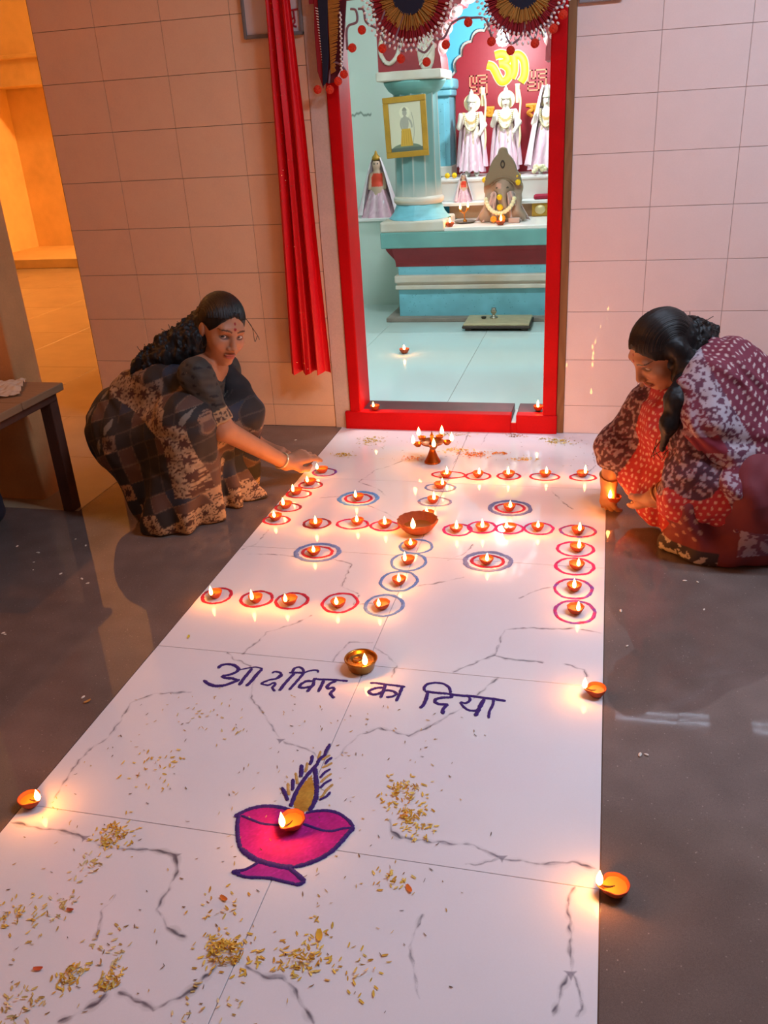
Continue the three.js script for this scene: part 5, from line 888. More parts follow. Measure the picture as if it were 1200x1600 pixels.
// embroidered toran over the doorway
{
  const t = thing('door_toran', 'embroidered doorway hanging with navy half rounds, gold fringe, white beads and orange pompoms', 'door hanging');
  const z = 0.05, navy = std({ color: 0x141a30, roughness: 0.9 }), maroon = std({ color: 0x5a1420, roughness: 0.9 }), goldT = std({ color: 0xa8762f, roughness: 0.85 }), redT = std({ color: 0x8e1622, roughness: 0.9 }), bead = std({ color: 0xf0ece8, roughness: 0.35 }), cordM = std({ color: 0x8a6a72, roughness: 0.9 }), pom = std({ map: speckle(0xd8361c, 0.15, 8, 0.1), roughness: 0.95 });
  const band = new THREE.BoxGeometry(0.98, 0.1, 0.006, 60, 3, 1); { const p = band.attributes.position; for (let i = 0; i < p.count; i++) p.setZ(i, p.getZ(i) + 0.004 * Math.sin(p.getX(i) * 60)); band.computeVertexNormals(); }
  mesh('heading_band', band.translate(-0.09, 1.755, z), redT, t);
  // half rounds: navy centre, gold then red strands radiating, beads between
  const rounds = [[[[-0.1923,1.7002]][0], 0.17], [[[0.2238,1.6824]][0], 0.16], [[[-0.611,1.7423]][0], 0.1]];
  rounds.slice(0, 2).forEach(([c, R]) => {
    mesh('navy_half_round', new THREE.CylinderGeometry(R * 0.36, R * 0.36, 0.012, 40, 1, false, -Math.PI / 2, Math.PI).rotateX(Math.PI / 2).rotateZ(0).translate(c[0], c[1], z + 0.004), navy, t);
    const gold = [], red = [], bd = [];
    for (let i = 0; i < 230; i++) { const a = Math.PI * (1 + i / 229), s = Math.sin(a), q = Math.cos(a), j = rr(0.9, 1.08), zz = z + rr(-0.004, 0.01); gold.push(bar([c[0] + q * R * 0.33, c[1] + s * R * 0.33, zz], [c[0] + q * R * 0.62 * j, c[1] + s * R * 0.62 * j, zz + 0.004], 0.0016, 0.0022, 5)); red.push(bar([c[0] + q * R * 0.55, c[1] + s * R * 0.55, zz - 0.002], [c[0] + q * R * 0.86 * j, c[1] + s * R * 0.86 * j, zz], 0.0022, 0.0026, 5)); }
    for (let r = 0; r < 3; r++) for (let i = 0; i < 26; i++) { const a = Math.PI * (1 + (i + (r & 1) * 0.5) / 26), k = R * (0.84 + 0.1 * r); bd.push(ball(0.0048, 0, 0, 0, 7, 5).scale(1, 1.35, 1).rotateZ(a + Math.PI / 2).translate(c[0] + Math.cos(a) * k, c[1] + Math.sin(a) * k, z + 0.008)); }
    tag(mesh('gold_fringe', gold, goldT, t), null, null, null, 'stuff'); tag(mesh('red_fringe', red, redT, t), null, null, null, 'stuff'); tag(mesh('bead_net', bd, bead, t), null, null, null, 'stuff');
  });
  // side drop at the left
  const side = [[-0.5574,1.727],[-0.4823,1.721],[-0.5165,1.5864],[-0.5337,1.4785],[-0.5494,1.4193],[-0.5652,1.4761],[-0.5656,1.6114]], sh = new THREE.Shape(side.map(([x, y]) => new THREE.Vector2(x, y)));
  const ext = (s, d, zz) => new THREE.ExtrudeGeometry(s, { depth: d, bevelEnabled: true, bevelSize: 0.002, bevelThickness: 0.002, bevelSegments: 1 }).translate(0, 0, zz);
  mesh('red_side_drop', ext(sh, 0.006, 0.05), redT, t);
  const nv = [[-0.5408,1.7252],[-0.5033,1.7222],[-0.5139,1.6286],[-0.5181,1.5213],[-0.533,1.4383],[-0.5472,1.4258],[-0.5412,1.5228],[-0.5424,1.652]], gd = [[-0.5083,1.7226],[-0.4585,1.7186],[-0.4693,1.6464],[-0.4787,1.5619],[-0.4968,1.4979],[-0.5122,1.499],[-0.5125,1.5858],[-0.5121,1.6497]];
  mesh('navy_side_drop', ext(new THREE.Shape(nv.map(([x, y]) => new THREE.Vector2(x, y))), 0.005, 0.058), navy, t);
  mesh('maroon_side_drop', ext(new THREE.Shape([[-0.5097,1.7232],[-0.4351,1.7172],[-0.4557,1.582],[-0.471,1.4855],[-0.5086,1.4369],[-0.5324,1.4339],[-0.514,1.5862]].map(([x, y]) => new THREE.Vector2(x, y))), 0.005, 0.045), maroon, t);
  { const gs = [], w = []; for (let i = 0; i < 60; i++) { const s = i / 59, a = [[-0.5036,1.7117],[-0.5119,1.4658]], b = [[-0.4556,1.7161],[-0.4929,1.4756]], p = [lerp(a[0][0], a[1][0], s), lerp(a[0][1], a[1][1], s)], q = [lerp(b[0][0], b[1][0], s), lerp(b[0][1], b[1][1], s)]; gs.push(bar([...p, 0.062], [q[0] + rr(-0.004, 0.004), q[1] + rr(-0.004, 0.002), 0.066], 0.002, 0.0022, 5)); }
    for (let i = 0; i < 26; i++) { const s = i / 25, a = [[-0.4584,1.6661],[-0.4687,1.4739]], c2 = [[-0.5522,1.6901],[-0.5396,1.4608]]; w.push(ball(0.0042, lerp(a[0][0], a[1][0], s) + 0.004 * (i & 1), lerp(a[0][1], a[1][1], s), 0.066, 7, 5)); w.push(bar([lerp(c2[0][0], c2[1][0], s) - 0.002, lerp(c2[0][1], c2[1][1], s), 0.062], [lerp(c2[0][0], c2[1][0], s) + 0.009, lerp(c2[0][1], c2[1][1], s) - 0.004, 0.063], 0.0018, 0.0018, 5)); }
    tag(mesh('gold_fringe', gs, goldT, t), null, null, null, 'stuff'); tag(mesh('bead_net', w, bead, t), null, null, null, 'stuff'); }
  // zigzag cords with pompoms
  const cords = [[[-0.4196,1.677],[-0.4,1.6713],[-0.3977,1.6334],[-0.434,1.6192],[-0.4423,1.5426]], [[-0.3898,1.6746],[-0.3701,1.671],[-0.3629,1.6307],[-0.3342,1.6117],[-0.3149,1.6019],[-0.2925,1.5579],[-0.2603,1.5556],[-0.2494,1.576],[-0.2297,1.5236],[-0.1997,1.5301],[-0.1848,1.5333],[-0.1414,1.5132],[-0.1263,1.5249],[-0.101,1.5527],[-0.0696,1.5546],[-0.0496,1.5823],[-0.0372,1.6021]], [[-0.0372,1.6021],[0.0011,1.6156],[0.0318,1.6133],[0.0858,1.6051],[0.1043,1.5628],[0.1136,1.5373]], [[0.1511,1.5798],[0.1793,1.5202],[0.2118,1.5344],[0.23,1.5576],[0.2627,1.5266],[0.2804,1.5661],[0.3166,1.5735],[0.3336,1.6182],[0.3647,1.6277],[0.3728,1.6546]], [[0.23,1.5576],[0.2319,1.5859]], [[-0.3149,1.6019],[-0.2867,1.6625]], [[-0.2494,1.576],[-0.2144,1.6403]], [[-0.5256,1.4334],[-0.5137,1.4815],[-0.4913,1.502],[-0.4668,1.4872],[-0.4528,1.4687]]];
  for (const c of cords) mesh('cord', tube(c.map(([x, y]) => [x, y, z + 0.004]), 0.0045, 60, 6), cordM, t);
  for (const [x, y] of [[-0.5709,1.4138],[-0.5213,1.4108],[-0.4851,1.4377],[-0.46,1.4605],[-0.4202,1.5473],[-0.3784,1.6041],[-0.3025,1.5369],[-0.2323,1.4978],[-0.1342,1.4805],[-0.0596,1.5326],[0.0253,1.5991],[0.1095,1.5311],[0.18,1.4971],[0.268,1.5137],[0.3333,1.5558],[0.3659,1.5974]]) mesh('pompom', flowerGeo(0.0195).translate(x, y, z + 0.01), pom, t);
}
// low wooden bench at the left with a crumpled polythene packet
{
  const t = thing('bench', 'low worn wooden bench in front of the pillar at the left', 'bench'), wood = std({ map: texture(256, 256, (u, v) => { const g = pn(u, v, 4) * 0.5 + 0.3 * Math.sin((v * 40 + 4 * pn(u, v, 4, 3)) * 6.28) * 0.4; return [0.52 + 0.08 * g, 0.41 + 0.07 * g, 0.30 + 0.06 * g]; }), roughness: 0.75 }), dark = std({ map: speckle(0x4a2c20, 0.25, 5, 0.08), roughness: 0.8 });
  const x1 = -1.338, x0 = -2.3, z0 = 0.975, z1 = 1.72;
  for (let i = 0; i < 3; i++) mesh('plank', metricUV(rbox(x0, x1, 0.462, 0.49, z0 + i * (z1 - z0) / 3 + 0.001, z0 + (i + 1) * (z1 - z0) / 3 - 0.001, 0.004)), wood, t);
  for (const [x, z] of [[x1 - 0.05, z0 + 0.04], [x1 - 0.05, z1 - 0.06], [x0 + 0.05, z0 + 0.04], [x0 + 0.05, z1 - 0.06]]) mesh('leg', metricUV(rbox(x - 0.024, x + 0.024, 0, 0.465, z - 0.024, z + 0.024, 0.004)), dark, t);
  mesh('apron', metricUV(join([rbox(x1 - 0.04, x1 - 0.02, 0.43, 0.463, z0 + 0.03, z1 - 0.03, 0.003), rbox(x0 + 0.02, x1 - 0.03, 0.43, 0.463, z0 + 0.03, z0 + 0.05, 0.003)])), dark, t);
  const g = new THREE.PlaneGeometry(0.26, 0.22, 40, 34).rotateX(-Math.PI / 2), p = g.attributes.position; for (let i = 0; i < p.count; i++) p.setY(i, 0.012 + 0.022 * Math.abs(noise(p.getX(i) * 16, p.getZ(i) * 16, 4)) + 0.012 * Math.abs(noise(p.getX(i) * 44, p.getZ(i) * 44, 1))); g.computeVertexNormals();
  const b = mesh('plastic_packet', g, phys({ color: 0xd8d2c4, roughness: 0.25, transmission: 0.3, thickness: 0, side: THREE.DoubleSide }), scene, [-1.56, 0.482, 1.12]); b.rotation.y = 0.5; tag(b, 'crumpled clear plastic packet lying on the bench', 'packet');
}
// marigold petals strewn over the marble: each heap one object of loose petals
const petalGeo = (() => { const g = new THREE.PlaneGeometry(0.0045, 0.013, 2, 4).rotateX(-Math.PI / 2), p = g.attributes.position; for (let i = 0; i < p.count; i++) { const v = p.getZ(i) / 0.0065; p.setX(i, p.getX(i) * (1 - 0.55 * v * v)); p.setY(i, 0.0012 * v * v + 0.0006 * Math.abs(p.getX(i)) / 0.002); } g.computeVertexNormals(); return g; })();
M.petal = std({ color: 0xffffff, roughness: 0.8, side: THREE.DoubleSide });
function petals([x, z], n, rx, rz, h, tones, label, spread = 0.35, y = 0.0012) {
  const m = new THREE.InstancedMesh(petalGeo, M.petal, n), q = new THREE.Object3D(), c = new THREE.Color();
  for (let i = 0; i < n; i++) {
    const far = rnd() < spread, r = far ? rr(0.9, 2.1) : Math.sqrt(rnd()), a = rnd() * 6.283;
    q.position.set(Math.cos(a) * r * rx, y + (far ? 0.0006 : h * rnd() * (1 - r * r * 0.8)), Math.sin(a) * r * rz); q.rotation.set(far ? rr(-0.2, 0.2) : rr(-0.8, 0.8), rnd() * 6.283, far ? rr(-0.3, 0.3) : rr(-0.8, 0.8)); q.scale.setScalar(rr(0.5, 0.95)); q.updateMatrix(); m.setMatrixAt(i, q.matrix);
    c.setHex(tones[Math.floor(rnd() * tones.length)]).multiplyScalar(rr(0.75, 1.05)); m.setColorAt(i, c);
  }
  m.name = numbered('petal_heap'); m.position.set(x, 0, z); m.castShadow = m.receiveShadow = true; scene.add(m); return tag(m, label, 'petals', null, 'stuff');
}
const YEL = [0xf6cc50, 0xeec044, 0xfad870, 0xe0a836], ORG = [0xea8a1e, 0xe07614, 0xf0a030], GRN = [0xc9b02a, 0xb8a83a, 0xd8b830], PALE = [0xecd494, 0xe4c474, 0xd8b05c, 0xf0dca8];
for (const [p, n, rx, rz, h, tone, label, sp] of [
  [[[-0.4206,0.1748]][0], 90, 0.035, 0.03, 0.006, GRN, 'greenish yellow petals scattered near the left end of the door sill', 0.5], [[[-0.4927,0.3564]][0], 60, 0.03, 0.016, 0.006, GRN, 'small yellow petal heap on the far left marble edge', 0.4],
  [[[-0.1859,0.3653]][0], 50, 0.03, 0.018, 0.005, ORG, 'orange petals just left of the five-flame lamp', 0.4], [[[-0.0192,0.2593]][0], 80, 0.045, 0.02, 0.006, YEL, 'yellow petals just right of the five-flame lamp', 0.4], [[[0.069,0.3043]][0], 130, 0.045, 0.022, 0.01, ORG, 'large orange petal heap right of the five-flame lamp', 0.25], [[[0.1675,0.2802]][0], 50, 0.028, 0.012, 0.007, ORG, 'small orange petal heap beside the larger one', 0.25],
  [[[0.268,0.337]][0], 60, 0.04, 0.014, 0.005, YEL, 'yellow petals above the third lamp of the top row', 0.4], [[[0.397,0.113]][0], 100, 0.045, 0.026, 0.008, GRN, 'yellow petal heap near the right wall corner', 0.3], [[[0.2344,-0.0313]][0], 40, 0.022, 0.018, 0.008, YEL, 'yellow petal heap against the door sill', 0.3], [[[0.2034,0.056]][0], 40, 0.03, 0.014, 0.005, [0xb8762a, 0x8a5a2c, 0xd0902c], 'brownish petals before the door sill', 0.5], [[[-0.06,0.0608]][0], 50, 0.05, 0.016, 0.005, GRN, 'yellow petals strewn behind the five-flame lamp', 0.4],
  [[[0.1999,2.2795]][0], 90, 0.03, 0.03, 0.012, YEL, 'yellow petal heap right of the powder drawing', 0.3], [[[0.222,2.3442]][0], 70, 0.03, 0.02, 0.007, YEL, 'yellow petals with an orange one below the heap by the drawing', 0.45], [[[0.2425,2.3791]][0], 30, 0.022, 0.018, 0.004, YEL, 'few yellow petals on a marble vein right of the drawing', 0.6], [[[0.2227,2.5085]][0], 26, 0.022, 0.016, 0.005, YEL, 'few yellow petals near the single orange petal', 0.6],
  [[[-0.3711,2.3105]][0], 40, 0.04, 0.035, 0.004, YEL, 'sparse yellow petals below the first purple word', 0.7], [[[-0.3193,2.1509]][0], 26, 0.05, 0.05, 0.003, PALE, 'pale petal scraps left of the powder drawing, close to the lettering', 0.7],
  [[[-0.3598,2.5038]][0], 100, 0.028, 0.03, 0.01, YEL, 'yellow petal heap on the vein left of the powder drawing', 0.35], [[[-0.3619,2.5925]][0], 24, 0.025, 0.02, 0.004, PALE, 'pale petals on the left, below the heap on the vein', 0.6], [[[-0.4373,2.7193]][0], 50, 0.025, 0.025, 0.007, YEL, 'yellow petals at the far left of the front marble', 0.5], [[[-0.3696,2.7063]][0], 30, 0.016, 0.03, 0.004, PALE, 'string of pale petals near the left front', 0.6],
  [[[-0.0228,2.7164]][0], 190, 0.032, 0.024, 0.016, YEL, 'largest and thickest yellow petal heap at the front', 0.2], [[[0.109,2.703]][0], 90, 0.035, 0.018, 0.009, YEL, 'yellow petal heap to the right of the thickest heap', 0.45], [[[0.1197,2.647]][0], 18, 0.02, 0.018, 0.004, YEL, 'three loose yellow petals above the front right heap', 0.7], [[[-0.2704,2.805]][0], 60, 0.014, 0.02, 0.01, YEL, 'narrow yellow petal heap at the left front', 0.3], [[[-0.1973,2.8051]][0], 55, 0.014, 0.016, 0.009, YEL, 'small yellow petal heap where the front vein begins', 0.4], [[[-0.2311,2.7573]][0], 34, 0.03, 0.03, 0.004, PALE, 'pale petals above the small front heap', 0.7], [[[-0.322,2.8744]][0], 46, 0.02, 0.026, 0.005, PALE, 'ring of pale petals at the bottom left corner', 0.5], [[[0.223,2.7074]][0], 24, 0.03, 0.03, 0.004, YEL, 'sparse yellow petals at the lower middle', 0.7], [[[-0.0692,2.6315]][0], 26, 0.03, 0.03, 0.004, YEL, 'sparse petals below the foot of the powder drawing', 0.7], [[[-0.0192,2.8114]][0], 20, 0.03, 0.02, 0.003, PALE, 'few pale petals at the bottom edge', 0.8],
]) petals(p, n, rx, rz, h, tone, label, sp);
{ // scraps too fine to tell apart, over the whole front of the marble
  const m = new THREE.InstancedMesh(petalGeo, M.petal, 420), q = new THREE.Object3D(), c = new THREE.Color();
  for (let i = 0; i < 420; i++) { const z = rnd() < 0.8 ? rr(2.0, 2.95) : rr(0.05, 0.4), x = z < 0.5 ? rr(-0.5, 0.55) : rr(-0.55, 0.42 - 0.2 * rnd()); q.position.set(x, 0.0012, z); q.rotation.set(rr(-0.2, 0.2), rnd() * 6.28, rr(-0.2, 0.2)); q.scale.set(rr(0.25, 0.55), 1, rr(0.3, 0.8)); q.updateMatrix(); m.setMatrixAt(i, q.matrix); c.setHex([0xc8a050, 0xd8b468, 0x8a6a3a, 0x6a5848][Math.floor(rnd() * 4)]); m.setColorAt(i, c); }
  m.name = 'petal_scraps'; scene.add(m); tag(m, 'fine scraps of petals strewn thinly over the white marble', 'petals', null, 'stuff');
}
for (const [p, col, s, l] of [[[[0.2594,2.5254]][0], 0xe8701c, 1.5, 'single bright orange petal below the heap right of the drawing'], [[[-0.3304,2.8083]][0], 0xd85a2c, 1.3, 'single round red-orange petal at the left front'], [[[-0.3437,2.6885]][0], 0xb8502c, 1.1, 'single rust petal at the left of the front tile'], [[[-0.0719,2.6105]][0], 0xd87020, 1.4, 'single orange petal below the foot of the drawing'], [[[0.2115,2.3514]][0], 0xe08020, 1.3, 'orange petal among the yellow ones right of the drawing'], [[[0.1262,2.6524]][0], 0xe8b030, 1.9, 'large curled yellow petal above the front right heap'], [[[-0.5304,1.7937]][0], 0xd8c838, 1.2, 'single yellow petal near the left end of the bottom lamp row'], [[[-0.6574,2.112]][0], 0xc08840, 1.4, 'single tan petal on the granite at the left']]) {
  const m = mesh('petal', petalGeo, std({ color: col, roughness: 0.8, side: THREE.DoubleSide }), scene, [p[0], 0.0016, p[1]]); m.scale.set(s * 1.4, 2.2, s); m.rotation.y = rnd() * 6; tag(m, l, 'petal');
}
// pale grains dropped on the granite
{
  const g = new THREE.SphereGeometry(0.003, 8, 6).scale(1, 0.6, 2), spots = [[-1.4035,1.3408],[-1.2951,1.3757],[-1.2998,1.3763],[-1.2672,1.4427],[-1.2356,1.4929],[-1.2212,1.2619],[-1.1549,1.3037],[-1.1248,1.5042],[-0.9977,1.5505],[-1.0335,1.526],[-1.0866,1.8584],[-0.6793,2.097],[-1.0764,1.8637],[-0.779,0.3359],[-0.7621,0.1955],[0.8298,1.2789],[0.8655,1.2817],[0.8694,1.4384],[0.6449,1.4783],[0.6597,1.6546],[0.6804,2.0801],[0.6939,2.0778]];
  const m = new THREE.InstancedMesh(g, std({ color: 0xdcd4c8, roughness: 0.7 }), spots.length), q = new THREE.Object3D();
  spots.forEach(([x, z], i) => { q.position.set(x, 0.0018, z); q.rotation.y = rnd() * 6; q.scale.setScalar(rr(0.6, 1.3)); q.updateMatrix(); m.setMatrixAt(i, q.matrix); });
  m.name = 'rice_grains'; scene.add(m); tag(m, 'pale rice grains dropped here and there on the dark granite', 'rice', null, 'stuff');
}
// dark cloth shape under the bench, standing in for a trouser leg
{
  const [x, , z] = [-1.596,0.06,1.2022], f = blend(0.05, ell([0, 0.14, 0], [0.08, 0.15, 0.12]), ell([-0.05, 0.25, 0.02], [0.07, 0.12, 0.1]), ell([-0.02, 0.05, 0.03], [0.1, 0.06, 0.14]));
  const g = fieldMesh((X, Y, Z) => Math.max(f(X, Y, Z) + 0.006 * Math.sin(60 * X + 30 * Y + 5 * noise(X * 9, Y * 9, Z * 9)) + 0.006 * noise(X * 20, Y * 20, Z * 20), 0.002 - Y), [-0.2, -0.02, -0.2], [0.2, 0.42, 0.24], 0.008, () => [0.012, 0.015, 0.03]);
  tag(mesh('trouser_leg_standin', g, std({ vertexColors: true, roughness: 0.85 }), scene, [x - 0.06, 0, z]), 'dark navy cloth shape standing in for a trouser leg under the bench, just inside the left edge', 'cloth');
}

// ---------------------------------------------------------------- people
M.skin = phys({ vertexColors: true, roughness: 0.55, sheen: 0.15, sheenColor: new THREE.Color(0xffb090), sheenRoughness: 0.5 });
M.hair = phys({ vertexColors: true, roughness: 0.5, specularIntensity: 0.6 });
M.cloth = phys({ vertexColors: true, roughness: 0.78, sheen: 0.2, sheenRoughness: 0.6, sheenColor: new THREE.Color(0x888088) });
M.goldJewel = phys({ color: 0xd9a441, metalness: 1, roughness: 0.25 });
const SKIN = [0.40, 0.185, 0.098];
// right-handed frame with Z forward and Y as near to up as it can be
function frameOf(forward, up) { const Z = unit(forward), Y = unit(sub(up, mul(Z, dot(up, Z)))); return { X: crs(Y, Z), Y, Z }; }
const inFrame = (o, f, p) => add(o, add(mul(f.X, p[0]), add(mul(f.Y, p[1]), mul(f.Z, p[2]))));
// a woman's head, 22 cm from chin to crown, in its own frame (x to her left, y up, z forward)
const headShape = (() => {
  const skull = ell([0, 0.032, -0.014], [0.072, 0.088, 0.092]), jaw = ell([0, -0.034, 0.024], [0.056, 0.078, 0.06]), chin = ell([0, -0.096, 0.056], [0.022, 0.018, 0.02]);
  const brow = cap([-0.034, 0.026, 0.07], [0.034, 0.026, 0.07], 0.012), bridge = cap([0, 0.014, 0.078], [0, -0.032, 0.0985], 0.0075, 0.0105), wing = blend(0.008, ell([-0.0115, -0.037, 0.09], [0.0085, 0.0075, 0.01]), ell([0.0115, -0.037, 0.09], [0.0085, 0.0075, 0.01]));
  const lipU = ell([0, -0.059, 0.083], [0.023, 0.0058, 0.010]), lipL = ell([0, -0.069, 0.0815], [0.02, 0.0068, 0.0105]);
  const cheeks = blend(0.02, ell([-0.036, -0.026, 0.052], [0.024, 0.024, 0.022]), ell([0.036, -0.026, 0.052], [0.024, 0.024, 0.022]));
  const ears = blend(0.004, ell([-0.074, -0.006, -0.012], [0.009, 0.029, 0.018]), ell([0.074, -0.006, -0.012], [0.009, 0.029, 0.018]));
  const socket = blend(0.01, ell([-0.031, 0.004, 0.09], [0.018, 0.0115, 0.017]), ell([0.031, 0.004, 0.09], [0.018, 0.0115, 0.017]));
  const neck = cap([0, -0.06, -0.018], [0, -0.15, -0.04], 0.046, 0.05);
  return (x, y, z) => {
    let d = smin(skull(x, y, z), jaw(x, y, z), 0.035); d = smin(d, chin(x, y, z), 0.025); d = smin(d, cheeks(x, y, z), 0.025); d = smin(d, brow(x, y, z), 0.02);
    d = smax(d, -socket(x, y, z), 0.012); d = smin(d, bridge(x, y, z), 0.011); d = smin(d, wing(x, y, z), 0.006); d = smin(d, lipU(x, y, z), 0.006); d = smin(d, lipL(x, y, z), 0.006);
    d = smin(d, ears(x, y, z), 0.006); return smin(d, neck(x, y, z), 0.03);
  };
})();
function headColour(x, y, z, o) {
  const ax = Math.abs(x), n = 1 + 0.06 * noise(x * 40, y * 40, z * 40); let c = SKIN.map((v) => v * n);
  const mixc = (q, t) => { c = c.map((v, i) => lerp(v, q[i], t)); };
  if (z > 0.03) {
    const cheek = Math.hypot((ax - 0.038) / 0.026, (y + 0.03) / 0.022); if (cheek < 1) mixc([0.46, 0.19, 0.11], 0.5 * (1 - cheek));
    const lip = Math.hypot(x / 0.024, (y + 0.064) / 0.0105); if (lip < 1 && z > 0.06) mixc(Math.abs(y + 0.0635) < 0.0011 ? [0.09, 0.02, 0.02] : [0.34, 0.075, 0.06], sstep(1, 0.75, lip));
    const lid = Math.hypot((ax - 0.031) / 0.0205, (y - 0.0015) / 0.0105); if (lid < 1) mixc([0.05, 0.025, 0.018], 0.85 * sstep(1, 0.7, lid));
    const by = 0.0225 + 0.006 * Math.sin(clamp((ax - 0.01) / 0.042, 0, 1) * 2.6), bw = 0.0036 * (1 - 0.6 * sstep(0.03, 0.052, ax)); if (ax > 0.01 && ax < 0.053 && Math.abs(y - by) < bw) mixc([0.025, 0.014, 0.01], 0.9);
    if (o.bindi && Math.hypot(x, y - 0.034) < 0.0055) c = [0.25, 0.01, 0.012]; if (o.bindi && Math.hypot(x, (y - 0.052) * 0.7) < 0.0036) c = [0.25, 0.01, 0.012];
    const nost = Math.hypot((ax - 0.0085) / 0.0042, (y + 0.0435) / 0.0026); if (nost < 1) mixc([0.06, 0.02, 0.015], 0.8);
  }
  return c;
}
function eye(parent, o, f, s, gaze, open = 0.0078) {
  const g = new THREE.SphereGeometry(1, 28, 20), p = g.attributes.position, col = [], q = unit(gaze);
  for (let i = 0; i < p.count; i++) { const d = [p.getX(i), p.getY(i), p.getZ(i)], a = Math.acos(clamp(dot(d, q), -1, 1)); col.push(...(a < 0.26 ? [0.004, 0.003, 0.003] : a < 0.56 ? [0.035, 0.014, 0.007] : [0.62, 0.55, 0.5])); }
  g.setAttribute('color', new THREE.Float32BufferAttribute(col, 3)); g.scale(0.0145, open, 0.0125);
  const m = new THREE.Matrix4().makeBasis(V(...f.X), V(...f.Y), V(...f.Z)).setPosition(...inFrame(o, f, [s * 0.031, 0.0015, 0.0625]));
  mesh('eye', g.applyMatrix4(m), M.eye ??= phys({ vertexColors: true, roughness: 0.12 }), parent);
}
// a hand: root o at the wrist, X to the thumb, Y along the fingers, Z out of the back of the hand
function handShape(o, f, curl, thumb = 0.5, spread = 0.06) {
  const P0 = (p) => inFrame(o, f, p), parts = [], bases = [0.027, 0.009, -0.009, -0.026], lens = [0.066, 0.074, 0.069, 0.054], by = [0.086, 0.09, 0.086, 0.078];
  for (let i = 0; i < 4; i++) parts.push(cap(P0([bases[i] * 0.45, 0, 0]), P0([bases[i], by[i], 0]), 0.016, 0.0115));
  let palm = blend(0.018, ...parts), fingers = [];
  for (let i = 0; i < 4; i++) {
    let p = [bases[i], by[i], 0], a = 0; const seg = [0.44, 0.31, 0.25], pts = [P0(p)];
    for (let k = 0; k < 3; k++) { a += curl[i] * [0.75, 1, 0.8][k]; const l = lens[i] * seg[k], sx = (1.5 - i) * spread; p = [p[0] + l * sx * Math.cos(a), p[1] + l * Math.cos(a), p[2] - l * Math.sin(a)]; pts.push(P0(p)); }
    fingers.push(chain(0.004, pts, [0.0098, 0.0088, 0.008, 0.0066]));
  }
  const th = chain(0.006, [P0([0.018, 0.02, -0.004]), P0([0.04, 0.048, -0.014 - 0.012 * thumb]), P0([0.046 - 0.012 * thumb, 0.08, -0.022 - 0.022 * thumb]), P0([0.042 - 0.03 * thumb, 0.104, -0.028 - 0.026 * thumb])], [0.017, 0.0125, 0.0098, 0.0075]);
  let body = blend(0.012, palm, th);
  return (x, y, z) => { let d = body(x, y, z); let e = 9; for (const q of fingers) e = Math.min(e, q(x, y, z)); return smin(d, e, 0.007); };
}
const earGap = ell([0.082, -0.016, 0.0], [0.028, 0.034, 0.03]);
const skinColour = (x, y, z) => { const n = 1 + 0.07 * noise(x * 30, y * 30, z * 30) + 0.04 * noise(x * 120, y * 120, z * 120); return SKIN.map((v) => v * n); };
const boundsOf = (pts, m) => [[0, 1, 2].map((i) => Math.min(...pts.map((p) => p[i])) - m), [0, 1, 2].map((i) => Math.max(...pts.map((p) => p[i])) + m)];
const hairColour = (x, y, z) => { const n = noise(x * 90, y * 30, z * 90); const k = 0.0075 + 0.006 * n + 0.004 * noise(x * 260, y * 60, z * 260); return [k * 1.25, k, k * 0.95]; };
function wisps(parent, list, r = 0.0011) { mesh('hair_strands', join(list.map((p) => tube(p, r, 14, 5))), M.wisp ??= std({ color: 0x120c0a, roughness: 0.5 }), parent); }
const strand = (x, y, z, k) => k * (noise(x * 55, y * 22, z * 55) + 0.5 * noise(x * 130, y * 60, z * 130));

// combed strands lying on the hair cap, hairline to nape
function combed(parent, o, f, c, r, cut) {
  const gs = [];
  for (let i = 0; i < 110; i++) {
    const s = -0.96 + 1.92 * (i + rnd()) / 110, w = Math.sqrt(1 - s * s), pts = [];
    for (let j = 0; j <= 12; j++) { const th = 0.35 + j / 12 * 2.7 + 0.05 * noise(s * 9, j * 0.4, 2), k = 1.004 + 0.006 * noise(s * 30, j * 0.5, 5), p = [c[0] + r[0] * k * s, c[1] + r[1] * k * w * Math.sin(th), c[2] + r[2] * k * w * Math.cos(th)]; if (cut(p[0], p[1], p[2]) > 0.004 && earGap(Math.abs(p[0]), p[1], p[2]) > 0.002) pts.push(inFrame(o, f, p)); }
    if (pts.length > 5) gs.push(tube(pts, rr(0.0012, 0.0022), 12, 5));
  }
  mesh('combed_hair', join(gs), M.combed ??= phys({ color: 0x1c1614, roughness: 0.38 }), parent);
}
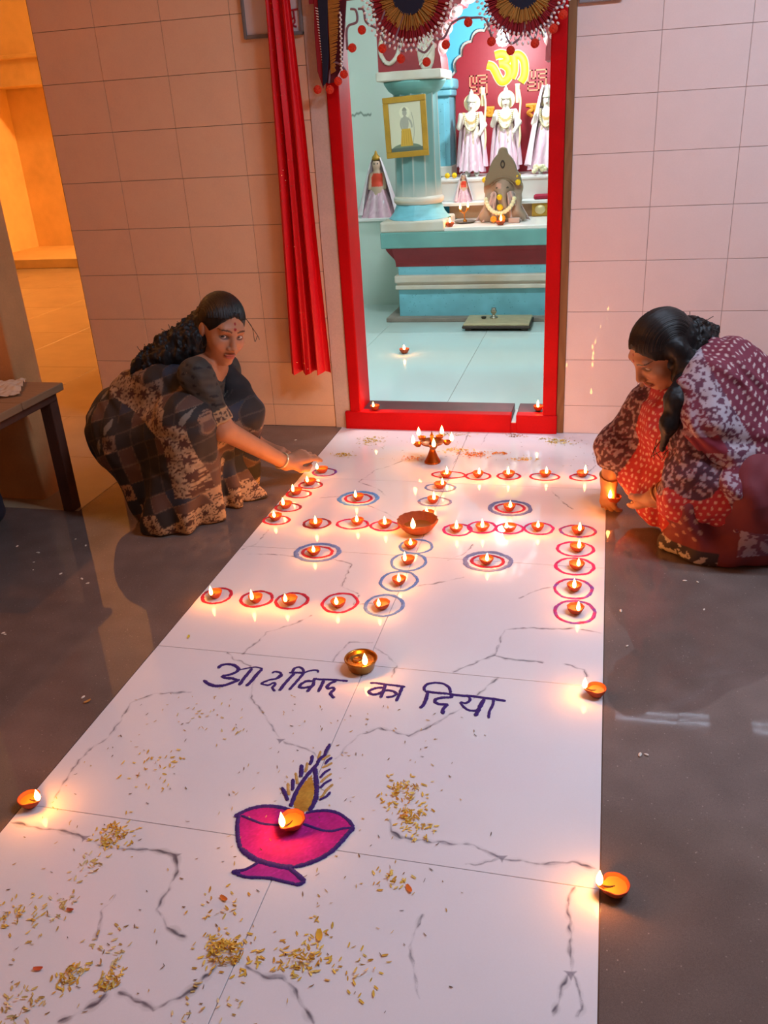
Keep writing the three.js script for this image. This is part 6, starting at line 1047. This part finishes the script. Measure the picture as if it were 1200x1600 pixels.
// ---- woman in the dark patchwork sari, squatting at the left edge of the marble
{
  const t = thing('person', 'squatting woman in a dark patchwork sari, looking up while placing a lamp', 'person');
  const headO = [-0.7579,0.643,0.82], hf = frameOf([0.74, -0.22, 0.62], [0.30, 1, -0.05]);
  const neckB = [-0.8483,0.5098,0.83], shR = [-0.7939,0.5298,1], shL = [-0.8372,0.4588,0.68], elR = [-0.7243,0.3365,1], wrR = [-0.6132,0.1029,0.72], elL = [-0.8219,0.2067,0.62], wrL = [-0.7583,0.1197,0.6], chest = [-0.8908,0.4265,0.86], waist = [-1.0275,0.3566,0.88], pelvis = [-1.1206,0.2959,0.9];
  const hipR = [-1.0597,0.266,0.98], hipL = [-1.1075,0.2615,0.8], knR = [-0.8295,0.3733,1.06], knL = [-0.7439,0.3167,0.8], anR = [-0.8973,0.08,1.1638], anL = [-0.8188,0.08,0.8489];
  const head = framed(headO, hf.X, hf.Y, hf.Z, headShape), neckTop = inFrame(headO, hf, [0, -0.09, -0.022]);
  const limbs = blend(0.05, chain(0.03, [neckTop, neckB, chest], [0.047, 0.055, 0.1]), chain(0.04, [chest, waist, pelvis], [0.105, 0.1, 0.14]), chain(0.02, [neckB, shR, elR, wrR], [0.05, 0.056, 0.04, 0.027]), chain(0.02, [neckB, shL, elL, wrL], [0.05, 0.056, 0.04, 0.027]), chain(0.03, [hipR, knR, add(anR, [-0.01, -0.02, -0.03])], [0.1, 0.045, 0.022]), chain(0.03, [hipL, knL, add(anL, [-0.02, -0.02, -0.02])], [0.1, 0.045, 0.022]), cap(add(anR, [-0.01, -0.05, -0.03]), add(anR, [0.05, -0.065, -0.04]), 0.02, 0.012), cap(add(anL, [-0.02, -0.05, -0.02]), add(anL, [0.04, -0.065, -0.02]), 0.02, 0.012));
  const [bl, bh] = boundsOf([neckB, shR, elR, wrR, shL, elL, wrL, pelvis, hipR, knR, anR, anL, add(anR, [0.12, -0.03, 0])], 0.15);
  // the right hand sets down a lamp, the left rests behind it
  const fR = frameOf([0.2, 0.85, 0.35], unit(sub([-0.5547,-0.0065,0.585], wrR))), hR = handShape(wrR, { X: crs(fR.Y, fR.Z), Y: fR.Y, Z: fR.Z }, [0.32, 0.5, 0.62, 0.7], 0.9, 0.02);
  const fL = frameOf([0.1, 0.9, 0.3], unit([0.8, -0.12, 0.25])), hL = handShape(wrL, { X: mul(crs(fL.Y, fL.Z), -1), Y: fL.Y, Z: fL.Z }, [0.3, 0.35, 0.4, 0.45], 0.4, 0.03);
  const [h0, h1] = boundsOf([wrR, inFrame(wrR, { X: crs(fR.Y, fR.Z), Y: fR.Y, Z: fR.Z }, [0, 0.16, -0.02])], 0.065), [l0, l1] = boundsOf([wrL, add(wrL, mul(fL.Y, 0.16))], 0.065);
  const handR = (x, y, z) => smin(hR(x, y, z), limbs(x, y, z), 0.02), handL = (x, y, z) => smin(hL(x, y, z), limbs(x, y, z), 0.02);
  const [d0, d1] = boundsOf([inFrame(headO, hf, [0, 0.03, 0])], 0.145), headNeck = (x, y, z) => smin(head(x, y, z), limbs(x, y, z), 0.02);
  const inBox = (x, y, z, a, b, m) => x > a[0] + m && x < b[0] - m && y > a[1] + m && y < b[1] - m && z > a[2] + m && z < b[2] - m;
  const trunkFn = (x, y, z) => limbs(x, y, z);
  mesh('body', mergeIndexed([
    fieldMesh(trunkFn, bl, bh, 0.009, skinColour),
    fieldMesh(headNeck, d0, d1, 0.0026, (x, y, z) => { const d = sub([x, y, z], headO); return headColour(dot(d, hf.X), dot(d, hf.Y), dot(d, hf.Z), { bindi: true }); }),
    fieldMesh(handR, h0, h1, 0.0028, skinColour), fieldMesh(handL, l0, l1, 0.003, skinColour)]), M.skin, t);
  const toCam = [1.25, 0.6, 2.8], gz = [dot(toCam, hf.X), dot(toCam, hf.Y), dot(toCam, hf.Z)];
  eye(t, headO, hf, 1, gz); eye(t, headO, hf, -1, gz);
  // hair: smooth cap, then a loose wavy tail down the back
  const cut = ell([0, -0.043, 0.085], [0.071, 0.112, 0.077]), HC = [[0, 0.036, -0.02], [0.079, 0.0935, 0.1]], capH = ell(...HC);
  const tail = chain(0.06, [inFrame(headO, hf, [0.0, 0.0, -0.095]), [-0.8832,0.5972,0.86], [-0.9433,0.57,0.9], [-0.9986,0.5404,0.93], [-1.0362,0.5385,0.95]], [0.06, 0.062, 0.055, 0.04, 0.022]);
  const hairF = (x, y, z) => { const d = [x - headO[0], y - headO[1], z - headO[2]], a = dot(d, hf.X), b = dot(d, hf.Y), c = dot(d, hf.Z); let q = smax(smax(capH(a, b, c), -cut(a, b, c), 0.012), -earGap(Math.abs(a), b, c), 0.008); const part = Math.exp(-((a / 0.004) ** 2)) * (b > 0.06 && c > -0.02 ? 0.0025 : 0); q += part; return smin(q + 0.0012 * noise(a * 200, b * 25, c * 25), tail(x, y, z) + strand(x, y, z, 0.013) + 0.01 * noise(x * 24, y * 24, z * 24), 0.03); };
  const [q0, q1] = boundsOf([headO, inFrame(headO, hf, [0, 0.06, 0]), [-1.0362,0.5385,0.95], [-0.9433,0.57,0.9]], 0.12);
  mesh('hair', fieldMesh(hairF, q0, q1, 0.0045, hairColour), M.hair, t); combed(t, headO, hf, HC[0], HC[1], cut);
  const ws = []; for (let i = 0; i < 26; i++) { const u = rnd(), a = mixp([-0.8558,0.6433,0.86], [-1.0179,0.5688,0.95], u), b = add(a, [rr(-0.05, 0.01), rr(0.01, 0.05), rr(-0.03, 0.05)]); ws.push([a, add(mixp(a, b, 0.5), [rr(-0.012, 0.012), rr(-0.012, 0.012), 0]), b]); }
  const tmp = inFrame(headO, hf, [0.045, 0.07, 0.07]); ws.push([tmp, inFrame(headO, hf, [0.066, 0.045, 0.085]), inFrame(headO, hf, [0.085, 0.0, 0.085]), inFrame(headO, hf, [0.1, -0.012, 0.07]), inFrame(headO, hf, [0.11, 0.005, 0.06])], [tmp, inFrame(headO, hf, [0.075, 0.04, 0.07]), inFrame(headO, hf, [0.105, 0.01, 0.07]), inFrame(headO, hf, [0.125, -0.01, 0.055])]);
  wisps(t, ws);
  const ear = inFrame(headO, hf, [-0.082, -0.036, -0.008]); mesh('earring', [ball(0.006, ...ear, 12, 8), ball(0.0045, ear[0], ear[1] - 0.012, ear[2], 10, 8)], M.goldJewel, t);
  { const a = unit(sub(wrR, elR)), c = mixp(elR, wrR, 0.93), g = new THREE.TorusGeometry(0.031, 0.0042, 10, 36); g.applyQuaternion(new THREE.Quaternion().setFromUnitVectors(V(0, 0, 1), V(...a))); mesh('bangle', g.translate(...c), phys({ color: 0xe8d5b0, metalness: 0.6, roughness: 0.25 }), t); }
  // blouse with short sleeves, gold motif border above the elbow
  const slR = mixp(shR, elR, 0.9), slL = mixp(shL, elL, 0.9);
  const bodice = chain(0.04, [mixp(neckB, chest, 0.35), chest, waist], [0.08, 0.115, 0.12]), sleeve = (sh, sl, el) => { const c = chain(0.03, [mixp(neckB, sh, 0.6), sh, mixp(sl, el, 0.3)], [0.054, 0.056, 0.051]), d = unit(sub(el, sh)); return (x, y, z) => Math.max(c(x, y, z), dot(sub([x, y, z], sl), d)); };
  const blouse = blend(0.045, bodice, sleeve(shR, slR, elR), sleeve(shL, slL, elL));
  const neckHole = cap(neckTop, add(neckB, [0.03, -0.005, 0.0]), 0.075, 0.062);
  const blouseF = (x, y, z) => { let d = blouse(x, y, z); if (d > 0.03) return d; d += 0.0035 * noise(x * 30, y * 30, z * 30) + 0.002 * Math.sin(60 * (x + 0.7 * y) + 6 * noise(x * 9, y * 9, z * 9)); d = smax(d, -neckHole(x, y, z), 0.008); return d; };
  const [b0, b1] = boundsOf([neckB, shR, shL, slR, slL, chest, waist], 0.15);
  mesh('blouse', fieldMesh(blouseF, b0, b1, 0.0045, (x, y, z) => {
    const s = dot(sub([x, y, z], shR), unit(sub(elR, shR))) / len3(sub(elR, shR)), near = cap(shR, elR, 0.085)(x, y, z) < 0;
    if (near && s > 0.66) { const m = noise(x * 75, y * 75, z * 75) + 0.4 * noise(x * 160, y * 160, z * 160); if (s > 0.86 || s < 0.69) return [0.34, 0.23, 0.12]; return m > 0.02 ? [0.05, 0.028, 0.02] : [0.30, 0.2, 0.115]; }
    const a = (x * 0.8 + z * 0.6) / 0.03, b = (y + 0.25 * x) / 0.03, fa = a - Math.floor(a) - 0.5, fb = b - Math.floor(b) - 0.5, st = 0.5 + 0.5 * Math.sin(y * 260 + x * 120); const base = 0.03 + 0.02 * st * (noise(x * 14, y * 14, z * 14) + 0.6);
    return Math.hypot(fa, fb * 1.2) < 0.19 ? [0.006, 0.006, 0.007] : [base * 1.05, base, base * 0.85];
  }), M.cloth, t);
  // the sari: wrapped hips and thighs, skirt falling to the floor, end over the far shoulder
  const hem = (px) => px;
  const sariParts = blend(0.07, ell(add(pelvis, [0.0, -0.015, 0.0]), [0.165, 0.17, 0.185]), chain(0.05, [waist, pelvis], [0.135, 0.16]), chain(0.05, [hipR, knR], [0.125, 0.085]), chain(0.05, [hipL, knL], [0.125, 0.085]),
    cap(knR, [-0.9022,0.05,1.0989], 0.085, 0.09), cap(knR, [-0.9122,0.02,1.1552], 0.06, 0.05), cap(knR, [-0.817,0.03,1.034], 0.07, 0.065), cap([-0.9257,0.03,1.058], [-0.8274,0,0.9638], 0.09, 0.05), cap(anL, add(anL, [0.1, -0.09, 0]), 0.06, 0.05), cap(add(hipR, [0, -0.04, 0.02]), [-0.9972,0.03,1.0944], 0.09, 0.055), cap(knL, [-0.7916,0.03,0.7251], 0.075, 0.05), cap(mixp(knR, knL, 0.5), [-0.8174,0.03,0.8994], 0.06, 0.055), cap(hipR, [-0.8803,0.06,1.0623], 0.1, 0.08), cap(hipL, anL, 0.1, 0.07));
  const drape = chain(0.04, [add(shL, [0.01, 0.0, 0.04]), [-0.7792,0.392,0.74], [-0.7378,0.3194,0.77], [-0.7292,0.2248,0.79]], [0.055, 0.055, 0.048, 0.03]);
  const wrap = chain(0.05, [[-1.0822,0.4494,0.93], [-0.9596,0.4639,0.94], [-0.8465,0.4679,0.94]], [0.075, 0.09, 0.075]);
  const sariF = (x, y, z) => {
    let d = smin(sariParts(x, y, z), drape(x, y, z), 0.03); d = smin(d, wrap(x, y, z), 0.06); if (d > 0.03) return d;
    const a = Math.atan2(z - 0.86, x + 0.9), low = clamp((0.36 - y) / 0.3, 0, 1);
    d += (0.006 + 0.012 * low) * low * Math.sin(13 * a + 3 * noise(x * 6, y * 3, z * 6)) + 0.004 * noise(x * 16, y * 9, z * 16) + 0.0022 * Math.sin(70 * (y + 0.6 * x) + 7 * noise(x * 7, y * 7, z * 7)) * (1 - low);
    return Math.max(d, 0.003 - y);
  };
  const [s0, s1] = boundsOf([pelvis, knR, knL, anR, anL, [-0.9122,0.02,1.1552], shL], 0.23);
  const gold = [0.37, 0.255, 0.155], ink = [0.016, 0.013, 0.013];
  const motif = (u, v, s) => { const a = u - Math.floor(u) - 0.5, b = v - Math.floor(v) - 0.5, r = Math.hypot(a, b), th = Math.atan2(b, a); return r < 0.24 + 0.09 * Math.cos(6 * th) || noise(u * 7, v * 7, s) > 0.22; };
  mesh('sari', fieldMesh(sariF, s0, s1, 0.0045, (x, y, z, nx, ny, nz) => {
    const wx = x + 0.02 * noise(x * 5, y * 5, z * 5) + 0.35 * (z - 0.95), wy = y + 0.02 * noise(x * 5 + 9, y * 5, z * 5);
    // motif band round the hips, and along the knee and hem
    const band = Math.abs((wy - 0.46) - 0.42 * (-1.02 - x)) < 0.05 && x < -0.86, knee = Math.abs((x + 0.83) - 0.12 * (0.4 - y)) < 0.05 && z > 0.95 && y > 0.14 && y < 0.4, hemB = y < 0.085 && y > 0.012;
    const dr = drape(x, y, z) < 0.012;
    if (dr) { const e = x > -0.665 - 0.3 * (0.45 - y) && noise(x * 80, y * 80, z * 60) > -0.02; return e && Math.abs(noise(x * 60, y * 60, 3)) > 0.16 ? [0.24, 0.17, 0.1] : [0.012, 0.011, 0.013]; }
    if (band || knee) { const m = motif(wx / 0.062, wy / 0.062, 2); return m ? [0.06, 0.022, 0.016] : gold.map((v) => v * (0.8 + 0.4 * noise(x * 60, y * 60, z * 60))); }
    const cu = (wx + 0.3 * wy) / 0.062, cv = (wy - 0.35 * wx) / 0.064, i = Math.floor(cu), j = Math.floor(cv), h = hash(i + 3, j + 11), fu = cu - i, fv = cv - j;
    if (hemB && h > 0.5) return motif(cu * 1.6, cv * 1.6, 4) ? [0.05, 0.02, 0.015] : gold;
    const edge = Math.min(fu, 1 - fu, fv, 1 - fv) < 0.05;
    if (h < 0.34) return edge ? [0.05, 0.035, 0.03] : ink;
    if (h < 0.43) return [0.018, 0.024, 0.042];
    if (h < 0.66) return edge ? [0.14, 0.09, 0.06] : [0.09, 0.045, 0.032];
    if (h < 0.8) { const leaf = Math.abs(fu - 0.5 - 0.5 * (fv - 0.5)) / 0.3 + Math.abs(fv - 0.5) / 0.55 < 0.85; return leaf ? [0.17, 0.15, 0.125] : [0.016, 0.014, 0.014]; }
    return motif(fu * 1.0, fv * 1.0, 6) ? [0.04, 0.018, 0.014] : (y < 0.28 ? [0.34, 0.21, 0.12] : [0.17, 0.11, 0.075]);
  }), M.cloth, t);
}
// ---- woman in the maroon printed suit at the right edge of the marble
{
  const t = thing('person', 'crouching woman in a maroon dotted suit and printed shawl, bowed over a lamp', 'person');
  const headO = [0.7305,0.6087,0.95], hf = frameOf([-0.74, -0.58, 0.38], [-0.05, 1, 0.1]);
  const neckB = [0.8531,0.5109,0.91], shL = [0.8549,0.4897,1.04], shR = [0.7356,0.4217,0.8], elL = [0.8558,0.2909,1.12], wrL = [0.7439,0.165,1.05], elR = [0.6239,0.2423,0.82], wrR = [0.6055,0.1127,0.78], chest = [0.8518,0.3801,0.91], waist = [0.9752,0.2875,0.91], pelvis = [1.0781,0.2153,0.91];
  const hipL = [1.0299,0.2385,1.1], hipR = [1.0219,0.22,0.9], knL = [0.8291,0.1975,1.1], knR = [0.7409,0.1625,0.83], anL = [0.9357,0.08,1.1269], anR = [0.9126,0.08,0.9759];
  const head = framed(headO, hf.X, hf.Y, hf.Z, headShape), neckTop = inFrame(headO, hf, [0, -0.085, -0.025]);
  const limbs = blend(0.05, chain(0.03, [neckTop, neckB, chest], [0.05, 0.06, 0.11]), chain(0.04, [chest, waist, pelvis], [0.115, 0.12, 0.15]), chain(0.02, [neckB, shL, elL, wrL], [0.055, 0.06, 0.043, 0.028]), chain(0.02, [neckB, shR, elR, wrR], [0.055, 0.06, 0.042, 0.028]), chain(0.03, [hipL, knL, anL], [0.1, 0.05, 0.035]), chain(0.03, [hipR, knR, anR], [0.1, 0.05, 0.035]), cap(anL, add(anL, [-0.08, -0.05, 0]), 0.03, 0.02), cap(anR, add(anR, [-0.08, -0.05, 0]), 0.03, 0.02));
  const [bl, bh] = boundsOf([neckB, shR, elR, wrR, shL, elL, wrL, pelvis, knL, knR, anR, anL, add(anL, [-0.12, -0.03, 0.03])], 0.17);
  const lampAt = [0.625, 0.058, 0.805];
  const dL = unit(sub(add(lampAt, [0.03, -0.02, 0.02]), wrL)), fL = frameOf([0.25, -0.75, 0.5], dL), hfL = { X: mul(crs(fL.Y, fL.Z), 1), Y: fL.Y, Z: fL.Z }, hL = handShape(wrL, hfL, [0.18, 0.22, 0.26, 0.3], 0.4, 0.03);
  const dR = unit(sub(add(lampAt, [-0.005, 0.01, -0.03]), wrR)), fR = frameOf([-0.75, 0.1, 0.6], dR), hfR = { X: crs(fR.Y, fR.Z), Y: fR.Y, Z: fR.Z }, hR = handShape(wrR, hfR, [0.35, 0.42, 0.5, 0.55], 0.8, 0.03);
  const [l0, l1] = boundsOf([wrL, add(wrL, mul(hfL.Y, 0.15))], 0.065), [r0, r1] = boundsOf([wrR, add(wrR, mul(hfR.Y, 0.15))], 0.065), [d0, d1] = boundsOf([inFrame(headO, hf, [0, 0.03, 0])], 0.145);
  mesh('body', mergeIndexed([
    fieldMesh(limbs, bl, bh, 0.009, skinColour),
    fieldMesh((x, y, z) => smin(head(x, y, z), limbs(x, y, z), 0.02), d0, d1, 0.0026, (x, y, z) => { const d = sub([x, y, z], headO); return headColour(dot(d, hf.X), dot(d, hf.Y), dot(d, hf.Z), { bindi: true }); }),
    fieldMesh((x, y, z) => smin(hL(x, y, z), limbs(x, y, z), 0.02), l0, l1, 0.0028, skinColour), fieldMesh((x, y, z) => smin(hR(x, y, z), limbs(x, y, z), 0.02), r0, r1, 0.0028, skinColour)]), M.skin, t);
  eye(t, headO, hf, 1, [-0.05, -0.75, 1], 0.0042); eye(t, headO, hf, -1, [-0.05, -0.75, 1], 0.0042);
  const cut = ell([0, -0.048, 0.085], [0.074, 0.112, 0.074]), HC = [[0, 0.034, -0.018], [0.077, 0.09, 0.098]], capH = ell(...HC);
  const lock = chain(0.03, [inFrame(headO, hf, [0.078, 0.02, -0.02]), inFrame(headO, hf, [0.09, -0.05, -0.02]), [0.7744,0.5011,1.1], [0.7616,0.4314,1.11], [0.7484,0.3393,1.08]], [0.026, 0.03, 0.028, 0.022, 0.008]);
  const bun = blend(0.03, ell([0.8249,0.6336,0.89], [0.075, 0.06, 0.08]), ell([0.8531,0.5912,0.91], [0.055, 0.05, 0.07]), ell([0.8032,0.5613,0.97], [0.05, 0.06, 0.05]));
  const hairF = (x, y, z) => { const d = [x - headO[0], y - headO[1], z - headO[2]], a = dot(d, hf.X), b = dot(d, hf.Y), c = dot(d, hf.Z); let q = smax(smax(capH(a, b, c), -cut(a, b, c), 0.012), -earGap(Math.abs(a), b, c), 0.008) + 0.0012 * noise(a * 30, b * 30, c * 200); q = smin(q, bun(x, y, z) + strand(x, y, z, 0.012) + 0.008 * noise(x * 30, y * 30, z * 30), 0.03); return smin(q, lock(x, y, z) + strand(x, y, z, 0.004), 0.025); };
  const [q0, q1] = boundsOf([headO, inFrame(headO, hf, [0, 0.06, 0]), [0.8844,0.5715,0.91], [0.7425,0.3316,1.06], [0.752,0.4283,1.09]], 0.125);
  mesh('hair', fieldMesh(hairF, q0, q1, 0.0045, hairColour), M.hair, t); combed(t, headO, hf, HC[0], HC[1], cut);
  const ws = []; for (let i = 0; i < 24; i++) { const a = add([0.8392,0.6395,0.89], [rr(-0.05, 0.03), rr(-0.02, 0.045), rr(-0.04, 0.05)]), b = add(a, [rr(0, 0.045), rr(0.0, 0.035), rr(-0.02, 0.03)]); ws.push([a, add(mixp(a, b, 0.5), [rr(-0.01, 0.01), rr(-0.01, 0.012), 0]), b]); }
  for (let i = 0; i < 10; i++) { const a = add([0.7532,0.3631,1.02], [rr(-0.02, 0.02), rr(-0.02, 0.03), rr(0, 0.02)]); ws.push([a, add(a, [rr(-0.02, 0.02), -0.03, 0.01]), add(a, [rr(-0.03, 0.02), -0.06, 0.01])]); }
  wisps(t, ws);
  const ear = inFrame(headO, hf, [0.086, -0.034, -0.004]); mesh('earring', [ball(0.0055, ...ear, 12, 8), lathe([[0, 0], [0.008, 0], [0.007, 0.006], [0.002, 0.012], [0, 0.013]], 16).translate(ear[0], ear[1] - 0.022, ear[2])], M.goldJewel, t);
  for (const [A, B, u] of [[elL, wrL, 0.9], [elR, wrR, 0.9], [elL, wrL, 0.78]]) { const a = unit(sub(B, A)), c = mixp(A, B, u), g = new THREE.TorusGeometry(0.034, 0.0035, 10, 36); g.applyQuaternion(new THREE.Quaternion().setFromUnitVectors(V(0, 0, 1), V(...a))); mesh('bangle', g.translate(...c), phys({ color: 0xc9a06a, metalness: 0.9, roughness: 0.3 }), t); }
  // kameez: red dotted front over the knees, printed sleeves
  const dots = (u, v) => { const r = Math.floor(v), a = u + (r & 1) * 0.5, x = a - Math.floor(a) - 0.5, y = v - r - 0.5; return Math.hypot(x, y * 0.8) < 0.2; };
  const slL = mixp(elL, wrL, 0.35), slR = mixp(elR, wrR, 0.35);
  const cuffed = (sh, el, sl, wr, r) => { const c = chain(0.03, [sh, el, mixp(sl, wr, 0.4)], [r, 0.068, 0.056]), d = unit(sub(wr, el)); return (x, y, z) => Math.max(c(x, y, z), dot(sub([x, y, z], sl), d)); };
  const kam = blend(0.06, chain(0.05, [mixp(neckB, chest, 0.4), chest, waist, pelvis], [0.1, 0.15, 0.165, 0.185]), cuffed(shL, elL, slL, wrL, 0.08), cuffed(shR, elR, slR, wrR, 0.068), chain(0.05, [hipL, knL], [0.13, 0.09]), chain(0.05, [hipR, knR], [0.13, 0.095]), cap(knR, [0.7402,0.1,0.9649], 0.075, 0.055), cap(mixp(knL, knR, 0.5), [0.8276,0.06,1.0162], 0.06, 0.06), cap(chest, knR, 0.11, 0.08));
  const neckHole = cap(neckTop, add(neckB, [-0.04, -0.03, 0]), 0.07, 0.06);
  const kamF = (x, y, z) => { let d = kam(x, y, z); if (d > 0.03) return d; d += 0.004 * noise(x * 22, y * 22, z * 22) + 0.003 * Math.sin(55 * (x - 0.5 * y) + 7 * noise(x * 8, y * 8, z * 8)); d = smax(d, -neckHole(x, y, z), 0.008); return Math.max(d, 0.02 - y); };
  const [k0, k1] = boundsOf([neckB, shL, shR, elL, elR, slL, slR, pelvis, knL, knR, [0.8026,0.06,1.043]], 0.19);
  mesh('kameez', fieldMesh(kamF, k0, k1, 0.0045, (x, y, z, nx, ny, nz) => {
    const armL = cap(shL, elL, 0.1)(x, y, z) < 0 || cap(elL, slL, 0.085)(x, y, z) < 0, armR = cap(shR, elR, 0.09)(x, y, z) < 0 || cap(elR, slR, 0.08)(x, y, z) < 0;
    if (armL || armR) { const m = noise(x * 75, y * 75, z * 75) + 0.5 * noise(x * 150, y * 110, z * 110); return m > 0.16 ? [0.34, 0.24, 0.27] : m > 0.05 ? [0.2, 0.05, 0.07] : [0.07, 0.016, 0.03]; }
    const w = Math.abs(nx) > Math.abs(nz) ? z : x, s = Math.abs(ny) > 0.8 ? z : y, u = (w + 0.15 * s) / 0.021, v = (s - 0.1 * w) / 0.021; return dots(u, v) ? [0.62, 0.36, 0.28] : [0.40, 0.018, 0.025];
  }), M.cloth, t);
  // salwar gathered on the floor
  const sal = blend(0.06, cap(knL, [0.885,0.05,1.1039], 0.085, 0.075), cap([0.8129,0.03,1.073], [1.0375,0.035,1.0854], 0.05, 0.06), cap(hipL, [0.9855,0.06,1.1112], 0.13, 0.08), cap(hipL, [1.0579,0.08,1.0983], 0.14, 0.09), cap([0.9964,0.06,1.0191], [1.1412,0.06,1.047], 0.07, 0.09));
  const salF = (x, y, z) => { const q = sal(x, y, z); if (q > 0.03) return q; return Math.max(q + 0.009 * Math.sin(26 * x + 12 * y + 4 * noise(x * 7, y * 7, z * 7)) + 0.004 * noise(x * 18, y * 18, z * 18), 0.003 - y); };
  const [a0, a1] = boundsOf([knL, hipL, [0.8129,0.03,1.073], [1.1412,0.06,1.047], [0.885,0.05,1.1039]], 0.15);
  mesh('salwar', fieldMesh(salF, a0, a1, 0.005, (x, y, z) => {
    const hemB = y < 0.055 && x < 0.93, pale = x > 0.98 && y > 0.05 && y < 0.14, m = noise(x * 40, y * 40, z * 40) + 0.5 * noise(x * 95, y * 95, z * 95);
    if (hemB) return m > 0.2 ? [0.42, 0.36, 0.38] : [0.03, 0.018, 0.03]; if (pale) return m > -0.05 ? [0.36, 0.27, 0.36] : [0.16, 0.05, 0.1];
    const u = x / 0.03, v = (y + 0.4 * x) / 0.03; return dots(u, v) && y > 0.08 && x < 0.88 ? [0.4, 0.2, 0.15] : [0.17, 0.022, 0.03];
  }), M.cloth, t);
  // printed shawl over the near shoulder and back
  const shw = blend(0.05, chain(0.05, [[0.8241,0.4401,1.03], [0.8607,0.5231,1.04], [0.9154,0.5399,0.96], [1.0447,0.4159,0.91], [1.138,0.2855,0.89]], [0.03, 0.065, 0.1, 0.15, 0.17]), chain(0.04, [[0.8539,0.5193,1.06], [0.8773,0.4481,1.11], [0.8933,0.3831,1.12]], [0.075, 0.075, 0.062]), chain(0.03, [[0.9333,0.3807,1.11], [0.9514,0.2773,1.2], [0.9767,0.1467,1.18]], [0.045, 0.035, 0.025]), chain(0.04, [[0.9089,0.5306,1.03], [0.9942,0.3644,1.06], [1.0805,0.2741,1.03]], [0.09, 0.1, 0.12]));
  const shwF = (x, y, z) => { const q = shw(x, y, z); if (q > 0.03) return q; return Math.max(q + 0.005 * Math.sin(48 * (0.8 * x + y) + 6 * noise(x * 8, y * 8, z * 8)) + 0.0035 * noise(x * 26, y * 26, z * 26), 0.004 - y, -(cap(neckTop, neckB, 0.06)(x, y, z))); };
  const [w0, w1] = boundsOf([[0.7536,0.4486,1.03], [1.138,0.2855,0.89], [0.9767,0.1467,1.18], [0.9154,0.5399,0.96]], 0.19);
  const plain = [0.8821,0.399,1.11], edgeA = [0.8291,0.5433,1.01], edgeB = [0.9748,0.3221,1.11];
  mesh('shawl', fieldMesh(shwF, w0, w1, 0.0045, (x, y, z, nx, ny, nz) => {
    const m = noise(x * 72, y * 72, z * 72) + 0.55 * noise(x * 150, y * 105, z * 105), drop = y - (0.415 + 0.25 * (x - 0.85)), n = (x - edgeA[0]) * (edgeB[1] - edgeA[1]) - (y - edgeA[1]) * (edgeB[0] - edgeA[0]), side = -n / Math.hypot(edgeB[0] - edgeA[0], edgeB[1] - edgeA[1]);
    if (side > 0.055 || (x > 1.0 && y > 0.36)) { return dots((x + 0.2 * y) / 0.021, ((ny > 0.7 ? z : y) - 0.5 * x) / 0.022) ? [0.55, 0.4, 0.38] : [0.17, 0.018, 0.04]; }
    if (side > -0.012) return m > -0.12 ? [0.44, 0.36, 0.4] : [0.12, 0.03, 0.06];
    if (drop < 0.0 && drop > -0.055 && x < 0.93) return [0.21, 0.016, 0.035];
    if (Math.abs(drop - 0.012) < 0.006) return [0.3, 0.16, 0.2];
    return (Math.sin(y * 210) > 0.3 ? m > -0.1 : m > 0.1) ? [0.4, 0.3, 0.34] : [0.16, 0.02, 0.045];
  }), M.cloth, t);
  clayLamp([lampAt[0], lampAt[2]], -0.5, 'lit clay lamp held between the hands of the woman in maroon', null, lampAt[1] - 0.022, 1.05, 1.2);
}

scene.traverse((o) => { if (o.isMesh) { o.receiveShadow = true; if (o.material !== M.flame) o.castShadow = true; } });
renderer.render(scene, camera);
